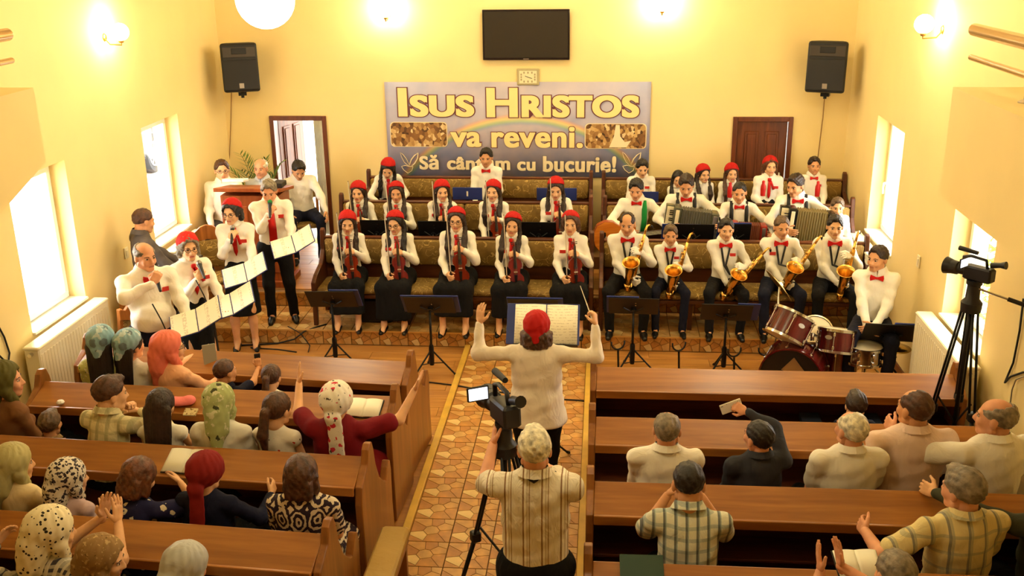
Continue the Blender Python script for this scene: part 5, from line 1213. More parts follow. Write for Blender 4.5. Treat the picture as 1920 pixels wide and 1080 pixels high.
m_burg = wood('drum_lacquer', (104, 28, 26), (70, 14, 14), 2, 0.15, 8, spec=0.7); m_dhead = mat('drum_head', (232, 214, 176), 0.5); m_bhead = mat('black_drum_head', (20, 19, 20), 0.4)
def drum(nm, M, rad, dep, label, shell, top=None, bot=None, lugs=6, badge=False, legs=0):
    """axis along local Z, centred"""
    r = thing(nm, label, 'drum', M, 'drum kit')
    MB().lathe([(rad, -dep / 2), (rad, dep / 2)], 32, cap=False).build('shell', shell, r, True); 
    MB().lathe([(rad - 0.004, 0), (rad - 0.006, 0.006), (0, 0.006)], 32, M=tr(0, 0, dep / 2)).build('batter_head', top or m_dhead, r, 'auto'); MB().lathe([(0, -0.006), (rad - 0.006, -0.006), (rad - 0.004, 0)], 32, M=tr(0, 0, -dep / 2)).build('resonant_head', bot or m_dhead, r, 'auto')
    for z in (dep / 2, -dep / 2): MB().lathe([(rad + 0.002, -0.012), (rad + 0.012, -0.012), (rad + 0.012, 0.012), (rad - 0.002, 0.014), (rad + 0.002, -0.012)], 32, M=tr(0, 0, z), cap=False).build('hoop', m_chrome if nm != 'bass_drum' else m_burg, r, 'auto')
    for i in range(lugs):
        a = 2 * PI * i / lugs + 0.2; Mi = rotz(a); b = MB()
        b.tube([(rad + 0.014, 0, -dep / 2), (rad + 0.014, 0, dep / 2)], 0.004, 6, M=Mi); b.rbx(rad, rad + 0.022, -0.011, 0.011, dep / 2 - 0.055, dep / 2 - 0.02, 0.004, M=Mi); b.rbx(rad, rad + 0.022, -0.011, 0.011, -dep / 2 + 0.02, -dep / 2 + 0.055, 0.004, M=Mi); b.build('tension_lug', m_chrome, r)
    if badge:
        MB().lathe([(0.034, 0), (0.034, 0.003), (0.0, 0.003)], 20, M=rotz(badge) @ tr(rad - 0.001, 0, 0.03) @ Matrix.Rotation(PI / 2, 4, 'Y') @ Matrix.Diagonal((0.6, 1, 1, 1))).build('badge', m_steel, r)
    return r
def tripod(M, label, h, spread, head_h=0.12, az=(0.3, 2.4, 4.5), r0=0.016):
    """feet on z=0, platform at z=h"""
    r = thing('camera_tripod', label, 'tripod', M)
    for a in az:
        c, s = math.cos(a), math.sin(a); P = [(c * 0.05, s * 0.05, h - head_h - 0.06), (c * spread * 0.5, s * spread * 0.5, (h - head_h) * 0.5), (c * spread, s * spread, 0.01)]
        t_ = Vector((-s, c, 0)) * 0.022; b = MB()
        for q in (-1, 1): b.tube([Vector(P[0]) + t_ * q, Vector(P[1]) + t_ * q], r0 * 0.62, 8)
        b.tube([P[1], P[2]], [r0, r0 * 0.8], 8); L = b.build('leg', m_blackm, r, True)
        MB().rbx(-0.03, 0.03, -0.03, 0.03, -0.035, 0.035, 0.008, M=tr(*P[1])).build('leg_clamp', m_black, L); MB().ell((P[2][0], P[2][1], 0.015), (0.02, 0.02, 0.014), 10).build('rubber_foot', m_black, L, True)
    b = MB()
    for a in az: c, s = math.cos(a), math.sin(a); b.tube([(0, 0, (h - head_h) * 0.42), (c * spread * 0.42, s * spread * 0.42, (h - head_h) * 0.55)], 0.008, 6)
    b.build('spreader', m_black, r); MB().tube([(0, 0, (h - head_h) * 0.4), (0, 0, h - head_h)], 0.017, 10).build('centre_column', m_blackm, r, True)
    MB().lathe([(0.07, h - head_h - 0.1), (0.075, h - head_h - 0.03), (0.05, h - head_h), (0.045, h - 0.04), (0.055, h - 0.03), (0.055, h)], 16).build('fluid_head', m_black, r, 'auto')
    return r
def camcorder(M, label, big=False):
    """lens towards -Y... local: lens at +Y, operator at -Y, up Z; bottom at z=0"""
    r = thing('video_camera', label, 'video camera', M); k = 1.0
    MB().rbx(-0.055, 0.055, -0.16, 0.1, 0.0, 0.13, 0.014).build('body', m_black, r)
    MB().tube([(0, 0.09, 0.07), (0, 0.16, 0.07), (0, 0.17, 0.07), (0, 0.24, 0.07)], [0.05, 0.05, 0.062, 0.066], 18).build('lens', m_black, r, 'auto'); MB().lathe([(0.067, 0), (0.08, 0.06), (0.078, 0.06), (0.064, 0.0)], 18, M=tr(0, 0.23, 0.07) @ Matrix.Rotation(-PI / 2, 4, 'X'), cap=False).build('lens_hood', m_black, r, 'auto')
    MB().tube([(0, -0.1, 0.12), (0, -0.08, 0.2), (0, 0.06, 0.21), (0, 0.13, 0.19), (0, 0.13, 0.12)], 0.015, 8).build('top_handle', m_black, r, True)
    MB().tube([(0.03, 0.02, 0.24), (0.03, 0.2, 0.25)], [0.018, 0.022], 10).build('microphone', m_grille, r, 'auto')
    MB().tube([(0.02, -0.12, 0.16), (0.02, -0.2, 0.18), (0.02, -0.25, 0.19)], [0.028, 0.024, 0.036], 12).build('viewfinder', m_black, r, 'auto')
    s = MB().rbx(-0.2, -0.065, 0.05, 0.065, 0.13, 0.22, 0.005).build('flip_screen', m_black, r); MB().bx(-0.19, -0.075, 0.046, 0.05, 0.14, 0.21).build('display', emit('camera_display', (0.85, 0.9, 1.0), 0.9), s)
    return r
def book_open(M, label, w=0.13, h=0.19, cover=None):
    r = thing('open_book', label, 'book', M)
    MB().rbx(-w - 0.006, w + 0.006, -h / 2 - 0.006, h / 2 + 0.006, 0, 0.006, 0.002).build('cover', cover or m_black, r)
    for s in (-1, 1):
        V = []; Fc = []
        for i in range(8):
            u_ = i / 7; V += [(s * w * u_, -h / 2, 0.008 + 0.016 * math.sin(PI * (0.12 + 0.8 * u_)) ** 0.7), (s * w * u_, h / 2, 0.008 + 0.016 * math.sin(PI * (0.12 + 0.8 * u_)) ** 0.7)]
            if i: Fc.append((2 * i - 2, 2 * i, 2 * i + 1, 2 * i - 1) if s > 0 else (2 * i - 1, 2 * i + 1, 2 * i, 2 * i - 2))
        o = MB().add(V, Fc).build('page_block', m_paper, r, True); so = o.modifiers.new('thickness', 'SOLIDIFY'); so.thickness = 0.012; so.offset = -1
    return r
def book(M, label, sz=(0.16, 0.22, 0.035), m=None):
    r = thing('book', label, 'book', M); x, y, z = sz
    MB().rbx(-x / 2 + 0.004, x / 2 - 0.004, -y / 2 + 0.004, y / 2 - 0.004, 0.003, z - 0.003, 0.002).build('page_block', m_paper, r)
    b = MB(); b.bx(-x / 2, x / 2, -y / 2, y / 2, 0, 0.003); b.bx(-x / 2, x / 2, -y / 2, y / 2, z - 0.003, z); b.bx(-x / 2, -x / 2 + 0.004, -y / 2, y / 2, 0.003, z - 0.003); b.build('cover', m or m_navy, r); return r
def microphone(P, d, label, col=None):
    """head at P, handle pointing along d"""
    r = thing('microphone', label, 'microphone', frame(P, d, (0, 0, 1)), 'hand-held microphones')
    MB().ell((0, 0.0, 0), (0.027, 0.03, 0.027), 14).build('grille', col or m_steel, r, True); MB().tube([(0, 0.02, 0), (0, 0.035, 0), (0, 0.19, 0)], [0.024, 0.02, 0.012], 12).build('handle', m_black, r, 'auto'); return r
def folder_open(M, label, w=0.23, h=0.31):
    r = thing('song_folder', label, 'folder', M, 'song folders held open')
    for s in (-1, 1):
        Mi = Matrix.Rotation(s * -0.16, 4, 'Y')
        MB().bx(min(0, s * (w + 0.008)), max(0, s * (w + 0.008)), -h / 2 - 0.006, h / 2 + 0.006, -0.005, 0, M=Mi).build('cover', m_navy, r); MB().bx(min(s * 0.006, s * w), max(s * 0.006, s * w), -h / 2, h / 2, 0.001, 0.006, M=Mi).build('page', m_score, r)
    return r
def phone(M, label, col=None, sz=(0.075, 0.15, 0.009)):
    r = thing('phone', label, 'phone', M); x, y, z = sz
    MB().rbx(-x / 2, x / 2, -z / 2, z / 2, -y / 2, y / 2, 0.003).build('casing', col or m_white, r); MB().bx(-x / 2 + 0.005, x / 2 - 0.005, z / 2, z / 2 + 0.001, -y / 2 + 0.008, y / 2 - 0.008).build('screen', m_bhead, r); MB().lathe([(0.006, 0), (0.006, 0.002), (0, 0.002)], 10, M=tr(x * 0.25, -z / 2, y * 0.4) @ Matrix.Rotation(PI / 2, 4, 'X')).build('camera_lens', m_ebony, r); return r
# ================================================================ the orchestra
Wd = lambda p, v: p.M @ Vector(v)
def fiddler(label, px, py, Y, zf, low='skirt', hs=('long', 'dark'), sc=('headband', None), head=(0, 0.12, 0), what='', skin_=0, glasses=False, seat=0.43, badge=-1, dx=0.0, hem=0.22, turn=0.0, w=0.95):
    p = person(label, px, py, Y, turn, zf, seat, sex='f', hair=hs, scarf=(sc[0], sc[1] or m_scarf), low=low, lowm=m_blkcloth, hl=(0.1 + dx, -0.25, seat + 0.5), hr=(-0.075 + dx, -0.33, seat + 0.235), sl='grip', sr='grip', pl=(0.55, 0.25, -1), pr=(-0.45, 0.5, -0.8),
               dl=(-0.7, -0.35, 0.25), nl=(-0.25, 0.5, -0.6), dr=(0.35, -0.8, -0.2), nr=(0.9, 0.3, 0), head=head, tie='scarf', badge=badge, glasses=glasses, skin_=skin_, shoes='sandal', hem=hem, group='violinists', w=w, knees=0.05)
    k = p.k; b0 = Vector((0.075 + dx, -0.33, seat + 0.13)) * k; t0 = Vector((0.045 + dx, -0.27, seat + 0.13 + 0.6)) * k
    ax = (t0 - b0).normalized(); M = p.M @ frame(b0, (-0.25, 1, 0.0), ax) @ Matrix.Identity(4)
    x = Vector((0.25, -1, 0)); yv = -(x - ax * x.dot(ax)).normalized(); xv = yv.cross(ax); Mi = Matrix((xv, yv, ax)).transposed().to_4x4(); Mi.translation = b0
    s = 0.94 * min(1.0, 0.5 + 0.5 * k); violin(p.M @ Mi @ Matrix.Diagonal((s, s, s, 1)), 'reddish violin held by ' + what)
    h0 = p.fr @ Vector((-0.03, 0.06, -0.025)); bow(p.M @ tr(*h0) @ Matrix.Rotation(-0.03, 4, 'Y') @ Matrix.Rotation(0.05, 4, 'X'), 'thin violin bow held by ' + what)
    return p
Y1h, Y2h, Y3h = 10.68, 11.58, 12.52
fiddler('violinist in red beret-like scarf seated nearest the open door, bow across her face', 651, 391, Y1h, L1, sc=('kerchief', None), head=(0.1, 0.16, 0.05), what='the front violinist nearest the open door', turn=0.1)
fiddler('violinist with round glasses and long narrow black skirt in the front row', 738, 391, Y1h, L1, head=(-0.1, 0.18, -0.05), glasses=True, what='the violinist with round glasses and narrow skirt', hem=0.16, hs=('long', 'black'))
fiddler('violinist with glasses and very long dark hair in wide flared black skirt', 855, 383, Y1h, L1, head=(0, 0.05, 0), glasses=True, what='the violinist in the wide flared skirt', hs=('long', 'dark'), w=1.0)
fiddler('smiling violinist without glasses with long dark hair, behind the score', 963, 394, Y1h, L1, head=(0.0, 0.08, 0.12), what='the smiling violinist behind the score')
fiddler('violinist with tied-back hair beside the balding saxophonist', 1070, 391, Y1h, L1, sc=('headband', None), hs=('bob', 'brown'), head=(-0.05, 0.02, 0), what='the violinist beside the balding saxophonist')
fiddler('small violinist in red scarf in the second row nearest the open door', 670, 337, Y2h, L2, sc=('kerchief', None), what='the small second-row violinist nearest the open door', seat=0.43, dx=0.02)
fiddler('second-row violinist in front of the girl bending over', 742, 338, Y2h, L2, what='the second-row violinist in front of the bending girl', head=(0.1, 0.1, 0), skin_=1)
fiddler('second-row violinist below the dove on the banner, looking aside', 828, 334, Y2h, L2, sc=('kerchief', None), what='the second-row violinist below the dove', head=(0.25, 0.1, 0))
fiddler('second-row violinist in front of the tall boy with bow tie', 924, 334, Y2h, L2, sc=('kerchief', None), what='the second-row violinist in front of the tall boy', head=(-0.1, 0.05, 0))
fiddler('second-row violinist with long straight hair looking down beside the bench posts', 1042, 327, Y2h, L2, what='the second-row violinist with long straight hair', head=(0.0, 0.28, 0), hs=('long', 'dark'))

def saxist(label, px, py, Y, tilt, what, strap=True, hair=('short', 'dark'), head=(0, 0.1, 0), lowm=None, bx=0.06, bz=0.1, S=None, skin_=1, badge=1, yaw=0.0, seat=0.43, lx=0.15, lz=0.52, rx=0.03, rz=0.2, hs=1.0, w=1.0, turn=0.0):
    T0 = Vector((bx, -0.27, seat + bz))
    p = person(label, px, py, Y, turn, L1, seat, hair=hair, tie='bowbig', badge=badge, gloves=True, low='trousers', lowm=lowm, head=head, skin_=skin_, w=w, hs=hs,
               hl=(lx, -0.25, seat + lz), hr=(rx, -0.27, seat + rz), sl='grip', sr='grip', pl=(0.6, 0.3, -0.9), pr=(-0.6, 0.4, -0.8), dl=(-0.6, -0.5, 0.3), nl=(-0.3, 0.6, -0.5), dr=(0.75, -0.5, -0.3), nr=(0.3, 0.8, 0.1), group='saxophone players', strap=(bx + 0.05, -0.26, seat + bz + 0.3) if strap else None, knees=0.12)
    M = p.M @ tr(*(T0 * p.k)) @ Matrix.Rotation(tilt, 4, 'Y') @ rotz(yaw) @ Matrix.Diagonal((1.05, 1.05, 1.05, 1)); sax(M, 'gold saxophone held by ' + what); return p
saxist('balding saxophonist in white shirt, white gloves and red bow tie', 1177, 391, Y1h, 0.2, 'the balding man', hair=('thin', 'dark'), head=(-0.15, 0.15, 0), bx=0.04, badge=1, w=1.05, yaw=-0.5)
saxist('small boy saxophonist with brown hair and navy trousers beside the balding man', 1258, 418, Y1h, 0.22, 'the small boy beside the balding man', hair=('short', 'ash'), lowm=m_navycloth, head=(0, 0.05, 0), bx=0.03, badge=1, yaw=-0.5)
saxist('boy saxophonist with black fringe holding his saxophone far tilted', 1363, 404, Y1h, 0.62, 'the boy with black fringe, far tilted', hair=('short', 'black'), bx=0.0, bz=0.03, lx=0.22, lz=0.42, rx=0.06, rz=0.12, yaw=-0.6, head=(0.05, 0.05, 0), skin_=0)
saxist('boy saxophonist with cropped ash hair and navy trousers behind the cymbal', 1468, 398, Y1h, 0.5, 'the boy with cropped hair behind the cymbal', hair=('crop', 'ash'), lowm=m_navycloth, bx=0.02, bz=0.1, lx=0.22, lz=0.45, badge=-1, yaw=-0.5, head=(0.1, 0.1, 0))
saxist('boy saxophonist with thick dark hair at the bench end beside the drummer', 1568, 396, Y1h, 0.15, 'the boy at the bench end beside the drummer', hair=('short', 'black'), bx=0.08, bz=0.05, badge=None, yaw=-0.4, head=(-0.1, 0.05, 0), skin_=0)

# second row on the other side: guitar, accordions
p = person('guitarist with black hair, red bow tie and a green strap', 1193, 327, Y2h, 0.0, L2, 0.43, hair=('short', 'black'), tie='bow', hl=(0.4, -0.28, 0.72), hr=(-0.12, -0.32, 0.78), pl=(0.8, 0.5, -0.3), pr=(-1, 0.4, 0.0), sl='grip', sr='relax', dl=(-0.2, -0.4, 0.8), dr=(0.8, -0.3, -0.3), head=(-0.15, 0.3, 0), skin_=1, group='guitar and accordion players')
guitar(p.M @ tr(-0.26 * p.k, -0.28 * p.k, 0.68 * p.k) @ Matrix.Rotation(-0.12, 4, 'Y') @ rotz(0.05), 'sunburst acoustic guitar on the lap of the guitarist')
gs = MB().tube([p.M @ p.T(0.53, 0.09, 0.05), p.M @ p.chest(0.1, 0.42, 0.01), p.M @ p.chest(0.1, 0.3, 0.015), p.M @ p.chest(0.085, 0.14, 0.03)], 0.03, 8, flat=0.2).build('guitar_strap', cloth('green_strap', (30, 140, 64), 0.7, 0.1), None, True); tag(gs, 'bright green guitar strap across the guitarist shirt', 'strap')
m_gsh = mat('accordion_grey', (92, 90, 70), 0.25, 0.2); m_bsh = mat('accordion_black', (22, 20, 20), 0.2); m_rsh = mat('accordion_red', (150, 40, 26), 0.25)
def accordionist(label, px, py, lab2, shell, bel, hair=('short', 'black'), rot=0.0, w=0.38, h=0.4, head=(0, 0.2, 0), dz=0.1, dx=0.05, badge=None, skin_=1, Y=None):
    s = 0.43; p = person(label, px, py, Y or Y2h, 0.0, L2, s, hair=hair, tie='bow', hl=(0.3 + dx, -0.3, s + 0.3), hr=(-0.27 + dx, -0.36, s + 0.32), sl='soft', sr='relax', pl=(1, 0.3, -0.5), pr=(-1, 0.4, -0.3), dl=(-0.3, -0.75, 0.3), dr=(0.6, -0.5, -0.1), nr=(0.5, 0.8, 0), head=head, group='guitar and accordion players', skin_=skin_, badge=badge)
    k = p.k; accordion(p.M @ tr(dx * k, -0.3 * k, (s + 0.26 + dz) * k) @ Matrix.Rotation(rot, 4, 'Y') @ Matrix.Diagonal((k, k, k, 1)), lab2, shell, bel, w, h)
    b = MB()
    for x in (-0.1, 0.1): b.tube([p.chest(x, 0.2, 0.01), p.chest(x * 0.95, 0.35, 0.008), p.chest(x * 0.95, 0.45, 0.008), p.T(0.565, x * 0.9, 0.03), p.T(0.54, x * 0.9, -0.07)], 0.022, 6, flat=0.35)
    b.build('shoulder_strap', m_black, p.o, True); return p
accordionist('accordionist with swept dark hair bending over a grey accordion', 1288, 316, 'grey accordion with open bellows on the knees of the bending man', m_gsh, mat('bellows_grey', (96, 92, 78), 0.6), hair=('short', 'dark'), rot=0.12, w=0.5, h=0.36, head=(-0.1, 0.4, 0), dx=0.08)
accordionist('boy accordionist with cropped hair behind a red-brown accordion', 1388, 335, 'red-brown accordion with white keys held by the boy', m_rsh, mat('bellows_brown', (120, 62, 34), 0.6), hair=('crop', 'black'), rot=0.03, w=0.44, h=0.36, head=(-0.1, 0.15, 0), dx=0.1, dz=0.06)
accordionist('man accordionist with receding hair turning aside, large black accordion', 1492, 316, 'large black accordion with ivory grille held by the man turning aside', m_bsh, mat('bellows_olive', (128, 112, 66), 0.6), hair=('short', 'dark'), rot=0.08, w=0.5, h=0.46, head=(-0.7, 0.25, 0), dx=0.1, dz=0.06)
person('boy in white shirt half hidden at the end of the second bench', 1572, 368, 11.45, 0.3, L2, 0.43, hair=('short', 'ash'), head=(-0.4, 0.1, 0), group='choir members', skin_=0)
# third row
person('girl with very long dark hair bending forward below the banner dove', 727, 294, 12.35, 0.2, L3, 0.43, sex='f', hair=('long', 'black'), scarf=('headband', m_scarf), lean=0.35, head=(-0.15, 0.35, 0.1), tie='long', hl=(0.2, -0.35, 0.75), hr=(-0.12, -0.42, 0.68), pr=(-1, 0.5, 0.4), low='skirt', group='choir members')
person('tall boy with red bow tie in front of the banner lettering', 911, 272, 12.55, 0.0, L3, 0.47, hair=('short', 'black'), tie='bow', head=(0, 0.12, 0), skin_=1, group='choir members')
person('dark-haired boy looking down beside the banner edge dove', 1205, 295, 12.5, 0.0, L3, 0.43, hair=('short', 'black'), head=(0.1, 0.25, 0), badge=1, group='choir members')
person('girl with loose black hair mostly hidden behind the grey accordion player', 1272, 320, 12.55, 0.0, L3, 0.4, sex='f', hair=('long', 'black'), low='skirt', head=(0, 0.2, 0), group='choir members')
person('girl in red scarf beside the closed door, looking aside', 1320, 308, 12.55, 0.0, L3, 0.4, sex='f', hair=('long', 'dark'), scarf=('kerchief', m_scarf), low='skirt', head=(0.35, 0.1, 0), group='choir members')
person('girl in dark red scarf with light brown hair before the closed door', 1373, 306, 12.55, 0.0, L3, 0.4, sex='f', hair=('long', 'brown'), scarf=('kerchief', m_scarf), low='skirt', head=(0.1, 0.1, 0), badge=1, group='choir members')
person('older woman in white jacket and red scarf before the closed door', 1446, 291, 12.5, 0.0, L3, 0.45, sex='f', hair=('bob', 'ginger'), scarf=('kerchief', m_scarf), tie='scarf', badge=1, head=(0.1, 0, 0.05), hr=(-0.1, -0.28, 0.8), sr='grip', low='skirt', w=1.15, group='choir members')
person('man with cropped hair and red bow tie against the wall past the door', 1528, 291, 12.62, 0.0, L3, 0.47, hair=('short', 'dark'), tie='bow', badge=1, hr=(-0.05, -0.25, 0.85), sr='grip', skin_=1, group='choir members')
def mic_red(x, y, Y, lab):
    q = at(x, y, Y=Y); o = MB().lathe([(0.0, 0), (0.028, 0.0), (0.032, 0.08), (0.03, 0.12), (0.018, 0.15), (0.018, 0.18), (0.0, 0.19)], 14).build('red_flask', mat('red_flask_plastic', (206, 36, 34), 0.4), None, 'auto', tr(q.x, Y, q.z)); tag(o, lab, 'bottle', 'red flasks held by singers')
mic_red(1430, 367, 12.2, 'red flask held by the woman in the white jacket'); mic_red(1532, 368, 12.3, 'red and pink flask held by the man against the wall'); mic_red(1368, 370, 12.25, 'red and pink flask held by the girl before the closed door')

# drummer and drums
p = person('drummer in white shirt and red bow tie sitting with folded hands', 1650, 451, 9.6, -0.25, 0, 0.55, hair=('short', 'dark'), tie='bow', head=(-0.55, 0.02, 0), hl=(0.02, -0.3, 0.72), hr=(-0.04, -0.32, 0.7), dl=(-0.8, -0.4, -0.2), dr=(0.8, -0.4, -0.2), w=1.0, skin_=1, lowm=m_navycloth, group='orchestra', sl='relax')
st_ = thing('drum_stool', 'round padded stool under the drummer', 'stool', tr(p.M.translation.x, p.M.translation.y, 0))
MB().lathe([(0.0, 0.46), (0.16, 0.46), (0.17, 0.49), (0.16, 0.53), (0.0, 0.535)], 24).build('seat', m_black, st_, 'auto'); MB().tube([(0, 0, 0.2), (0, 0, 0.47)], 0.02, 10).build('pole', m_chrome, st_, True)
for i in range(3): a = i * 2.094; MB().tube([(0, 0, 0.25), (math.cos(a) * 0.2, math.sin(a) * 0.2, 0.01)], 0.011, 8).build('leg', m_chrome, st_)
RX = lambda a: Matrix.Rotation(a, 4, 'X'); RY = lambda a: Matrix.Rotation(a, 4, 'Y')
DY = 9.2
q = at(1490, 700, Y=DY - 0.1); bd = drum('bass_drum', tr(q.x, DY - 0.05, 0.3) @ rotz(-0.35) @ RX(PI / 2), 0.29, 0.34, 'burgundy bass drum with black front head standing on the floor', m_burg, m_bhead, m_bhead, 8)
MB().prism([(-0.09, 0.08), (0.02, 0.22), (0.12, 0.1), (0.06, 0.02)], 0.177, 0.181).build('front_print', m_steel, bd)
q = at(1480, 612, Y=DY); drum('tom_drum', tr(*q) @ RY(0.5) @ RX(-0.38), 0.2, 0.24, 'larger burgundy tom drum tilted above the bass drum', m_burg, badge=-1.4)
q = at(1567, 638, Y=DY); drum('tom_drum', tr(*q) @ RX(-0.28) @ RY(0.1), 0.17, 0.2, 'smaller burgundy tom drum between the tilted tom and the chrome snare', m_burg, badge=-2.2)
q = at(1622, 664, Y=DY + 0.05); drum('snare_drum', tr(*q) @ RX(-0.04), 0.16, 0.15, 'chrome snare drum beside the smaller tom', m_chrome, lugs=8)
sn = thing('snare_stand', 'chrome folding stand under the snare drum', 'stand', tr(q.x, q.y, 0)); MB().tube([(0, 0, 0.2), (0, 0, q.z - 0.1)], 0.013, 8).build('pole', m_chrome, sn)
for i in range(3):
    a = i * 2.094 + 0.4; MB().tube([(0, 0, 0.25), (math.cos(a) * 0.22, math.sin(a) * 0.22, 0.01)], 0.009, 8).build('leg', m_chrome, sn); MB().tube([(0, 0, q.z - 0.12), (math.cos(a) * 0.15, math.sin(a) * 0.15, q.z - 0.085)], 0.008, 6).build('basket_arm', m_chrome, sn)
q = at(1568, 692, Y=DY + 0.25); drum('floor_tom', tr(q.x, q.y, 0.29) @ RX(0.0), 0.19, 0.36, 'burgundy floor tom half hidden behind the smaller tom', m_burg)
q = at(1528, 625, Y=DY + 0.3); drum('tom_drum', tr(*q) @ RX(0.75), 0.15, 0.14, 'small drum with cream head behind the two burgundy toms', m_chrome)
th = thing('tom_holder', 'chrome tom holder rising from the bass drum', 'stand'); qa, qb, qc = at(1520, 668, Y=DY), at(1500, 628, Y=DY + 0.02), at(1552, 640, Y=DY + 0.02)
MB().tube([(qa.x, DY, 0.58), (qa.x, DY, 0.68)], 0.018, 10).build('post', m_chrome, th, True); MB().tube([(qa.x, DY, 0.67), qb], 0.012, 8).build('arm', m_chrome, th); MB().tube([(qa.x, DY, 0.67), qc], 0.012, 8).build('arm', m_chrome, th); MB().rbx(qa.x - 0.06, qa.x + 0.06, DY - 0.03, DY + 0.03, 0.57, 0.61, 0.008).build('mount_plate', m_chrome, th)
m_cym = mat('cymbal_bronze', (206, 176, 110), 0.25, 1.0)
def cymbal(px, py, Y, rad, M, label, foot=None, lab=''):
    q = at(px, py, Y=Y); r = thing('cymbal', label, 'cymbal', tr(*q) @ M); MB().lathe([(rad, -0.012), (rad * 0.5, 0.002), (0.045, 0.01), (0.03, 0.025), (0.0, 0.03)], 36, cap=False).build('bronze_disc', m_cym, r, True).modifiers.new('thickness', 'SOLIDIFY').thickness = 0.0015; MB().lathe([(0.012, 0.028), (0.012, 0.05), (0.0, 0.052)], 10).build('wing_nut', m_chrome, r)
    s = thing('cymbal_stand', lab, 'stand', tr(q.x, q.y, 0)); MB().tube([(0, 0, 0.25), (0, 0, q.z - 0.02)], 0.01, 8).build('pole', m_chrome, s, True); MB().tube([(-0.03, 0, q.z * 0.72), (0.03, 0, q.z * 0.72 + 0.04)], 0.007, 6).build('wing_screw', m_chrome, s)
    for i in range(3): a = i * 2.094 + 0.2; MB().tube([(0, 0, 0.3), (math.cos(a) * 0.22, math.sin(a) * 0.22, 0.012)], 0.011, 8).build('leg', m_blackm, s)
cymbal(1462, 534, 9.45, 0.19, RY(0.9) @ RX(-0.15), 'thin bronze cymbal seen edge-on before the cropped-hair saxophone boy', lab='chrome cymbal stand beside the larger tilted tom')
cymbal(1678, 650, 9.3, 0.15, RX(0.0), 'bronze hi-hat cymbal under the stand beside the drums', lab='chrome hi-hat stand beside the snare drum')
# saxophone stands on the floor
def sax_stand(px, py, label, Y=9.62):
    q = at(px, py, Y=Y); r = thing('saxophone_stand', label, 'stand', tr(q.x, Y, 0) @ rotz(0.3), 'saxophone stands')
    for a in (0.1, PI - 0.1, -PI / 2): MB().tube([(0, 0, 0.06), (math.cos(a) * 0.17, math.sin(a) * 0.17, 0.03), (math.cos(a) * 0.2, math.sin(a) * 0.2, 0.014)], 0.012, 8).build('leg', m_black, r, True)
    MB().tube([(0, 0, 0.05), (0, 0.03, 0.28)], 0.011, 8).build('pole', m_blackm, r); b = MB(); b.tube([(0.07 * math.cos(a), 0.035, 0.36 + 0.075 * math.sin(a)) for a in np.linspace(PI * 0.95, 2.05 * PI, 9)], 0.009, 8); b.build('yoke', m_black, r, True)
    b = MB()
    for s in (-1, 1): b.tube([(0, -0.02, 0.05), (s * 0.05, -0.03, 0.09)], 0.007, 6)
    b.build('rest_peg', mat('yellow_rubber', (196, 150, 60), 0.6), r); return r
sax_stand(1160, 680, 'folding saxophone stand between the conductor and the balding saxophonist'); sax_stand(1274, 680, 'folding saxophone stand at the feet of the small boy'); sax_stand(1378, 684, 'folding saxophone stand beside the pole before the saxophone boys', 9.5); sax_stand(1436, 676, 'folding stand half under the tilted tom', 9.55)

# conductor with baton
m_top = cloth('white_knit', (240, 228, 212), 0.8, 0.3)
p = person('conductor seen from behind in white top and red kerchief, arms raised', 1006, 578, 7.08, PI, 0, None, sex='f', hair=('curly', 'brown'), scarf=('kerchief', m_scarf), top=m_top, hl=(0.46, -0.12, 1.58), hr=(-0.46, -0.12, 1.58), untuck=True, pl=(0.7, 0.1, -1), pr=(-0.7, 0.1, -1), sl='soft', sr='grip', dl=(-0.05, -0.2, 1), dr=(0.1, -0.35, 0.9), nl=(-0.6, -0.9, 0), nr=(0.8, -0.3, 0), w=1.36, belly=0.02, low='trousers', collar=False, h=0.013, head=(0, 0.05, 0))
hb = p.M @ (p.fr @ Vector((0, 0.07, -0.03))); tb = at(1088, 536, Y=hb.y + 0.22); bt = thing('baton', 'thin pale conducting baton held up by the conductor', 'baton'); MB().tube([hb, tb], [0.005, 0.0025], 6).build('shaft', m_bowhair, bt); MB().tube([hb - (tb - hb).normalized() * 0.04, hb], [0.011, 0.007], 8).build('grip', m_ivory_key, bt)

# ================================================================ singers at the side
m_mic = mat('mic_grille', (150, 146, 140), 0.4, 0.8)
def folder_at(p, dx, dy, dz, lab, xd=(0.85, 0.25, 0.35), n=(-0.35, -0.5, 0.85)):
    c = p.M @ (Vector((dx, dy, dz)) * p.k); x = Vector(xd).normalized(); z = Vector(n); z = (z - x * z.dot(x)).normalized(); y = z.cross(x); M = Matrix((x, y, z)).transposed().to_4x4(); M.translation = c; return folder_open(M, lab)
p1 = person('heavy bald singer in white shirt with red bow tie and microphone', 268, 456, 8.3, 0.75, 0, None, S=1.76, hair=('bald', 'grey'), tie='bow', badge=1, head=(0.2, 0.05, 0), hr=(-0.05, -0.32, 1.42), sr='grip', dr=(0.6, 0.2, 0.8), nr=(0.4, 0.6, 0), hl=(0.2, -0.44, 0.96), dl=(-0.3, -0.9, 0.1), nl=(0, 0, 1), sl='flat', pr=(-1, 0.2, -0.4), w=1.22, belly=0.05, skin_=2, lowm=m_navycloth, group='singers with microphones', h=0.013)
folder_at(p1, 0.22, -0.5, 1.08, 'open song folder held by the heavy bald singer')
microphone(p1.M @ Vector((0.02, -0.2, 1.5)) * 1.0, (p1.M.to_3x3() @ Vector((-0.12, -0.75, -0.5))), 'silver microphone at the mouth of the heavy bald singer', m_mic)
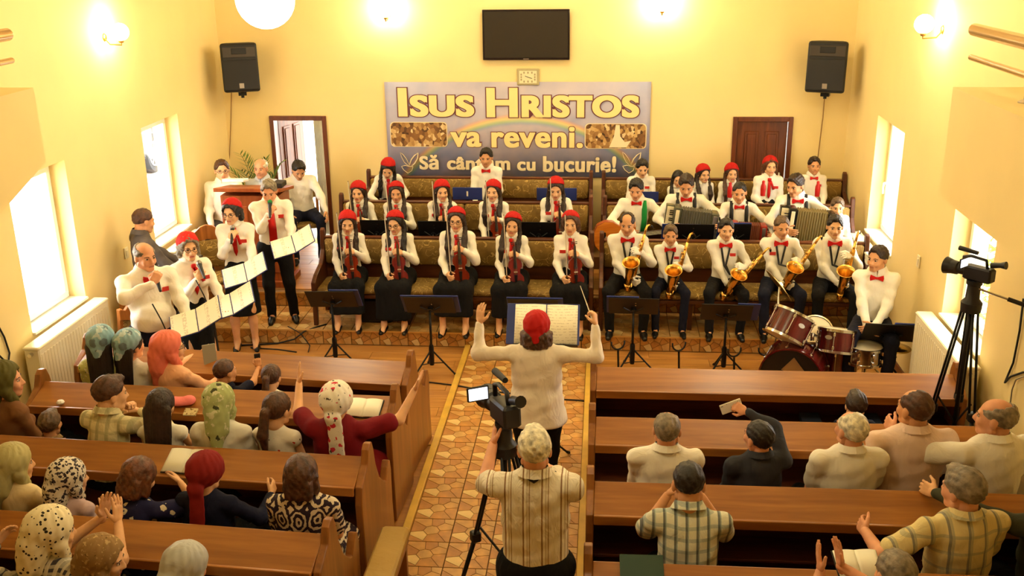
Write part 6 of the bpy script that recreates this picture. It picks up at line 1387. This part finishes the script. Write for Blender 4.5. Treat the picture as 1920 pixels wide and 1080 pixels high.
p2 = person('woman singer in glasses, red scarf and long black skirt with microphone', 350, 436, 8.95, 0.75, 0, None, S=1.64, sex='f', hair=('bob', 'grey'), scarf=('kerchief', cloth('bright_red', (216, 38, 30), 0.7, 0.3)), tie='scarf', badge=1, glasses=True, head=(-0.1, 0.05, 0), hr=(-0.04, -0.28, 1.32), sr='grip', dr=(0.6, 0.2, 0.8), nr=(0.4, 0.6, 0), hl=(0.17, -0.42, 0.95), dl=(-0.3, -0.9, 0.1), nl=(0, 0, 1), sl='flat', low='skirt', hem=0.12, w=1.05, shoes='sandal', group='singers with microphones', h=0.013)
folder_at(p2, 0.2, -0.46, 1.06, 'open song folder held by the woman singer in glasses and long skirt')
microphone(p2.M @ Vector((0.02, -0.19, 1.4)), (p2.M.to_3x3() @ Vector((-0.1, -0.75, -0.5))), 'silver microphone at the mouth of the woman in the long skirt', m_mic)
p3_ = person('young woman singer in thick glasses and knee-length black skirt', 432, 378, 10.12, 0.25, 0, None, S=1.68, sex='f', hair=('bob', 'black'), scarf=('headband', m_scarf), tie='scarf', badge=1, glasses=True, head=(-0.35, 0.12, 0), hr=(-0.03, -0.27, 1.34), sr='grip', dr=(0.5, 0.2, 0.8), nr=(0.4, 0.6, 0), hl=(0.17, -0.42, 0.95), dl=(-0.3, -0.9, 0.1), nl=(0, 0, 1), sl='flat', low='skirt', hem=0.42, shoes='sandal', group='singers with microphones', h=0.013)
folder_at(p3_, 0.12, -0.5, 1.04, 'open song folder held by the young woman in knee-length skirt')
microphone(p3_.M @ Vector((0.0, -0.19, 1.43)), (p3_.M.to_3x3() @ Vector((-0.06, -0.6, -0.6))), 'silver microphone held by the young woman in knee-length skirt', m_mic)
p4_ = person('tall grey-haired singer in long dark red tie standing on the step', 501, 330, 10.52, 0.3, L1, None, hair=('short', 'grey'), tie='long', badge=1, head=(-0.1, 0.3, 0), hr=(-0.02, -0.3, 1.36), sr='grip', dr=(0.5, 0.2, 0.8), nr=(0.4, 0.6, 0), hl=(0.2, -0.42, 0.98), dl=(-0.3, -0.9, 0.1), nl=(0, 0, 1), sl='flat', w=1.1, skin_=2, group='singers with microphones', feet=((0.16, -0.04), (-0.1, -0.02)), h=0.013)
folder_at(p4_, 0.22, -0.5, 1.06, 'open song folder held by the tall singer in the long red tie')
microphone(p4_.M @ Vector((0.0, -0.22, 1.43)), (p4_.M.to_3x3() @ Vector((-0.05, -0.6, -0.6))), 'green-topped microphone held by the tall singer', mat('green_foam', (40, 130, 60), 0.8))
person('man in dark grey shirt turned to the window by the wall', 268, 387, 9.6, 2.3, 0, None, S=1.73, hair=('crop', 'brown'), top=cloth('charcoal_shirt', (92, 84, 82)), lowm=m_blkcloth, hl=(-0.05, -0.4, 1.05), hr=(-0.25, -0.38, 1.05), head=(0.2, 0.2, 0), skin_=1, w=1.1, group='people near the pulpit')
def seatbox(p, z, h_, label):
    """simple upright chair under a person sitting on the stage"""
    r = thing('stage_chair', label, 'chair', p.M.copy(), 'chairs behind the pulpit'); 
    MB().rbx(-0.21, 0.21, -0.3, 0.14, h_ - 0.05, h_ - 0.002, 0.012).build('seat', m_uph, r)
    for sx in (-1, 1):
        MB().bx(sx * 0.19 - 0.018, sx * 0.19 + 0.018, -0.29, -0.255, 0, h_ - 0.05).build('leg', m_chair, r); MB().bx(sx * 0.19 - 0.018, sx * 0.19 + 0.018, 0.14, 0.175, 0, h_ + 0.48).build('leg', m_chair, r)
    MB().rbx(-0.2, 0.2, 0.15, 0.18, h_ + 0.25, h_ + 0.5, 0.01).build('backrest', m_uph, r)
q = person('young man in glasses and white shirt seated behind the pulpit', 413, 291, 12.0, 0.15, L2, 0.46, hair=('short', 'brown'), glasses=True, skin_=0, head=(0.3, 0, 0), lowm=cloth('grey_trousers', (70, 68, 70)), group='people near the pulpit'); seatbox(q, L2, 0.46, 'chair under the young man in glasses')
q = person('bald old man in pale blue shirt seated behind the pulpit', 487, 290, 12.3, 0.0, L2, 0.46, hair=('bald', 'white'), top=cloth('pale_blue_shirt', (206, 214, 226)), skin_=2, group='people near the pulpit'); seatbox(q, L2, 0.46, 'chair under the bald old man')
q = person('dark-haired man in white shirt seated by the open door, head bowed', 560, 292, 12.45, 0.35, L2, 0.46, hair=('short', 'black'), head=(0.1, 0.45, 0.1), hl=(0.28, -0.42, 0.65), hr=(-0.2, -0.3, 0.62), pl=(1, 0.3, 0.1), w=1.1, belly=0.0, skin_=1, lean=0.12, side=-0.08, lowm=m_navycloth, group='people near the pulpit'); seatbox(q, L2, 0.46, 'chair under the man with bowed head')
# ================================================================ the congregation
CG = 'people sitting in the pews'
m_plaidb = plaid('plaid_bluegreen', (222, 220, 196), (58, 66, 74), (150, 166, 160), 100, 100, 0.74, 0.55); m_plaidy = plaid('plaid_yellow', (226, 208, 150), (120, 122, 120), (170, 168, 140), 62, 62, 0.9, 0.85); m_plaidk = plaid('plaid_cream', (222, 210, 166), (176, 170, 130), (190, 182, 140), 80, 80, 0.6, 0.6)
m_striped = stripes('striped_shirt', (232, 222, 200), [(0.3, (176, 150, 118)), (0.36, (232, 222, 200)), (0.42, (206, 190, 162)), (0.5, (240, 232, 212)), (0.62, (150, 116, 84)), (0.7, (232, 222, 200))], 62)
m_floral = blotch('floral_navy', (34, 34, 72), (226, 214, 186), (90, 90, 120), 13, 30, 0.52, 0.66); m_dam = damask('damask_dress', (50, 36, 48), (222, 204, 176)); m_pinkc = cloth('salmon_blouse', (248, 190, 150)); m_maroon_c = blotch('maroon_dress', (120, 16, 26), (150, 30, 40), (200, 120, 120), 40, 90, 0.1, 0.8)
m_blotg = blotch('green_scarf', (168, 176, 120), (70, 72, 48), (210, 208, 170), 12, 40, 0.45, 0.6); m_flosc = blotch('flower_scarf', (240, 232, 218), (206, 48, 70), (90, 80, 70), 16, 50, 0.5, 0.64); m_bwsc = blotch('black_white_scarf', (226, 216, 200), (40, 36, 44), (60, 52, 60), 34, 70, 0.55, 0.56); m_dotsc = blotch('dotted_scarf', (238, 224, 186), (50, 42, 36), (60, 52, 44), 44, 30, 0.5, 0.8); m_redsc = blotch('dark_red_scarf', (130, 28, 24), (150, 44, 34), (220, 160, 140), 30, 60, 0.1, 0.78)
m_olsc = cloth('olive_silk', (186, 176, 122), 0.45, 0.3); m_mosssc = cloth('moss_scarf', (96, 90, 44), 0.7, 0.3); m_bluesc = blotch('blue_scarf', (140, 176, 190), (112, 130, 140), (188, 206, 210), 9, 20, 0.5, 0.6); m_pinksc = cloth('coral_scarf', (236, 124, 100), 0.6, 0.3); m_greysc = cloth('grey_silk', (186, 186, 182), 0.45, 0.3); m_brnsc = blotch('brown_paisley', (150, 118, 76), (96, 74, 44), (190, 160, 110), 30, 70, 0.4, 0.62)
m_navyc = cloth('navy_tee', (22, 24, 46)); m_suit = cloth('dark_suit', (58, 60, 70)); m_pinkshirt = cloth('pinkish_shirt', (232, 204, 186)); m_cream = cloth('cream_blouse', (236, 214, 168)); m_wht = cloth('white_blouse', (236, 230, 216)); m_lil = cloth('lilac_wrap', (214, 184, 186)); m_print = blotch('print_dress', (232, 222, 206), (196, 60, 40), (80, 60, 50), 14, 40, 0.35, 0.72); m_herr = plaid('herringbone', (70, 66, 70), (206, 196, 170), (206, 196, 170), 150, 190, 0.1, 0.1); m_grnp = blotch('green_print', (196, 200, 130), (90, 130, 110), (230, 226, 190), 20, 40, 0.4, 0.6); m_brownc = cloth('brown_coat', (134, 92, 58))
ST = 0.447
def sit(label, px, py, Y, sex='m', hair=('short', 'dark'), scarf=None, top=None, sleeve='short', face=PI, S=None, **kw):
    kw.setdefault('lowm', m_blkcloth); kw.setdefault('group', CG); kw.setdefault('low', 'skirt' if sex == 'f' else 'trousers'); kw.setdefault('collar', sex == 'm'); kw.setdefault('knees', 0.05); kw.setdefault('h', 0.015); kw.setdefault('hs', 1.08); kw['w'] = kw.get('w', 1.0) * 1.07
    return person(label, px, py, Y, face, 0.0, kw.pop('seat', ST), S, sex, hair, scarf, top, sleeve, **kw)
# radiator side, first row
sit('girl in blue scarf with long black hair beside the radiator', 185, 608, 7.38, 'f', ('longback', 'black'), ('kerchief', m_bluesc), m_grnp, face=PI + 0.1, head=(0.0, 0, 0))
sit('girl in blue scarf with long black hair and white top', 238, 616, 7.38, 'f', ('longback', 'black'), ('kerchief', m_bluesc), m_wht, face=PI - 0.15, head=(-0.3, 0, 0))
p = sit('woman in coral headscarf, glasses and salmon blouse looking sideways', 312, 620, 7.36, 'f', ('crop', 'grey'), ('babushka', m_pinksc), m_pinkc, 'long', PI - 0.5, glasses=True, head=(-0.55, 0, 0), hl=(0.2, -0.5, 1.0), hr=(-0.2, -0.45, 0.9), w=1.15)
tq = at(393, 665, Y=7.7); tab = thing('tablet', 'grey tablet held up near the woman in salmon', 'tablet', tr(*tq) @ rotz(0.5) @ Matrix.Rotation(-0.2, 4, 'X')); MB().rbx(-0.055, 0.055, -0.005, 0.005, -0.09, 0.09, 0.004).build('casing', mat('tablet_grey', (150, 146, 126), 0.5), tab); MB().bx(-0.048, 0.048, 0.005, 0.006, -0.08, 0.08).build('screen', m_bhead, tab)
p = sit('boy in navy shirt holding up a phone in the first pew', 418, 676, 7.3, 'm', ('crop', 'brown'), None, m_navyc, face=PI - 0.15, head=(-0.4, 0, 0), hr=(-0.2, -0.5, 1.36), hl=(0.25, -0.35, 0.95), sr='grip', skin_=1, dr=(0.1, -0.1, 1), nr=(0.5, -0.8, 0))
q = p.M @ (p.fr @ Vector((0, 0.08, -0.03))); phone(tr(*q) @ rotz(0.4) @ Matrix.Rotation(0.1, 4, 'X'), 'small phone raised by the boy in navy', m_black, (0.05, 0.12, 0.01))
sit('girl with ponytail and pink hair band in white blouse', 508, 686, 7.3, 'f', ('ponytail', 'brown'), None, m_wht, head=(-0.1, 0.15, 0))
# second row
sit('woman in moss green scarf and brown coat looking sideways', 8, 716, 6.55, 'f', ('crop', 'dark'), ('babushka', m_mosssc), m_brownc, 'long', PI - 0.5, head=(-0.7, 0, 0), S=1.66, skin_=2)
sit('small child with brown hair beside the woman in moss green', 92, 786, 6.4, 'm', ('short', 'ash'), None, m_brnsc, 'long', S=1.02, skin_=1)
sit('boy in cream plaid shirt with hands at his mouth', 202, 697, 6.4, 'm', ('short', 'brown'), None, m_plaidk, 'long', face=PI - 0.25, lean=0.15, head=(-0.5, 0.05, 0), hl=(0.05, -0.3, 1.02), hr=(-0.08, -0.32, 1.0), sl='grip', sr='grip', pl=(0.7, -0.3, -0.6), pr=(-0.8, -0.2, -0.3), skin_=0)
sit('girl with very long dark hair parted over a white top', 298, 726, 6.36, 'f', ('longback', 'dark'), None, m_wht, 'none', head=(0, 0.1, 0), hr=(-0.25, -0.35, 0.75))
sit('woman in green patterned headscarf and white shirt', 410, 740, 6.34, 'f', None, ('babushka', m_blotg), m_wht, 'short', head=(0.15, 0.2, 0), w=1.1, S=1.6)
sit('girl with side ponytail in sleeveless white dress with red flowers', 520, 755, 6.34, 'f', ('ponytail', 'brown'), None, m_print, 'none', face=PI - 0.2, head=(-0.2, 0.1, 0), S=1.5)
p = sit('woman in maroon dress and flowered scarf with both arms raised', 628, 714, 6.36, 'f', None, ('turban', m_flosc), m_maroon_c, 'short', lowm=m_maroon_c, hl=(0.4, -0.42, 1.2), hr=(-0.52, -0.3, 1.22), pl=(0.7, 0.1, -0.8), pr=(-0.7, 0.1, -0.9), sl='flat', sr='flat', dl=(0.02, -0.3, 1), dr=(-0.45, -0.3, 0.9), nl=(-0.9, -0.4, 0.2), nr=(0.9, 0.2, 0.4), w=1.2, belly=0.05, watch=True, h=0.012)
# third row
sit('woman in olive silk scarf resting her cheek on her hand', 22, 832, 5.5, 'f', ('crop', 'dark'), ('babushka', m_olsc), m_cream, 'short', PI - 0.25, head=(-0.5, 0.1, 0), hr=(-0.2, -0.28, 1.0), pr=(-0.6, -0.4, -0.8), w=1.15, skin_=0)
sit('woman in black and white patterned scarf and lilac wrap', 126, 862, 5.42, 'f', ('crop', 'dark'), ('babushka', m_bwsc), m_lil, 'long', PI - 0.3, head=(-0.4, 0.1, 0), hr=(-0.1, -0.25, 0.95), w=1.1)
sit('woman with tied auburn hair in navy floral dress, hand at her forehead', 262, 852, 5.45, 'f', ('bob', 'ginger'), None, m_floral, 'short', PI - 0.15, lean=0.2, head=(-0.15, 0.25, 0), hr=(-0.2, -0.4, 1.15), pr=(-0.9, -0.2, -0.3), lowm=m_floral, w=1.15)
sit('woman in dark red scarf hanging down the back of a navy jacket', 385, 846, 5.45, 'f', ('crop', 'ginger'), ('turban', m_redsc), m_navyc, 'long', PI - 0.1, head=(-0.1, 0.15, 0), hr=(-0.3, -0.4, 0.95), w=1.15)
sit('woman with short dark hair in black and cream damask dress', 562, 852, 5.42, 'f', ('bob', 'brown'), None, m_dam, 'short', head=(0, 0.05, 0), w=1.25, lowm=m_dam, h=0.013)
# fourth row
p = sit('woman in cream dotted scarf and herringbone top, hands clasped high', 92, 945, 4.62, 'f', ('crop', 'black'), ('babushka', m_dotsc), m_herr, 'short', PI - 0.4, head=(-0.3, 0.15, 0), hl=(0.05, -0.42, 1.1), hr=(-0.08, -0.42, 1.1), pl=(0.7, -0.2, -0.7), pr=(-0.8, 0, -0.6), w=1.15, dl=(-0.2, -0.3, 1), dr=(0.2, -0.3, 1), sl='flat', sr='flat', h=0.013)
sit('older woman in brown paisley scarf, face turned sideways', 196, 1022, 4.55, 'f', ('crop', 'grey'), ('babushka', m_brnsc), m_brownc, 'long', PI - 0.6, head=(-0.8, 0.2, 0), S=1.4)
sit('woman in shiny grey headscarf bowing her head', 352, 1020, 4.5, 'f', ('crop', 'dark'), ('babushka', m_greysc), m_wht, 'long', PI - 0.2, head=(-0.3, 0.25, 0), S=1.45, skin_=2)
sit('clapping person with patterned cuff at the wall end of the pew', -70, 985, 4.5, 'f', ('bob', 'dark'), None, m_herr, 'long', PI, hl=(0.1, -0.4, 1.0), hr=(-0.22, -0.44, 0.98), sr='flat', dr=(0.1, -0.3, 1), S=1.6)
# tripod side
def simple_r(*a, **k): return sit(*a, **k)
sit('grey-haired man in white shirt and open collar near the aisle', 1252, 769, 6.1, 'm', ('thin', 'grey'), None, m_shirt, 'long', head=(-0.1, -0.1, 0), w=1.2, skin_=2, h=0.013)
p = sit('man in dark suit raising a phone to film', 1428, 788, 6.12, 'm', ('crop', 'black'), None, m_suit, 'long', PI + 0.25, head=(0.35, -0.15, 0.1), hr=(0.0, -0.3, 1.38), sr='grip', pr=(-1, 0.0, -0.2), dr=(0.75, -0.5, 0.4), nr=(0.3, -0.8, -0.3), w=1.2, skin_=2, h=0.013)
q = p.M @ (p.fr @ Vector((0.0, 0.1, -0.035))); phone(tr(q.x - 0.02, q.y, q.z) @ rotz(0.1) @ Matrix.Rotation(1.2, 4, 'Y'), 'phone in a flowered white case held up by the man in the suit', blotch('phone_case', (232, 226, 214), (60, 56, 60), (90, 80, 80), 60, 90, 0.3, 0.66))
sit('white-haired man in white shirt beside the pinkish shirt', 1605, 767, 6.12, 'm', ('thin', 'white'), None, m_shirt, 'short', PI + 0.15, head=(0.3, -0.1, 0), w=1.2, skin_=2, h=0.013)
sit('dark-haired man in pinkish shirt with sleeves to the elbow', 1722, 743, 6.3, 'm', ('thin', 'brown'), None, m_pinkshirt, 'short', PI + 0.1, head=(0.4, -0.05, 0), w=1.25, S=1.82, skin_=1, h=0.013)
p = sit('bald man in white shirt resting his arm on the pew', 1878, 748, 6.22, 'm', ('bald', 'grey'), None, m_shirt, 'short', PI + 0.3, head=(0.7, -0.05, 0), hl=(0.42, -0.42, 0.97), pl=(0.9, 0.1, -0.3), sl='relax', w=1.25, S=1.8, skin_=2, h=0.013)
sit('dark-haired child mostly hidden behind the white-haired man', 1606, 755, 7.0, 'm', ('short', 'dark'), None, m_navyc, 'short', S=1.1)
sit('young man in blue and white plaid shirt leaning on the desk', 1293, 853, 5.38, 'm', ('crop', 'black'), None, m_plaidb, 'short', lean=0.28, head=(0, 0.1, 0), hl=(0.1, -0.42, 0.98), hr=(-0.1, -0.42, 0.98), sl='grip', sr='grip', pl=(0.5, -0.1, -0.9), pr=(-0.5, -0.1, -0.9), w=1.05, skin_=1, h=0.012, S=1.74)
sit('grey-haired man in yellow plaid shirt turned sideways', 1808, 907, 5.3, 'm', ('short', 'grey'), None, m_plaidy, 'short', PI + 0.25, head=(0.35, 0.05, 0), hl=(0.42, -0.25, 0.85), pl=(0.8, 0.4, -0.4), w=1.2, skin_=2, h=0.012, S=1.78)
sit('man in dark green jumper whose arm lies along the pew', 1990, 880, 5.35, 'm', ('short', 'grey'), None, cloth('green_jumper', (66, 66, 48)), 'long', PI + 0.1, hl=(0.48, -0.42, 0.97), pl=(0.8, 0.2, 0.2), S=1.75)
p = sit('grey-haired man with clasped hands beside an open book', 1684, 1018, 4.5, 'm', ('crop', 'grey'), None, m_wht, 'short', PI + 0.1, lean=0.1, head=(0.15, 0.1, 0), hl=(0.26, -0.42, 1.02), hr=(0.14, -0.46, 1.02), sl='flat', sr='flat', dl=(0.1, -0.35, 1), dr=(0.15, -0.3, 1), pl=(0.8, 0, -0.6), pr=(-0.5, -0.4, -0.7), skin_=2, h=0.012, S=1.72)
p = sit('person whose hand rests on the pew desk near the green book', 1400, 1150, 4.02, 'm', ('short', 'dark'), None, m_plaidk, 'short', PI, lean=-0.05, hr=(-0.02, -0.66, 0.95), hl=(0.25, -0.5, 0.8), pl=(0.9, 0, -0.3), pr=(-0.9, 0, -0.3), S=1.66)
# cameraman with video camera
p = person('grey-haired cameraman in striped short-sleeved shirt filming from the aisle', 1002, 778, 4.93, PI, 0, None, S=1.76, hair=('short', 'white'), top=m_striped, sleeve='short', lowm=m_blkcloth, hl=(0.27, -0.46, 1.37), hr=(0.06, -0.48, 1.3), pl=(0.5, 0.3, -1), pr=(-0.5, 0.3, -1), sl='soft', sr='grip', dl=(-0.1, -0.5, 0.9), nl=(-0.9, -0.1, -0.2), head=(0.1, 0.08, 0), w=1.2, belly=0.05, skin_=2, watch=True, h=0.012, feet=((0.16, 0.0), (-0.16, 0.0)))
MB().tube([p.T(0.5, 0.05, 0.1), p.T(0.545, 0.085, 0.02), p.T(0.555, 0.0, -0.088), p.T(0.545, -0.085, 0.02), p.T(0.5, -0.05, 0.1)], 0.02, 8, flat=0.35).build('camera_strap', m_black, p.o, True)
q = at(945, 790, Y=5.42); tripod(tr(q.x, 5.42, 0) @ rotz(0.5), 'black camera tripod in the aisle before the cameraman', q.z, 0.42, az=(0.2, 2.3, 4.4)); camcorder(tr(q.x, 5.42, q.z + 0.002) @ rotz(0.45) @ Matrix.Rotation(-0.12, 4, 'X'), 'black video camera with lit flip screen on the aisle tripod')
# tall tripod by the wall
q = at(1828, 525, Y=7.25); tripod(tr(q.x, 7.25, 0), 'tall black tripod between the front pews and the radiator', q.z, 0.36, 0.14, az=(1.2, 3.2, 5.0)); t2 = bpy.data.objects['camera_tripod.001']
MB().tube([(0.0, -0.02, q.z - 0.05), (0.28, -0.16, q.z - 0.12)], [0.009, 0.009], 8).build('pan_handle', m_chrome, t2); MB().tube([(0.2, -0.12, q.z - 0.1), (0.34, -0.19, q.z - 0.135)], 0.016, 10).build('pan_grip', m_black, t2)
camcorder(tr(q.x, 7.25, q.z + 0.002) @ rotz(0.75) @ Matrix.Diagonal((0.8, 0.8, 0.8, 1)), 'small black camcorder on the tall tripod by the window')

# ================================================================ books and small things
DT_ = Matrix.Rotation(math.atan2(0.103, 0.26), 4, 'X')
def on_desk(px, py, pew_y, dz=0.0):
    """a point on the sloping desk of a pew whose top edge is at pew_y"""
    q = at(px, py, Z=0.89)
    for i in range(6): z = PZ + (min(0, max(-0.26, q.y - pew_y))) * 0.396 + dz; q = at(px, py, Z=z)
    return q
def pl_y(i, x): xa, ya, xb, yb = PL[i]; return ya + (yb - ya) * (x - xa) / (xb - xa)
q = on_desk(352, 868, pl_y(2, -2.75)); book_open(tr(q.x, q.y, q.z + 0.006) @ rotz(-0.06) @ DT_, 'open Bible with black cover on the desk beside the dark red scarf', 0.15, 0.2)
q = on_desk(683, 768, pl_y(1, -1.75)); book_open(tr(q.x, q.y, q.z + 0.006) @ rotz(-0.06) @ DT_, 'open book on the desk in front of the woman with raised arms', 0.13, 0.18)
q = on_desk(1608, 1062, PR[3]); book_open(tr(q.x, q.y, q.z + 0.006) @ rotz(0.1) @ DT_, 'open book lying before the man with clasped hands', 0.12, 0.18)
q = on_desk(1203, 1070, PR[3]); book(tr(q.x, q.y, q.z + 0.006) @ rotz(0.02) @ DT_, 'dark green book on the pew desk near the aisle', (0.24, 0.17, 0.02), mat('green_cover', (34, 62, 46), 0.6))
q = on_desk(114, 758, pl_y(1, -3.9)); o = MB().ell((0, 0, 0.018), (0.032, 0.03, 0.02), 8).build('paper_tissue', m_white, None, False, tr(q.x, q.y, q.z)); tag(o, 'crumpled white tissue on the pew desk by the wall', 'tissue')
q = on_desk(338, 757, pl_y(1, -2.95)); o = np_obj('pink_cloth', [(*nets([E((0, 0, 0.02), (0.09, 0.06, 0.03)), E((0.07, 0.01, 0.03), (0.05, 0.045, 0.035)), E((-0.06, -0.01, 0.03), (0.05, 0.04, 0.03))], 0.008, 0.02), 0)], cloth('pink_knit', (238, 130, 130)), None, tr(q.x, q.y, q.z)); tag(o, 'crumpled pink cloth on the desk before the long-haired girl', 'cloth')
q = on_desk(358, 775, pl_y(1, -2.9)); book(tr(q.x, q.y, q.z + 0.006) @ DT_, 'small booklet with printed cover beside the pink cloth', (0.1, 0.07, 0.012), blotch('booklet_cover', (210, 190, 140), (90, 60, 30), (120, 90, 50), 60, 90, 0.35, 0.6))
for px, py, y, lab, sz in ((604, 722, pl_y(0, -2.0), 'grey hymn book on the shelf behind the ponytail girl', (0.14, 0.2, 0.04)), (690, 730, pl_y(0, -1.75), 'large blue hymn book on the shelf of the front pew', (0.26, 0.2, 0.06)), (1521, 774, PR[0], 'small blue hymn book on the shelf behind the drum kit pew', (0.15, 0.18, 0.05)), (1620, 768, PR[0], 'wide blue hymn book on the shelf beside the small one', (0.26, 0.18, 0.06))):
    q = at(px, py, Y=y - 0.12); book(tr(q.x, y - 0.115, 0.541), lab, sz, mat('blue_cover', (62, 76, 104), 0.6))
# wall switches, cables
def plate(M, label, nm='light_switch'):
    r = thing(nm, label, 'switch', M); MB().rbx(-0.04, 0.04, -0.006, 0.006, -0.06, 0.06, 0.003).build('plate', m_ivory_key, r); MB().rbx(-0.022, 0.022, -0.012, -0.006, -0.03, 0.03, 0.003).build('rocker', m_ivory_key, r)
q = at(1722, 490, X=XR - 0.01); plate(tr(*q) @ rotz(-PI / 2), 'cream light switch on the wall behind the drummer')
q = at(237, 474, X=XL + 0.01); plate(tr(*q) @ rotz(PI / 2), 'cream wall socket beside the man in dark grey', 'wall_socket')
def cable(pts, label, r=0.007, m=None): tag(MB().tube(pts, r, 7).build('cable', m or m_black, None, True), label, 'cable', 'loose cables')
cable([at(x, y, X=XR - 0.015) for x, y in ((1919, 560), (1912, 620), (1900, 680), (1884, 718), (1895, 706), (1919, 698))], 'black cable hanging down the wall near the bald man', 0.008)
cable([at(x, y, X=XR - 0.02) for x, y in ((1919, 706), (1905, 712), (1898, 730), (1894, 760))], 'thin grey cable curling below the black one on the wall', 0.005, m_steel)
cable([at(x, y, X=XL + 0.015) for x, y in ((-6, 606), (8, 632), (18, 662), (16, 678), (6, 674), (-8, 660))], 'black cable loop hanging on the wall past the radiator', 0.008)
cable([at(540, 612, Z=L1 + 0.008), at(555, 620, Z=L1 + 0.008), at(563, 625, Y=Y1 - 0.015), at(575, 640, Y=Y1 - 0.02), at(581, 648, Z=0.01), at(578, 660, Z=0.01)], 'thin cable dropping over the step edge', 0.006)
cable([at(612, 608, Z=L1 + 0.01), at(590, 614, Z=L1 + 0.01), at(570, 622, Y=Y1 - 0.012), at(552, 636, Y=Y1 - 0.02), at(520, 644, Z=0.012), at(480, 646, Z=0.012), at(440, 648, Z=0.012)], 'thick black microphone cable running over the step', 0.009)
cable([at(470, 652, Z=0.01), at(520, 655, Z=0.01), at(556, 660, Z=0.01)], 'black cable along the floor behind the front pew', 0.007)
cable([at(x, y, Z=0.012) for x, y in ((800, 716), (850, 722), (900, 730), (960, 738), (1040, 748), (1078, 750), (1098, 752))], 'black cable crossing the tiled aisle under the conductor', 0.007)
for pp, lab, e in ((p1, 'black cable from the heavy singer microphone', (0.1, -0.35, 0.85)), (p2, 'black cable from the long-skirted singer microphone', (0.05, -0.3, 0.9))):
    cable([pp.M @ Vector((-0.09, -0.36, 1.3)), pp.M @ Vector((-0.04, -0.38, 1.15)), pp.M @ Vector((0.02, -0.36, 0.95)), pp.M @ Vector((0.06, -0.3, 0.6)), pp.M @ Vector((0.1, -0.25, 0.012))], lab, 0.006)
# mixing desk by the wall
q = at(360, 440, Y=10.55); mx = thing('mixing_desk', 'dark mixing desk below the far window beside the man in grey', 'mixer', tr(XL + 0.42, 10.05, 0)); MB().rbx(-0.2, 0.2, -0.3, 0.3, 0.95, 1.02, 0.01).build('console', mat('mixer_grey', (70, 66, 62), 0.5), mx)
for i in range(6): MB().bx(-0.15, 0.1, -0.26 + i * 0.09, -0.25 + i * 0.09, 1.02, 1.03).build('fader_track', m_black, mx)
for sx in (-0.17, 0.17):
    for sy in (-0.27, 0.27): MB().bx(sx - 0.015, sx + 0.015, sy - 0.015, sy + 0.015, 0.0, 0.95).build('leg', m_blackm, mx)
# black case under the front bench
q = at(705, 590, Y=10.62); o = MB().rbx(q.x - 0.2, q.x + 0.2, 10.55, 10.75, L1 + 0.002, L1 + 0.28, 0.02).build('instrument_case', m_black); tag(o, 'black instrument case on the step between two front violinists', 'case'); MB().lathe([(0.03, 0), (0.03, 0.004), (0, 0.004)], 12, M=tr(q.x + 0.05, 10.55, L1 + 0.15) @ Matrix.Rotation(PI / 2, 4, 'X')).build('case_logo', m_steel, o)
